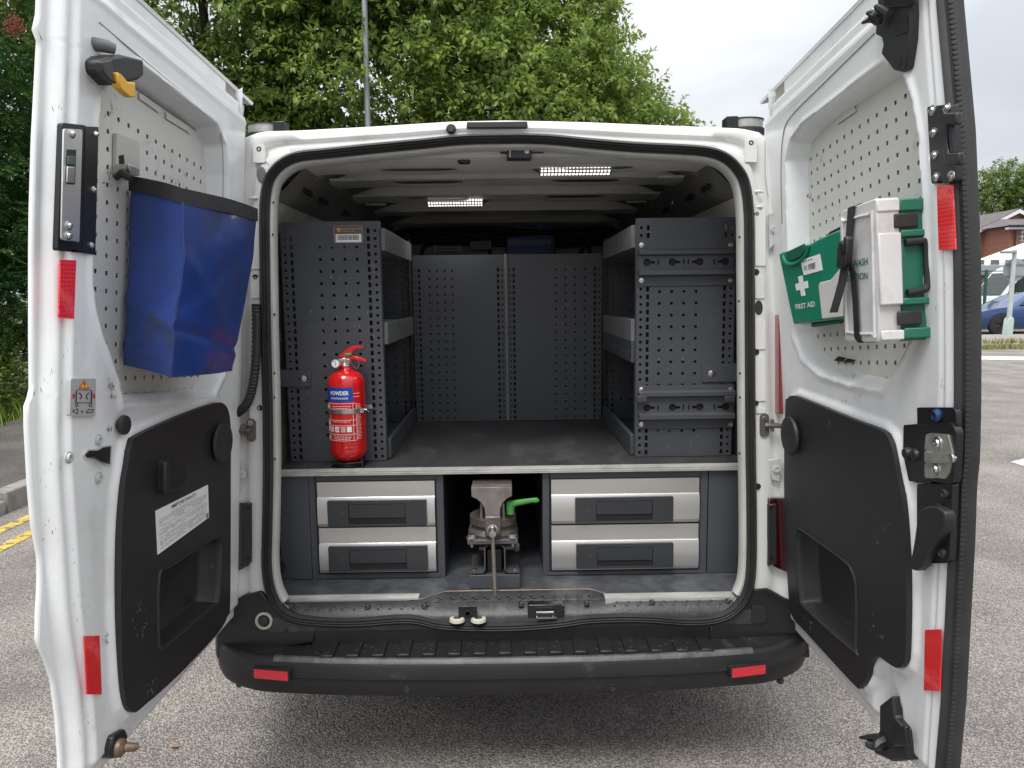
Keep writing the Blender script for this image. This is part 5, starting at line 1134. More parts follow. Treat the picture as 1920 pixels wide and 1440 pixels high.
for y in (760, 763.5, 789, 815, 818.5, 821):
    u = -.038
    while u < .02: l_ = rb.uniform(.004, .011); q = line(u, u+l_, fz(y), .0014); sm.add(q.v, q.f); u += l_+.0025
build('small_print', sm, WHI, cyl, smooth=0, fixn=False)
for k in range(5):
    u = -.070+.020*k; patch('pictogram', u, u+.015, fz(808), fz(798), .0009, PK if k % 2 else WHI, cyl)
text('class_lettering', 'ABC', CFx, -.012, fz(803), .0013, .015, mat('label_red', (.6, .01, .02), .4), cyl, bold=.01)
for y in (760, 791, 818): patch('pictogram', -.068, -.055, fz(y+4.5), fz(y-3), .0009, WHI, cyl)
mb = MB(); mb.lathe((fx, FY, 0), (0, 0, 1), [(R_+.001, fz(774)), (R_+.0025, fz(774)), (R_+.0025, fz(766)), (R_+.001, fz(766))], 48, cap=False)
mb.wbox(fx+.05, fx+.062, FY-.04, FY-.015, fz(774), fz(766)); mb.wbox(fx-.075, fx+.075, FY+.045, FY+.05, fz(774), fz(766)); build('steel_strap', mb, STEEL2, ext)
mb = MB(); mb.tube([(fx+.055, FY-.03, fz(768)), (fx+.072, FY-.035, fz(769)), (fx+.078, FY-.03, fz(773))], .0022, 6); build('strap_latch', mb, SCREW, ext)
mb = MB(); mb.wbox(fx-.045, fx+.045, FY+.040, FY+.052, .914, 1.12)
for a in (-1, 1):
    mb.wbox(fx+a*.050-.003, fx+a*.050+.003, FY-.03, FY+.05, .9145, .918); mb.wbox(fx+a*.050-.003, fx+a*.050+.003, FY-.036, FY-.03, .9145, .942)
mb.tube([(fx-.052, FY-.036, .930), (fx, FY-.062, .930), (fx+.052, FY-.036, .930)], .003, 8); mb.lathe((fx, FY, .9145), (0, 0, 1), [(.05, 0), (.05, .006), (.03, .012)], 24); build('wall_bracket', mb, BLKM, ext)
# valve, gauge, handles
zt = zs+.062
mb = MB(); mb.lathe((fx-.002, FY, zt-.004), (0, 0, 1), [(.022, 0), (.023, .004), (.018, .008), (.015, .012), (.015, .026), (.012, .03)], 20); mb.wbox(fx-.024, fx+.018, FY-.012, FY+.012, zt+.004, zt+.022); valve = build('valve', mb, STEEL2, ext, bevel=.002)
mb = MB(); g = Vector((fx-.026, FY-.022, zt+.008)); mb.lathe(g, (0, -1, 0), [(.0145, -.006), (.0150, .004), (.0135, .007), (.0125, .006)], 24, cap=True); gauge = build('pressure_gauge', mb, SCREW, ext)
mb = MB(); mb.lathe(g+Vector((0, -.0065, 0)), (0, -1, 0), [(.0122, 0), (.0121, .0004)], 24); build('gauge_face', mb, PAPER, gauge)
mb = MB(); gf = Frame(g+Vector((0, -.0072, 0)), (1, 0, 0), (0, 0, 1), (0, -1, 0)); mb.prism(gf, [(-.0005, -.007), (.0009, -.007), (.0005, .008), (-.0005, .008)], 0, .0004); mb.prism(gf, [(-.008, .006), (-.006, .008), (-.004, .0095), (-.003, .007), (-.005, .0055)], 0, .0003); build('gauge_needle', mb, INK, gauge)
EFh = Frame((fx, FY-.012, 0), (1, 0, 0), (0, 0, 1), (0, -1, 0))
def fp(pts): return [(at_y(x, y, FY-.012).x-fx, at_y(x, y, FY-.012).z) for x, y in pts]
up = fp([(634, 669), (640, 664), (647, 657), (657, 650), (668, 648), (681, 649), (682, 652), (670, 653), (663, 657), (660, 664), (656, 670), (645, 672)])
mb = MB(); mb.prism(EFh, up[::-1], -.024, .0); build('squeeze_lever', mb, RED, ext, bevel=.002)
lo = fp([(640, 673), (646, 669), (662, 667), (676, 670), (687, 676), (686, 679), (674, 677), (662, 674), (648, 676)])
mb = MB(); mb.prism(EFh, lo[::-1], -.026, -.002); build('carry_handle', mb, RED, ext, bevel=.002)
p = at_y(653, 665, FY-.03); mb = MB(); mb.tube([p+Vector((-.010, 0, 0)), p+Vector((.010, 0, 0))], .005, 10); build('tamper_tag', mb, mat('green_tag', (.02, .25, .10), .4), ext)
mb = MB(); pts = [at_y(x, y, FY-.03) for x, y in ((656, 673), (660, 684), (668, 691), (673, 684), (672, 675))]; pts = [Vector(q) for q in smooth_loop([tuple(v) for v in pts], 5, False)]; mb.tube(pts, .0012, 6); build('pull_ring', mb, mat('pink_plastic_ring', (.45, .05, .08), .4), ext)
p = at_y(627, 685, FY-.02); mb = MB(); mb.lathe(p, (1, 0, 0), [(.005, 0), (.006, .02), (.012, .03)], 12); build('hose_port', mb, RED, ext)

# ================================================================ DOORS
def sdf(P, poly):
    """signed distance (inside negative) of points P (n,2) to polygon"""
    poly = np.array(poly); n = len(poly); d = np.full(len(P), 1e9); inside = np.zeros(len(P), bool)
    for i in range(n):
        a = poly[i]; b = poly[(i+1) % n]; e = b-a; w_ = P-a; t = np.clip((w_@e)/(e@e+1e-12), 0, 1); q = w_-t[:, None]*e; d = np.minimum(d, (q*q).sum(1))
        c = ((a[1] <= P[:, 1]) & (b[1] > P[:, 1])) | ((b[1] <= P[:, 1]) & (a[1] > P[:, 1]))
        x = a[0]+(P[:, 1]-a[1])*(e[0]/(e[1] if abs(e[1]) > 1e-12 else 1e-12)); inside ^= c & (P[:, 0] < x)
    d = np.sqrt(d); return np.where(inside, -d, d)
def sst(x, a, b): t = np.clip((x-a)/(b-a), 0, 1); return t*t*(3-2*t)
WT = .912
def door(fr, free_px, free_d, opening, ridge_w, trim, pocket_, top_line, seed, wbf, u_h, fl, skd, extra=None):
    fe = sorted([fr.px(x, y, free_d)[::-1] for x, y in free_px])       # (w,u)
    ws = np.array([a for a, b in fe]); us = np.array([b for a, b in fe])
    NW = 330; T = np.linspace(0, 1, NW)
    S = np.concatenate([np.linspace(0, .05, 8)[:-1], np.linspace(.05, .92, 150), np.linspace(.92, 1, 22)[1:]]); NU = len(S)
    Wc = -.84+(WT+.84)*T; uR = np.interp(Wc, ws, us)
    U2 = u_h+(uR[:, None]-u_h)*S[None, :]; wb = wbf(U2); W2 = wb+(WT-wb)*T[:, None]
    kx = np.arange(-60, 61); ker = np.exp(-(kx/26.)**2); ker /= ker.sum(); uS = np.convolve(np.pad(uR, 60, mode='edge'), ker, mode='valid')
    uS = uS-max(0, float(np.percentile(uS-uR, 80)))*.5
    e_h = U2-u_h; e_f = uS[:, None]-U2; e_b = W2-wb; e_t = WT-W2
    P = np.stack([U2.ravel(), W2.ravel()], 1)
    so = sdf(P, opening).reshape(U2.shape); tr = sdf(P, trim).reshape(U2.shape); po = sdf(P, pocket_).reshape(U2.shape)
    d = np.zeros_like(U2)
    d += -.075*sst(-so, -.002, ridge_w)                       # pegboard recess
    d += .006*(1-sst(so, .0, .02))*(1-sst(-so, 0, .004))      # rolled bead around the recess
    d += .010*(1-sst(tr, .006, .022))                         # raised land under the trim panel
    d += -.065*sst(-po, -.012, .012)
    f1, f2 = fl
    d += -f1*(1-sst(e_f, .032, .048)) - f2*(1-sst(e_f, .010, .022))
    d += .0025*np.exp(-((e_f-.028)/.004)**2)
    top = W2-top_line
    d += -.020*sst(top, .0, .022)-.040*sst(top, .045, .070)+.004*np.exp(-((top+.012)/.006)**2)
    d += -.030*(1-sst(e_b, .010, .030))-.012*(1-sst(e_b, .05, .07))
    d += -.022*(1-sst(e_h, .006, .022))
    d += .0025*np.sin(W2*8+seed)*sst(.20-e_f, 0, .06)*sst(e_f, .08, .12)
    if extra: d = extra(U2, W2, e_f, d)
    co = np.array(fr.O)+U2[..., None]*np.array(fr.U)+W2[..., None]*np.array(fr.W)+d[..., None]*np.array(fr.N)
    mb = MB(); mb.v = [tuple(p) for p in co.reshape(-1, 3)]
    I, J = np.meshgrid(np.arange(NW-1), np.arange(NU-1), indexing='ij'); b0 = (I*NU+J).ravel()
    mb.f = [tuple(q) for q in np.stack([b0, b0+1, b0+NU+1, b0+NU], 1).tolist()]; mb.m = [0]*len(mb.f)
    dr = build('rear_door', mb, WHITE, van, smooth=80, fixn=False)
    sk = MB(); idx = list(range(0, NW, 3)); ed = -(f1+f2)
    def E(i, g, dd): return fr.P(float(U2[i, -1])+g, float(W2[i, -1]), dd)
    sk.grid([[E(i, g, dd) for i in idx] for dd, g in ((ed, -.0005), (ed-.002, .003), ((ed+skd)/2, .004), (skd, .002), (skd-.001, -.006))])
    rows = []
    for i in idx:
        ur = float(U2[i, -1]); rows.append([fr.P(u_h-.05-.11*float(sst(W2[i, 0], .70, .90))+(ur-.006-u_h+.05+.11*float(sst(W2[i, 0], .70, .90)))*t, float(W2[i, -1])*t+float(W2[i, 0])*(1-t), skd-.001-(.098+skd)*math.sin(math.pi*min(.5, (1-t)*1.1))) for t in np.linspace(0, 1, 16)])
    sk.grid(rows); js = list(range(0, NU, 6))+[NU-1]
    sk.grid([[fr.P(float(U2[0, j]), float(W2[0, j])-g, float(d[0, j])*0+dd) for j in js] for dd, g in ((-.036, .0), (-.042, .006), (-.060, .008), (-.09, .004))])
    sk.grid([[fr.P(u_h-g, float(W2[i, 0]), dd) for i in idx] for dd, g in ((-.02, 0), (-.03, .010), (-.06, .040))]); sk.grid([[fr.P(u_h-.04-(.0 if g == 0 else .01+.11*float(sst(W2[i, 0], .70, .90))), float(W2[i, 0]), dd) for i in idx] for dd, g in ((-.06, 0), (-.080, 1))])
    build('outer_skin', sk, WHITE, dr, smooth=50, fixn=False)
    lip = MB(); uu = np.linspace(u_h-.17, float(uR[-1]), 14); lip.grid([[fr.P(u, w_, dd) for u in uu] for w_, dd in ((WT-.004, -.058), (WT+.004, -.054), (WT+.012, -.066), (WT+.016, -.085), (WT+.004, -.110))]); lip.add([fr.P(uu[0], w_, dd) for w_, dd in ((WT-.004, -.058), (WT+.012, -.066), (WT+.016, -.085), (WT+.004, -.110))], [(0, 1, 2, 3)]); build('top_lip', lip, WHITE2, dr, smooth=50)
    return dr, (W2[:, -1], U2[:, -1])
def pegboard(fr, a_px, b_px, n_u, rows_w, parent, region, d=-.052, pitch=None):
    a = fr.px(*a_px, d); b = fr.px(*b_px, d); pu = (b[0]-a[0])/n_u
    u0, u1, w0, w1 = region; cols = []
    k0 = math.ceil((u0+.01-a[0])/pu) if pu > 0 else math.ceil((a[0]-u1+.01)/-pu)
    us = sorted([a[0]+pu*k for k in range(-25, 26) if u0+.008 < a[0]+pu*k < u1-.008]); wp = abs(pu) if pitch is None else pitch
    wsl = [a[1]+wp*k for k in range(-40, 40) if w0+.01 < a[1]+wp*k < w1-.01]
    cuts = [u0]+[(p+q)/2 for p, q in zip(us, us[1:])]+[u1]
    mb = MB(); mb.holed(fr, [(cuts[i], cuts[i+1], [(us[i], w_, .0048, .0048, 'r') for w_ in wsl if rows_w(w_, us[i])]) for i in range(len(us))], w0, w1, d, .002)
    pb = build('pegboard', mb, PEG, parent, smooth=0, fixn=False)
    return pb
def plate(name, fr, px_pts, d0, d1, m, parent, bevel=.002, r=0, seg=2, at=None):
    pts = ccw(fr.poly(px_pts, d1 if at is None else at)); 
    if r: pts = round_poly(pts, r)
    mb = MB(); mb.prism(fr, pts, d0, d1); return build(name, mb, m, parent, bevel=bevel, seg=seg)
def trim_panel(fr, outline_px, pocket_px, parent, d0=.008, d1=.022, pd=-.035):
    out = ccw(smooth_loop(fr.poly(outline_px, d1), 3)); poc = ccw(smooth_loop(fr.poly(pocket_px, d1), 3))
    mb = MB(); mb.prism(fr, out, d0, d1, holes=[poc[::-1]], back=False); t = build('trim_panel', mb, BLK, parent, bevel=.006, seg=3, smooth=50)
    c = np.mean(poc, 0); rows = []
    for k, dd in ((1.0, d1), (.975, d1+.004), (.955, d1+.002), (.93, d1-.012), (.90, pd+.01), (.84, pd), (.0, pd-.002)):
        rows.append([fr.P(c[0]+(u-c[0])*k, c[1]+(w_-c[1])*k, dd) for u, w_ in poc])
    mb = MB(); mb.grid(rows, closed_u=True); build('door_pocket', mb, BLK, t, smooth=60); return t
def disc(name, fr, x, y, d, r, h, parent, m=RUB):
    c = fr.px(x, y, d+h); mb = MB(); mb.lathe(fr.P(c[0], c[1], d), fr.N, [(r*.55, 0), (r*.6, h*.4), (r*.97, h*.45), (r, h*.6), (r*.96, h*.9), (r*.8, h), (.003, h), (.002, h-.002)], 32); return build(name, mb, m, parent, smooth=40)

# ---------- left door
L_free = [(77, -60), (74, 30), (67, 62), (76, 72), (72, 150), (66, 267), (62, 400), (61, 480), (61, 640), (62, 748), (52, 764), (52, 807), (58, 920), (64, 994), (76, 1061), (76, 1110), (73, 1162), (72, 1219), (88, 1256), (100, 1294), (109, 1369), (114, 1440), (114, 1520), (112, 1700)]
L_open = LD.poly([(184, 233), (188, 185), (200, 160), (262, 120), (405, 232), (420, 270), (426, 330), (432, 480), (430, 600), (420, 700), (400, 742), (230, 760), (222, 718), (202, 665), (187, 628), (176, 583), (171, 533), (172, 477), (177, 400)], 0)
L_trim_px = [(262, 815), (247, 833), (240, 873), (233, 920), (228, 1012), (227, 1162), (231, 1275), (238, 1322), (251, 1336), (270, 1324), (337, 1264), (408, 1188), (427, 1155), (432, 1125), (433, 900), (433, 815), (430, 775), (420, 757), (400, 757), (340, 779)]
L_pock_px = [(296, 1080), (319, 1061), (397, 1010), (411, 1009), (417, 1024), (411, 1121), (397, 1140), (315, 1211), (300, 1217), (295, 1200)]
ldoor, LWU = door(LD, L_free, -.045, L_open, .030, LD.poly(L_trim_px, .02), LD.poly(L_pock_px, .02), .80, 1.0, lambda u: -.715-.13*np.clip(u, 0, 1), -.03, (.014, .028), -.052)
pbl = pegboard(LD, (203, 213), (351, 302), 9, lambda w_, u: w_ < LD.px(203, 213, -.052)[1]+.008, ldoor, (.0, .72, -.02, .70), pitch=.0378)
tl = trim_panel(LD, L_trim_px, L_pock_px, ldoor)
disc('rubber_buffer', LD, 423, 830, .02, .054, .022, ldoor); disc('rubber_buffer', LD, 238, 797, .0, .021, .018, ldoor)
for x, y in ((185, 825), (130, 858), (186, 896)): c = LD.px(x, y, .002); bolt('door_bolt', LD, c[0], c[1], .000, .009, mat('painted_bolt', (.5, .52, .5), .4), ldoor, .006)
def tape(fr, pts, parent, d=.0035): mb = MB(); mb.prism(fr, ccw(fr.poly(pts, d)), d-.003, d); return build('reflective_tape', mb, REFL, parent, smooth=0)
tape(LD, [(114, 487), (143, 488), (139, 598), (111, 596)], ldoor, .003); tape(LD, [(159, 1193), (187, 1192), (191, 1302), (164, 1302)], ldoor, .0035)
# deadlock slot plate
dl = plate('deadlock_housing', LD, [(117, 230), (162, 235), (158, 474), (108, 470)], -.004, .006, BLKM, ldoor, r=.006)
dp_ = plate('housing_flange', LD, [(160, 237), (185, 238), (179, 478), (156, 474)], -.004, .007, BLKM, dl, r=.003)
pl_ = plate('steel_plate', LD, [(120, 241), (155, 243), (149, 455), (115, 450)], .007, .010, STEEL, dl, r=.006, bevel=.001)
plate('keeper_slot', LD, [(126, 280), (143, 281), (141, 346), (125, 345)], .0105, .0108, INK, dl, 0)
plate('keeper_block', LD, [(127, 312), (141, 313), (140, 344), (126, 342)], .0108, .0140, SCREW, dl, .001)
plate('keeper_block', LD, [(128, 292), (142, 293), (141, 309), (127, 308)], .0108, .0130, mat('green_grey_steel', (.12, .17, .16), .4, .5), dl, .001)
for x, y in ((136, 251), (129, 442), (130, 423)):
    c = LD.px(x, y, .011); screw(LD, c[0], c[1], .010, dl, .0055)
for x, y in ((180, 252), (176, 356), (172, 460)):
    c = LD.px(x, y, .008); screw(LD, c[0], c[1], .007, dl, .0045)
# top latch with yellow tab
tlx = plate('top_latch', LD, [(190, 106), (216, 102), (258, 112), (259, 142), (248, 150), (214, 158), (204, 160), (180, 136), (178, 114)], -.012, .034, BLK, ldoor, .006, at=.02)
plate('latch_base', LD, [(177, 116), (196, 112), (200, 150), (213, 162), (195, 150), (180, 134)], .030, .045, mat('grey_black_plastic', (.03, .03, .032), .45), tlx, .004, at=.03)
plate('yellow_tab', LD, [(220, 135), (228, 139), (240, 153), (255, 155), (255, 182), (247, 183), (226, 165), (221, 150)], .034, .050, YEL, tlx, .004)
a = LD.px(187, 82, .01); b = LD.px(216, 92, .03); mb = MB(); mb.tube([LD.P(a[0], a[1], -.005), LD.P((a[0]+b[0])/2, (a[1]+b[1])/2, .02), LD.P(b[0], b[1], .03)], [.013, .0125, .010], 14); build('rubber_peg', mb, mat('grey_peg_rubber', (.14, .14, .14), .6), ldoor)
# hook plate holding the bag
hk = plate('hook_plate', LD, [(219, 249), (262, 267), (262, 322), (246, 336), (226, 332), (218, 325)], -.050, -.042, mat('chalky_steel', (.55, .54, .50), .45, .3, var=.1), ldoor, .002, r=.004)
plate('keyhole', LD, [(223, 292), (232, 290), (234, 306), (224, 312)], -.042, -.0412, DARK, hk, 0)
plate('hook', LD, [(241, 308), (252, 312), (262, 318), (262, 330), (246, 330)], -.042, -.010, STEEL2, hk, .002)
# lock aperture and inside handle
lk = plate('lock_aperture', LD, [(158, 853), (166, 842), (182, 842), (193, 836), (211, 834), (209, 873), (195, 872), (182, 862), (162, 861)], .000, .0035, mat('worn_edge_white', (.5, .52, .53), .4), ldoor, .001, r=.003)
plate('latch_void', LD, [(160, 853), (168, 845), (184, 845), (194, 839), (208, 837), (206, 870), (196, 868), (184, 859), (164, 858)], .0037, .0045, DARK, lk, 0)
plate('latch_claw', LD, [(176, 856), (192, 854), (204, 858), (203, 868), (192, 866)], .0045, .012, BLKM, lk, .001)
hd = plate('inside_handle', LD, [(306, 864), (314, 860), (348, 866), (355, 880), (355, 900), (346, 916), (312, 928), (305, 920)], .018, .034, BLK, tl, .005, r=.008)
plate('handle_cup', LD, [(318, 868), (344, 870), (351, 882), (351, 898), (341, 911), (318, 918)], .0345, .036, DARK, tl, .001, r=.012)
plate('handle_lever', LD, [(311, 866), (319, 866), (319, 920), (311, 923)], .034, .046, BLK, tl, .004)
# stickers
im = plate('notice_sticker', LD, [(292, 958), (390, 909), (392, 970), (296, 1040)], .021, .0232, PAPER, tl, 0)
def quadframe(fr, p, d):
    q = [Vector(fr.px(x, y, d)) for x, y in p]   # tl,tr,br,bl
    class Q:
        N = fr.N
        def P(s, u, w, dd=0):   # u,w in 0..1
            a = q[3]*(1-u)+q[2]*u; b = q[0]*(1-u)+q[1]*u; c = a*(1-w)+b*w; return fr.P(c.x, c.y, d+dd)
    return Q()
Qi = quadframe(LD, [(292, 958), (390, 909), (392, 970), (296, 1040)], .0232)
text('important_lettering', 'IMPORTANT!', Qi, .5, .90, .0006, .13, INK, tl, sx=.62, bold=.01)
pr = MB(); rb = random.Random(8)
def qline(mb, Q, u0, u1, w_, h): mb.add([Q.P(u0, w_-h/2, .0005), Q.P(u1, w_-h/2, .0005), Q.P(u1, w_+h/2, .0005), Q.P(u0, w_+h/2, .0005)], [(0, 1, 2, 3)])
for i, w_ in enumerate(np.arange(.79, .06, -.035)):
    u = .25 if i == 0 else .04
    if i in (7, 12): continue
    while u < (.75 if i == 0 else .95):
        l_ = rb.uniform(.03, .10)
        if not (i > 1 and .48 < u < .53) and not (i > 3 and rb.random() < .18): qline(pr, Qi, u, min(u+l_, .96), w_, .010)
        u += l_+.014
build('small_print', pr, mat('grey_ink', (.22, .22, .22), .6), tl, smooth=0, fixn=False)
mb = MB(); mb.add([Qi.P(.94, .02, .0006), Qi.P(.985, .02, .0006), Qi.P(.985, .16, .0006), Qi.P(.94, .16, .0006)], [(0, 1, 2, 3)]); build('green_mark', mb, mat('green_ink', (.03, .35, .08), .5), tl, smooth=0, fixn=False)
wsq = [(133, 710), (180, 710), (179, 781), (131, 780)]; ws_ = plate('warning_sticker', LD, wsq, .0, .0022+.004, GRYS, ldoor, 0, r=.004); Qw = quadframe(LD, wsq, .0064)
def qpoly(name, Q, pts, m, parent, dd=.0006): mb = MB(); mb.add([Q.P(u, w_, dd) for u, w_ in pts], [tuple(range(len(pts)))]); return build(name, mb, m, parent, smooth=0, fixn=False)
qpoly('warning_triangle', Qw, [(.30, .74), (.72, .74), (.51, .97)], REDI, ws_); qpoly('triangle_fill', Qw, [(.355, .765), (.665, .765), (.51, .93)], YELI, ws_, .001)
qpoly('exclamation', Qw, [(.49, .82), (.53, .82), (.54, .90), (.48, .90)], INK, ws_, .0014); qpoly('exclamation', Qw, [(.49, .785), (.53, .785), (.53, .805), (.49, .805)], INK, ws_, .0014)
mb = MB()
def qstroke(Q, pts, t=.012):
    for (a, b), (c, d) in zip(pts, pts[1:]):
        dx, dy = c-a, d-b; l_ = math.hypot(dx, dy)+1e-9; nx, ny = -dy/l_*t, dx/l_*t*.66; mb.add([Q.P(a-nx, b-ny, .0007), Q.P(c-nx, d-ny, .0007), Q.P(c+nx, d+ny, .0007), Q.P(a+nx, b+ny, .0007)], [(0, 1, 2, 3)])
qstroke(Qw, [(.22, .70), (.80, .70), (.80, .36), (.22, .36), (.22, .70)]); qstroke(Qw, [(.20, .66), (.20, .26), (.28, .26), (.28, .36)]); qstroke(Qw, [(.74, .36), (.74, .26), (.83, .26), (.83, .66)])
qstroke(Qw, [(.30, .62), (.40, .58), (.42, .50), (.34, .46)], .02); qstroke(Qw, [(.72, .62), (.62, .58), (.60, .50), (.68, .46)], .02)
qstroke(Qw, [(.08, .14), (.28, .06), (.28, .20), (.08, .14)]); qstroke(Qw, [(.38, .12), (.42, .12), (.44, .16), (.46, .08), (.5, .16)], .008); qstroke(Qw, [(.60, .10), (.70, .18), (.92, .18), (.84, .10), (.60, .10)], .014)
build('pictogram', mb, INK, ws_, smooth=0, fixn=False)
for u, s in ((.12, -1), (.92, 1)): qpoly('red_burst', Qw, [(u+s*.06*math.cos(k*.52)*(1 if k % 2 else .6), .54+.09*math.sin(k*.52)*(1 if k % 2 else .6)) for k in range(12)], REDI, ws_)
# lower latch bolt at the foot of the door
lb = plate('foot_latch', LD, [(214, 1380), (236, 1366), (242, 1380), (238, 1392), (226, 1410), (216, 1424), (209, 1420), (208, 1404)], -.035, .014, BLKM, ldoor, .005)
a = LD.px(228, 1402, .02); b = LD.px(258, 1401, .05); mb = MB(); mb.tube([LD.P(a[0], a[1], .0), LD.P(b[0], b[1], .045), LD.P(b[0]-.003, b[1], .052)], [.012, .009, .004], 12); mb.lathe(LD.P(a[0], a[1], .014), LD.N, [(.020, 0), (.018, .008), (.010, .014)], 16); build('locating_pin', mb, mat('rusty_pin', (.2, .14, .1), .5, .6, var=.3, vscale=40), lb)
# scuff marks
SCF = mat('dark_scuff', (.13, .13, .13), .6)
MUL = 0
def scuffs(fr, lst, d, parent, seed, mtl=None):
    rb = random.Random(seed); mb = MB()
    for x, y, n_, sp_ in lst:
        for _ in range(n_ if not MUL else n_*MUL):
            c = fr.px(x+rb.gauss(0, sp_), y+rb.gauss(0, sp_*1.4), d); l_ = rb.uniform(.002, .007); a = rb.uniform(.9, 2.2); w2 = rb.uniform(.0005, .0014); dx, dy = math.cos(a)*l_, math.sin(a)*l_
            mb.add([fr.P(c[0]-dx, c[1]-dy, d), fr.P(c[0]+w2, c[1]-dy*.2, d), fr.P(c[0]+dx, c[1]+dy, d), fr.P(c[0]-w2, c[1]+dy*.1, d)], [(0, 1, 2, 3)])
    o = build('paint_scuffs', mb, mtl or SCF, parent, smooth=0, fixn=False); o['kind'] = 'stuff'
scuffs(LD, [(206, 722, 16, 4), (212, 745, 10, 3), (200, 1195, 10, 4), (205, 806, 6, 2), (215, 700, 6, 3)], .0035, ldoor, 3)
scuffs(LD, [(330, 335, 30, 12), (205, 200, 16, 10), (200, 330, 14, 8), (300, 300, 8, 20)], -.0515, ldoor, 4)

# ---------- right door
R_free = [(1766, -60), (1768, 0), (1779, 120), (1790, 240), (1797, 400), (1800, 480), (1801, 600), (1801, 750), (1799, 850), (1794, 900), (1791, 1000), (1786, 1100), (1776, 1300), (1764, 1440), (1755, 1600)]
R_open = RD.poly([(1697, 133), (1713, 187), (1727, 267), (1732, 353), (1737, 500), (1729, 587), (1711, 637), (1694, 673), (1678, 703), (1655, 732), (1600, 722), (1540, 703), (1504, 672), (1488, 630), (1482, 560), (1478, 420), (1476, 300), (1484, 262), (1505, 232), (1600, 160), (1660, 115)], 0)
R_trim_px = [(1472, 763), (1476, 748), (1487, 742), (1527, 757), (1600, 787), (1650, 806), (1665, 822), (1673, 845), (1684, 900), (1693, 956), (1699, 1087), (1698, 1219), (1692, 1246), (1679, 1252), (1655, 1236), (1643, 1231), (1632, 1243), (1620, 1279), (1611, 1288), (1598, 1281), (1510, 1185), (1487, 1159), (1479, 1125), (1473, 1012), (1470, 900)]
R_pock_px = [(1494, 994), (1502, 992), (1512, 998), (1581, 1048), (1598, 1067), (1607, 1102), (1607, 1212), (1600, 1222), (1510, 1142), (1500, 1121), (1493, 1050)]
def rex(U2, W2, e_f, d):
    c = RD.poly([(1640, 1262), (1664, 1250), (1690, 1330), (1700, 1440), (1655, 1440), (1640, 1330)], 0); s = sdf(np.stack([U2.ravel(), W2.ravel()], 1), c).reshape(U2.shape); return d-.02*sst(-s, -.01, .03)
rdoor, RWU = door(RD, R_free, -.012, R_open, .030, RD.poly(R_trim_px, .02), RD.poly(R_pock_px, .02), .79, 2.2, lambda u: -.785-.09*np.clip(u, 0, 1), -.065, (.004, .008), -.036, rex)
pbr = pegboard(RD, (1697.6, 180), (1531.7, 290.7), 11, lambda w_, u: w_ < RD.px(1697.6, 180, -.052)[1]+.005, rdoor, (.0, .72, -.05, .70), pitch=.0378)
tr_ = trim_panel(RD, R_trim_px, R_pock_px, rdoor)
disc('rubber_buffer', RD, 1476, 818, .02, .056, .022, rdoor)
# free-edge rubber seal on the right door
W_, uR_ = RWU; mb = MB(); path = [(float(u)+.004, float(w_)) for u, w_ in zip(uR_[::4], W_[::4])]
mb.sweep(RD, path, [(-.010, -.010), (-.009, -.002), (-.004, .0), (.001, -.004), (.003, -.010), (.010, -.012), (.012, -.020), (.006, -.024), (.008, -.034), (.003, -.046), (-.006, -.046)], closed=False); es = build('edge_seal', mb, RUB, rdoor, smooth=40)
mb = MB()
for i in range(0, 175):
    w_ = -.80+i*.0095; u = float(np.interp(w_, W_, uR_))+.004
    mb.box(RD, u+.009, u+.0125, w_, w_+.0035, -.021, -.011)
o = build('seal_ribbing', mb, RUB, es, smooth=0); o['kind'] = 'stuff'
tape(RD, [(1756, 348), (1785, 347), (1791, 468), (1760, 469)], rdoor, .003); tape(RD, [(1734, 1181), (1763, 1180), (1762, 1296), (1732, 1294)], rdoor, .003)
# hasp plate
hp = plate('hasp_plate', RD, [(1738, 200), (1782, 195), (1790, 340), (1746, 345)], -.01, .006, BLKM, rdoor, .0015, r=.006)
for x, y in ((1747, 207), (1774, 203), (1749, 249), (1751, 292), (1754, 333), (1782, 330)): c = RD.px(x, y, .008); screw(RD, c[0], c[1], .006, hp, .0065)
plate('hasp_loop', RD, [(1766, 213), (1792, 210), (1794, 234), (1775, 236), (1773, 262), (1776, 287), (1797, 286), (1798, 310), (1772, 312), (1767, 285)], .006, .018, BLKM, hp, .003)
plate('hasp_staple', RD, [(1778, 237), (1784, 236), (1787, 286), (1781, 287)], .006, .015, BLKM, hp, .001)
# main lock
lkp = plate('lock_backplate', RD, [(1719, 764), (1787, 764), (1792, 772), (1794, 800), (1720, 800)], .0, .010, BLKM, rdoor, .002, r=.005)
bx = plate('lock_box', RD, [(1718, 796), (1786, 792), (1797, 808), (1793, 900), (1784, 908), (1718, 905)], .002, .016, BLKM, rdoor, .006, r=.008, at=.012)
plate('lock_flange', RD, [(1694, 797), (1716, 795), (1722, 904), (1704, 902), (1693, 850)], .0, .010, BLKM, rdoor, .002, r=.003)
lp_ = plate('zinc_plate', RD, [(1736, 815), (1744, 812), (1777, 815), (1786, 850), (1779, 888), (1772, 898), (1734, 896), (1733, 872), (1738, 864), (1738, 848), (1733, 842)], .016, .019, mat('zinc_plated', (.55, .56, .50), .35, .8, var=.25, vscale=25), bx, .001, r=.003)
plate('rotary_latch', RD, [(1733, 846), (1745, 849), (1780, 850), (1790, 858), (1784, 868), (1745, 868), (1733, 866)], .019, .024, mat('zinc_plated', (.55, .56, .50), .35, .8), bx, .0015, r=.003)
for x, y in ((1756, 831), (1753, 880)): c = RD.px(x, y, .021); screw(RD, c[0], c[1], .019, bx, .0085)
c = RD.px(1782, 858, .026); mb = MB(); mb.lathe(RD.P(c[0], c[1], .024), RD.N, [(.008, 0), (.008, .003), (.002, .0035)], 16); build('latch_rivet', mb, SCREW, bx)
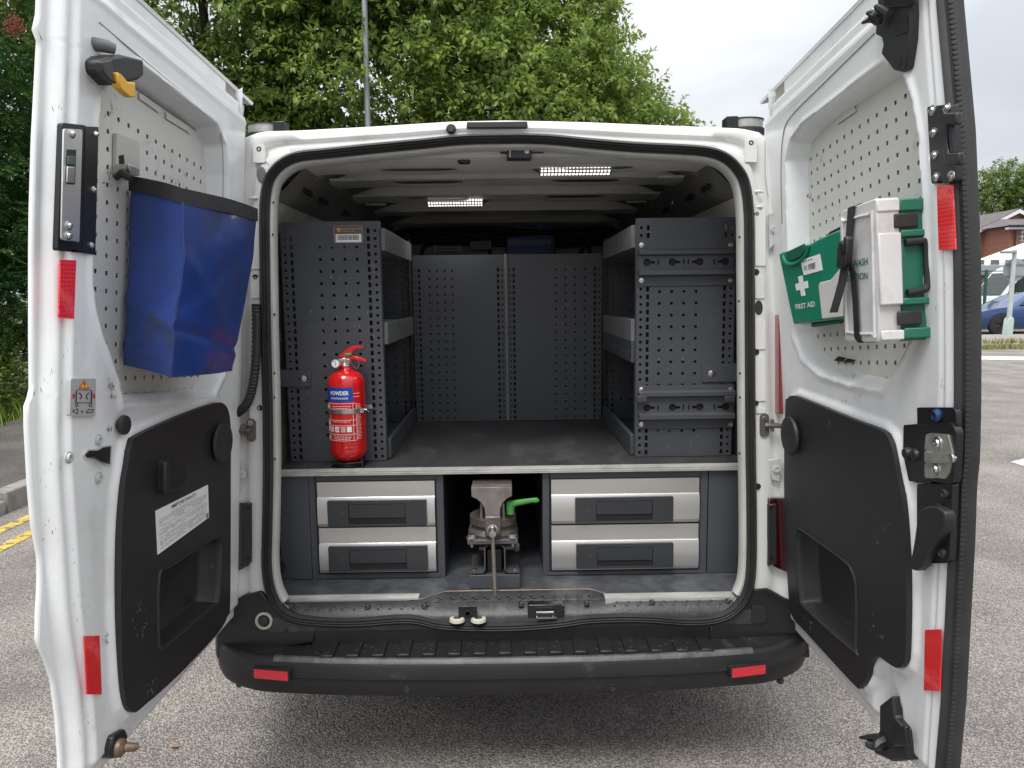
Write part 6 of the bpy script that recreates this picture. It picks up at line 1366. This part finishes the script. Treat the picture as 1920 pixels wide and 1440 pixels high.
for x, y in ((1697, 850), (1713, 853)): c = RD.px(x, y, .02); mb = MB(); mb.lathe(RD.P(c[0], c[1], .010), RD.N, [(.013, 0), (.013, .006), (.010, .012), (.004, .013)], 16); build('black_bolt', mb, BLK, lkp)
c = RD.px(1757, 779, .012); mb = MB(); mb.lathe(RD.P(c[0], c[1], .010), RD.N, [(.013, 0), (.013, .004), (.008, .009), (.007, .004)], 16); build('plate_bolt', mb, mat('blue_black_bolt', (.04, .08, .18), .3, .6), lkp)
hb = plate('handle_plate', RD, [(1719, 907), (1786, 907), (1780, 1048), (1773, 1056), (1719, 1056)], .0, .012, BLKM, rdoor, .002, r=.006)
for x, y in ((1768, 926), (1763, 1038)): c = RD.px(x, y, .018); mb = MB(); mb.lathe(RD.P(c[0], c[1], .012), RD.N, [(.010, 0), (.010, .004), (.006, .007), (.003, .004)], 14); build('black_bolt', mb, BLK, hb)
lev = [(1730, 958), (1738, 951), (1752, 948), (1768, 951), (1778, 960), (1780, 974), (1776, 990), (1764, 1012), (1746, 1040), (1734, 1062), (1724, 1070), (1712, 1066), (1711, 1056), (1717, 1035), (1722, 1005), (1726, 975)]
plate('lever_handle', RD, lev, .008, .030, BLK, rdoor, .009, seg=4, at=.022)
c = RD.px(1755, 965, .02); mb = MB(); mb.lathe(RD.P(c[0], c[1], .010), RD.N, [(.022, 0), (.022, .012)], 20); build('handle_hub', mb, BLK, hb)
# top hinge guard / wiring block
tg = plate('top_latch', RD, [(1648, -30), (1712, -30), (1714, 30), (1712, 75), (1704, 128), (1694, 135), (1680, 132), (1656, 100), (1660, 84), (1657, 70), (1645, 64), (1647, 40), (1650, 20)], -.02, .016, BLK, rdoor, .005, at=.010)
plate('latch_recess', RD, [(1675, 35), (1700, 30), (1704, 58), (1680, 68)], .016, .0172, DARK, tg, 0, r=.005); plate('latch_eye', RD, circ(1683, 112, 7, 14, 13), .016, .0172, DARK, tg, 0)
plate('latch_cap', RD, [(1648, -30), (1714, -30), (1714, 10), (1655, 14)], .016, .026, BLKM, tg, .004)
mb = MB()
for (a, b, c, d, r) in ((1652, 38, 1617, 43, .005), (1650, 30, 1625, 25, .006), (1660, 25, 1640, 10, .006), (1648, 35, 1632, 33, .009)):
    p = RD.px(a, b, .03); q = RD.px(c, d, .05); mb.tube([RD.P(p[0], p[1], .03), RD.P((p[0]+q[0])/2, (p[1]+q[1])/2+.004, .045), RD.P(q[0], q[1], .05)], [r*1.6, r*1.2, r*.6], 8)
build('latch_prongs', mb, BLK, tg)
bg_ = plate('foot_latch', RD, [(1648, 1322), (1672, 1304), (1676, 1345), (1694, 1366), (1700, 1425), (1672, 1428), (1638, 1412), (1639, 1380), (1648, 1370)], -.02, .018, BLK, rdoor, .005)
plate('latch_block', RD, [(1672, 1362), (1696, 1362), (1700, 1398), (1674, 1400)], .018, .030, BLKM, bg_, .003); mb = MB()
for a, b, c, d, r in ((1650, 1382, 1612, 1383, .006), (1645, 1398, 1622, 1396, .009), (1655, 1390, 1640, 1404, .011)):
    p = RD.px(a, b, .02); q = RD.px(c, d, .045); mb.tube([RD.P(p[0], p[1], .01), RD.P((p[0]+q[0])/2, (p[1]+q[1])/2, .035), RD.P(q[0], q[1], .045)], [r*1.5, r*1.2, r*.5], 8)
build('latch_prongs', mb, BLKM, bg_)
c = RD.px(1499, 368, -.0); bolt('frame_rivet', RD, c[0], c[1], -.030, .006, SCREW, rdoor, .008)
scuffs(RD, [(1600, 706, 8, 10), (1605, 738, 5, 8), (1590, 745, 4, 5), (1712, 1120, 4, 3)], .0025, rdoor, 5)
# slots in the ledge below the right pegboard
for pts in ([(1563, 676), (1572, 668), (1585, 671), (1578, 678)], [(1580, 679), (1589, 672), (1604, 675), (1594, 680)]): plate('ledge_slot', RD, pts, -.046, -.044, DARK, rdoor, 0)
for fr, dd, pts in ((RD, rdoor, [(1600, 209, 1566, 233), (1656, 133, 1599, 177)]),):
    for x0, y0, x1, y1 in pts:
        plate('closing_plate', RD, [(x0, y0-14), (x0+4, y0), (x1+3, y1), (x1-2, y1-12)], -.049, -.047, PEG, rdoor, .001)
for x0, y0, x1, y1 in ((262, 185, 300, 212), (312, 222, 357, 250)): plate('closing_plate', LD, [(x0, y0-12), (x1, y1-12), (x1, y1), (x0, y0)], -.049, -.047, PEG, ldoor, .001)

# ================================================================ THINGS HUNG ON THE DOORS
# blue tool bag
bag = thing('tool_bag', LD.P(.30, -.05, .05), 'open blue vinyl tool bag with a black rim hooked on the left door', 'bag')
lev_ = [  # back-left, seam (front corner), mid, right edge at each height: px traced
    ((246, 338), (342, 362), (482, 398)), ((243, 420), (338, 450), (477, 470)), ((240, 500), (334, 530), (462, 545)), ((235, 590), (327, 610), (448, 620)), ((231, 650), (322, 665), (441, 668)), ((231, 683), (318, 706), (436, 694))]
rows = []
for i, (A_, S_, B_) in enumerate(lev_):
    t = i/5; dS = .115+.01*math.sin(t*3); dB = .10+.01*t; a = LD.px(*A_, -.035); s = LD.px(*S_, dS); b = LD.px(*B_, dB)
    n1, n2, n3 = 10, 14, 6; r = []
    a3 = LD.P(a[0], a[1], -.035); s3 = LD.P(s[0], s[1], dS); b3 = LD.P(b[0], b[1], dB); c3 = LD.P(b[0]+.012, b[1], -.03); 
    for k in range(n1): f = k/n1; p = a3.lerp(s3, f); p += LD.N*.014*math.sin(f*math.pi)-LD.U*(-.0)*f; r.append(p)
    for k in range(n2): f = k/n2; p = s3.lerp(b3, f); p += LD.N*.016*math.sin(f*math.pi); r.append(p)
    for k in range(n3+1): f = k/n3; r.append(b3.lerp(c3, f))
    rows.append(r)
# interpolate rows vertically (Catmull-Rom) and wrinkle
NR = 56; fine = []
for q in range(NR+1):
    x = q/NR*5; i = min(int(x), 4); f = x-i; g = lambda j: rows[min(max(j, 0), 5)]
    fine.append([.5*((2*g(i)[k])+(-g(i-1)[k]+g(i+1)[k])*f+(2*g(i-1)[k]-5*g(i)[k]+4*g(i+1)[k]-g(i+2)[k])*f*f+(-g(i-1)[k]+3*g(i)[k]-3*g(i+1)[k]+g(i+2)[k])*f**3) for k in range(len(rows[0]))])
# densify columns
dense = []
for r in fine:
    o = []
    for a, b in zip(r, r[1:]): o += [a, a.lerp(b, .5)]
    o.append(r[-1]); dense.append(o)
from mathutils import noise as mnoise
for qi, r in enumerate(dense):
    for k, p in enumerate(r):
        t = qi/NR; v = Vector((k*.11, t*2.2, 3)); w_ = mnoise.noise(v*.8)*.008+mnoise.noise(v*2.2+Vector((5, 0, 0)))*.003
        tx = k/(len(r)-1)
        fold = .006*math.exp(-(((t-.62)-(tx-.35)*.25)/.035)**2)+.003*math.exp(-(((t-.30)+(tx-.6)*.8)/.05)**2)-.003*math.exp(-(((t-.46)-(tx-.5)*1.1)/.06)**2)
        env = math.sin(min(1, t*3)*math.pi/2); r[k] = p+LD.N*(w_-fold)*env+LD.U*w_*.4*env
mb = MB(); mb.grid(dense)
bt = dense[-1]; cen = sum(bt, Vector())/len(bt); mb.grid([bt, [p.lerp(cen, .5)+Vector((0, 0, -.004)) for p in bt], [cen+Vector((0, 0, -.004)) for p in bt]])
back = [[r[0], r[0].lerp(r[-1], .5), r[-1]] for r in dense]; mb.grid(back)
body = build('bag_body', mb, VINYL, bag, smooth=70)
so2 = body.modifiers.new('thickness', 'SOLIDIFY'); so2.thickness = .002
rim = dense[0]; mb = MB(); rc = sum(rim, Vector())/len(rim)
def ow(p, k): v = p-rc; v.z = 0; return v.normalized()*k
rr2 = [[p+Vector((0, 0, .010))+ow(p, .001) for p in rim], [p+Vector((0, 0, .010))+ow(p, .005) for p in rim], [p+Vector((0, 0, -.004))+ow(p, .006) for p in dense[1]], [p+Vector((0, 0, -.012))+ow(p, .006) for p in dense[2]], [p+Vector((0, 0, -.012))+ow(p, .001) for p in dense[2]]]
mb.grid(rr2); ro = build('bag_rim', mb, WEB, bag, smooth=60)
mb = MB(); mb.tube([r[20]+LD.N*.0015+LD.U*.001 for r in dense[3:]], .0022, 6); build('corner_seam', mb, mat('navy_thread', (.006, .02, .12), .5), bag)
mb = MB(); tab = LD.px(246, 335, .0); p = LD.P(tab[0], tab[1], .0); mb.tube([p, p+LD.N*-.02+Vector((0, 0, .012)), p+LD.N*-.035+Vector((0, 0, .0))], [.008, .009, .006], 8); build('hanging_loop', mb, WEB, bag)

# first aid kit (turned slightly anticlockwise on the pegboard)
fq = [(1462, 470), (1572, 432), (1580, 598), (1492, 607)]
D1 = .035
fa = thing('first_aid_kit', RD.P(.25, -.02, -.05), 'green first aid box with a white cross hung on the right door', 'first aid kit')
QF = quadframe(RD, [(1459, 475), (1574, 430), (1580, 597), (1487, 608)], D1)
def qprism(name, Q, pts, d0, d1, m, parent, bevel=.003, taper=0):
    mb = MB(); n_ = len(pts); vs = [Q.P(u, w_, d0) for u, w_ in pts]+[Q.P(u, w_, d1) for u, w_ in pts]
    fs = [tuple(range(n_)), tuple(range(n_, 2*n_))]+[(i, (i+1) % n_, n_+(i+1) % n_, n_+i) for i in range(n_)]
    mb.add(vs, fs); return build(name, mb, m, parent, bevel=bevel, seg=3)
qprism('case_back', QF, [(.0, .02), (1.03, .02), (1.02, .5), (1.01, .97), (.02, .97)], -.085, -.045, mat('off_white_case', (.6, .59, .55), .5, var=.08, dirt=(.3, .28, .25), dscale=20), fa, .006)
qprism('case_lid', QF, [(0, 0), (1.03, 0), (1.03, .5), (1.02, .985), (.96, 1.0), (.68, .985), (.60, .97), (.22, .98), (.03, 1.0), (0, .97)], -.045, .0, GREEN1, fa, .007)
qprism('white_corner', QF, [(.66, .02), (1.032, .02), (1.032, .57), (.86, .46), (.68, .46), (.655, .42)], .0002, .005, mat('off_white_case', (.6, .59, .55), .5), fa, .003)
qprism('white_tab', QF, [(-.13, -.02), (.06, -.01), (.03, .26), (-.13, .34)], -.06, -.035, mat('off_white_case', (.6, .59, .55), .5), fa, .004)
qprism('grip_recess', QF, [(.15, .90), (.20, .845), (.30, .825), (.40, .84), (.48, .90), (.50, .99), (.16, .97)], .0, .0045, mat('green_recess', (.004, .11, .065), .4), fa, .002)
mb = MB(); arc = [(.10, .93), (.14, .83), (.24, .785), (.38, .79), (.50, .85), (.56, .95)]; mb.tube([QF.P(u, w_, .003) for u, w_ in smooth_loop(arc, 4, False)], .005, 8); build('grip_ridge', mb, GREEN1, fa)
sl = qprism('price_label', QF, [(.40, .60), (.72, .60), (.70, .80), (.38, .80)], .0002, .0012, PAPER, fa, 0)
mb = MB(); rb = random.Random(2)
for k in range(9): u = .50+.014*k; mb.add([QF.P(u, .645, .0018), QF.P(u+.008*rb.choice((.6, 1.2)), .645, .0018), QF.P(u+.008, .72, .0018), QF.P(u, .72, .0018)], [(0, 1, 2, 3)])
for k in range(3): mb.add([QF.P(.42, .66+.02*k, .0018), QF.P(.48, .66+.02*k, .0018), QF.P(.48, .667+.02*k, .0018), QF.P(.42, .667+.02*k, .0018)], [(0, 1, 2, 3)])
for k in range(4): mb.add([QF.P(.42+.045*k, .765, .0018), QF.P(.45+.045*k, .765, .0018), QF.P(.45+.045*k, .775, .0018), QF.P(.42+.045*k, .775, .0018)], [(0, 1, 2, 3)])
build('label_print', mb, INK, sl, smooth=0, fixn=False)
cu_, cw = .33, .475; a_, b_ = .038, .13; c2_, d2_ = .115, .045
qprism('white_cross', QF, [(cu_-a_, cw-b_), (cu_+a_, cw-b_), (cu_+a_, cw-d2_), (cu_+c2_, cw-d2_), (cu_+c2_, cw+d2_), (cu_+a_, cw+d2_), (cu_+a_, cw+b_), (cu_-a_, cw+b_), (cu_-a_, cw+d2_), (cu_-c2_, cw+d2_), (cu_-c2_, cw-d2_), (cu_-a_, cw-d2_)], .0002, .0012, WHI, fa, 0)
text('first_aid_lettering', 'FIRST AID', QF, .335, .215, .0012, .095, WHI, fa, sx=.98, bold=.012)
mb = MB(); mb.tube([QF.P(u, w_, -.04) for u, w_ in ((.55, 1.0), (.65, 1.06), (.85, 1.08), (.95, 1.06))], .004, 6); build('rubber_catch', mb, RUB, fa); mb = MB(); mb.tube([QF.P(.2, -.03, -.03), QF.P(.75, -.02, -.03)], .007, 6); build('hinge_strip', mb, GREEN2, fa)

# eyewash case
ew = thing('eyewash_case', RD.P(.5, 0, 0), 'milky white and dark green eyewash case strapped to the right door', 'eyewash kit')
D2 = .095
MILK = mat('milky_plastic', (.62, .61, .60), .3, var=.07, vscale=10, dirt=(.33, .31, .29), dscale=11, dlo=.52, dhi=.68, damt=.5, coat=.3)
QE = quadframe(RD, [(1573, 396), (1643, 371), (1648, 642), (1584, 640)], D2)
# the case is a box on the door: milky front shell, green body behind it towards the pegboard
def qe_profile(): return [(0, .02), (.03, .0), (.98, .0), (1, .03), (1, .985), (.97, 1.0), (.10, .995), (.0, .97)]
qprism('front_shell', QE, qe_profile(), -.045, 0, MILK, ew, .008)
qprism('case_body', QE, [(.03, .0), (.985, .0), (.985, .99), (.04, .985)], -.145, -.046, GREEN2, ew, .006)
mb = MB(); loop = [(.10, .88), (.16, .91), (.84, .90), (.90, .85), (.90, .10), (.84, .06), (.14, .07), (.10, .13)]
mb.tube([QE.P(u, w_, .001) for u, w_ in smooth_loop(loop, 3)], .0032, 8, closed=True); build('raised_border', mb, MILK, ew)
text('eyewash_lettering', 'EYEWASH', QE, .45, .575, .0015, .072, mat('green_print', (.01, .14, .10), .5), ew, sx=2.0, bold=.012); text('station_lettering', 'STATION', QE, .46, .475, .0015, .072, mat('green_print', (.01, .14, .10), .5), ew, sx=2.0, bold=.012)
# end face towards the camera: ribs, side clips, handle
qa = QE.P(1, 0, -.155); 
EFc = Frame(QE.P(1, .5, -.045), -RD.N, QE.P(1, 1, 0)-QE.P(1, 0, 0), RD.U)   # u towards the pegboard, w up, d towards the free edge
H_ = (QE.P(1, 1, 0)-QE.P(1, 0, 0)).length; hh = H_/2
for w0, w1, nm in ((-.50, -.36, 0), (-.05-.02, .02, 0), (.38, .50, 0)): pass
def eb(name, u0, u1, w0, w1, d0, d1, m, bev=.003):
    mb = MB(); mb.box(EFc, u0, u1, w0*H_, w1*H_, d0, d1); return build(name, mb, m, ew, bevel=bev)
for w0, w1 in ((.40, .485), (.22, .27), (-.25, -.20), (-.485, -.41)): eb('moulded_rib', .0, .108, w0, w1, .0, .007, GREEN2, .003)
for w0, w1 in ((.285, .385), (-.39, -.29)): eb('side_clip', -.012, .035, w0, w1, .0, .008, mat('black_clip', (.022, .02, .02), .5), .003)
eb('shell_return', -.045, .0, -.245, .255, .0, .008, MILK, .003); eb('shell_return', -.045, .0, .40, .49, .0, .007, MILK, .003); eb('shell_return', -.045, .0, -.49, -.42, .0, .007, MILK, .003)
mb = MB(); hl_ = [(.008, .18), (.03, .185), (.047, .17), (.049, .0), (.047, -.13), (.03, -.155), (.008, -.165)]; mb.tube([EFc.P(u, w_*H_, .006) for u, w_ in smooth_loop(hl_, 4, False)], .007, 10); build('carry_handle', mb, BLK, ew)
# webbing strap round the eyewash case
sp2 = thing('webbing_strap', QE.P(.3, .5, .01), 'black webbing strap with a plastic buckle around the eyewash case', 'strap')
def band(pts, wd, name, dd=.004, parent=sp2):
    mb = MB(); K = 1.42; rows = [[QE.P((u-wd/2)*K, w_, d), QE.P((u+wd/2)*K, w_, d)] for u, w_, d in pts]; rows2 = [[QE.P((u-wd/2)*K, w_, d+.0018), QE.P((u+wd/2)*K, w_, d+.0018)] for u, w_, d in pts]; mb.grid(rows); mb.grid(rows2)
    for k in (0, 1): mb.grid([[r[k] for r in rows], [r[k] for r in rows2]])
    return build(name, mb, WEB, parent, smooth=40)
band([(.30, 1.005, -.10), (.30, 1.01, -.01), (.29, .995, .004), (.25, .80, .006), (.24, .76, .008)], .115, 'strap_upper')
band([(.30, .58, .012), (.31, .50, .006), (.31, .30, .004), (.32, .03, .004), (.32, -.008, -.004), (.32, -.01, -.10)], .105, 'strap_lower')
band([(.24, .56, .016), (.20, .46, .018), (.13, .34, .022), (.08, .25, .026), (.06, .225, .026)], .17, 'strap_tail')
bk2 = MB(); bk2.add([], []); 
qb = qprism('buckle', QE, [(0.185, 0.56), (0.383, 0.54), (0.469, 0.58), (0.511, 0.66), (0.54, 0.75), (0.511, 0.78), (0.44, 0.78), (0.426, 0.74), (0.312, 0.76), (0.241, 0.7), (0.227, 0.62)], .010, .026, BLK, sp2, .004)
qprism('buckle_slot', QE, [(0.241, 0.6), (0.341, 0.59), (0.341, 0.62), (0.241, 0.63)], .026, .0265, DARK, sp2, 0); qprism('buckle_prong', QE, [(0.412, 0.65), (0.483, 0.66), (0.497, 0.73), (0.426, 0.72)], .026, .031, BLKM, sp2, .002)

# tie-down rings inside the jambs
for x, y in ((519, 632), (1386, 612), (527, 1068), (1385, 1067)):
    p = at_y(x, y, .09); mb = MB(); mb.tube([p+Vector((.0, .014*math.cos(t), .022*math.sin(t))) + Vector((.006*math.cos(t), 0, 0)) for t in [k*2*math.pi/16 for k in range(16)]], .004, 8, closed=True); mb.lathe(p+Vector((0, 0, .024)), (0, 0, 1), [(.007, 0), (.008, .006), (.006, .022)], 10); build('lashing_ring', mb, BLKM, van)
for s, lst in ((-1, [(515, 590), (515, 700), (515, 745), (516, 860), (513, 380), (512, 440)]), (1, [(1386, 445), (1385, 565), (1387, 700), (1387, 745), (1386, 850), (1380, 930), (1379, 945)])):
    for x, y in lst:
        c = BF.px(x, y, .008); mb = MB(); mb.prism(BF, circ(c[0], c[1], .0025, 8, .004), .0085, .0115); build('jamb_hole', mb, DARK, van)

# wear: pale scratches on the racking, drawers, trim panels and step; seam lines on the doors
PALE = mat('pale_scratch', (.26, .26, .26), .6); GRIME = mat('light_grime', (.42, .40, .36), .6)
scuffs(EF, [(600, 520, 8, 40), (580, 640, 8, 30), (650, 600, 5, 30), (560, 780, 8, 20), (700, 500, 5, 12)], .0008, UL, 21, PALE)
scuffs(EF, [(1290, 640, 14, 40), (1260, 820, 12, 30), (1300, 440, 6, 20)], .0008, UR, 22, PALE)
scuffs(LD, [(330, 990, 5, 12), (270, 1170, 14, 12), (290, 1290, 14, 8), (400, 1060, 4, 6), (265, 1140, 6, 6)], .0226, tl, 23, PALE)
scuffs(RD, [(1640, 1180, 10, 12), (1560, 800, 3, 8), (1650, 1000, 6, 12), (1520, 1165, 6, 8)], .0226, tr_, 24, PALE)
scuffs(LD, [(100, 700, 8, 14), (150, 640, 5, 20), (110, 1000, 8, 20), (150, 1130, 8, 14), (160, 1340, 10, 12), (120, 200, 6, 20), (330, 740, 8, 20), (90, 880, 8, 12)], .0045, ldoor, 25, GRIME)
scuffs(RD, [(1740, 640, 8, 14), (1760, 720, 6, 10), (1720, 1300, 12, 14), (1700, 1150, 5, 10), (1580, 720, 5, 14), (1770, 560, 5, 8)], .0035, rdoor, 26, GRIME)
STF = Frame((0, 0, .4265), (1, 0, 0), (0, 1, 0), (0, 0, 1))
mb = MB(); rb = random.Random(31)
for _ in range(55):
    x = rb.uniform(-.75, .75); y = rb.uniform(-.155, -.09); l_ = rb.uniform(.002, .009); a = rb.uniform(-.6, .6); k = rb.uniform(.0003, .0007)
    mb.add([STF.P(x-l_*math.cos(a), y-l_*math.sin(a), .0078), STF.P(x, y+k, .0078), STF.P(x+l_*math.cos(a), y+l_*math.sin(a), .0078), STF.P(x, y-k, .0078)], [(0, 1, 2, 3)])
o = build('step_scratches', mb, PALE, bumper, smooth=0, fixn=False); o['kind'] = 'stuff'
SEAM = mat('seam_shadow_grey', (.22, .22, .21), .7)
for fr, dr_, px, dd in ((LD, ldoor, [(186, 42), (240, 88), (330, 163), (395, 218), (413, 250), (418, 300), (418, 370)], .0015), (RD, rdoor, [(1466, 420), (1464, 330), (1467, 262), (1480, 222), (1540, 160), (1640, 62)], .0015)):
    pp = smooth_loop(fr.poly(px, dd), 5, False); mb = MB(); mb.tube([fr.P(u, w_, dd) for u, w_ in pp], .0012, 5); build('seam_line', mb, SEAM, dr_)
# a curled brown leaf and a few pebbles on the road
p = at_z(329, 1401, .0); lf_ = MB(); vs = []
for i in range(7):
    t = i/6; wd = .012*math.sin(math.pi*min(1, max(.05, t))); vs.append([(p.x-.02+.04*t, p.y-wd, .002+.006*math.sin(3*t)), (p.x-.02+.04*t, p.y, .006+.004*math.cos(4*t)), (p.x-.02+.04*t, p.y+wd, .003)])
lf_.grid(vs); o = build('fallen_leaf', lf_, mat('dry_leaf', (.28, .17, .10), .7, var=.2), smooth=60); tagit(o, 'small dry brown leaf lying on the road below the left door latch', 'leaf')
rb = random.Random(77); PB = mat('pebble_grey', (.42, .40, .37), .8, var=.2)
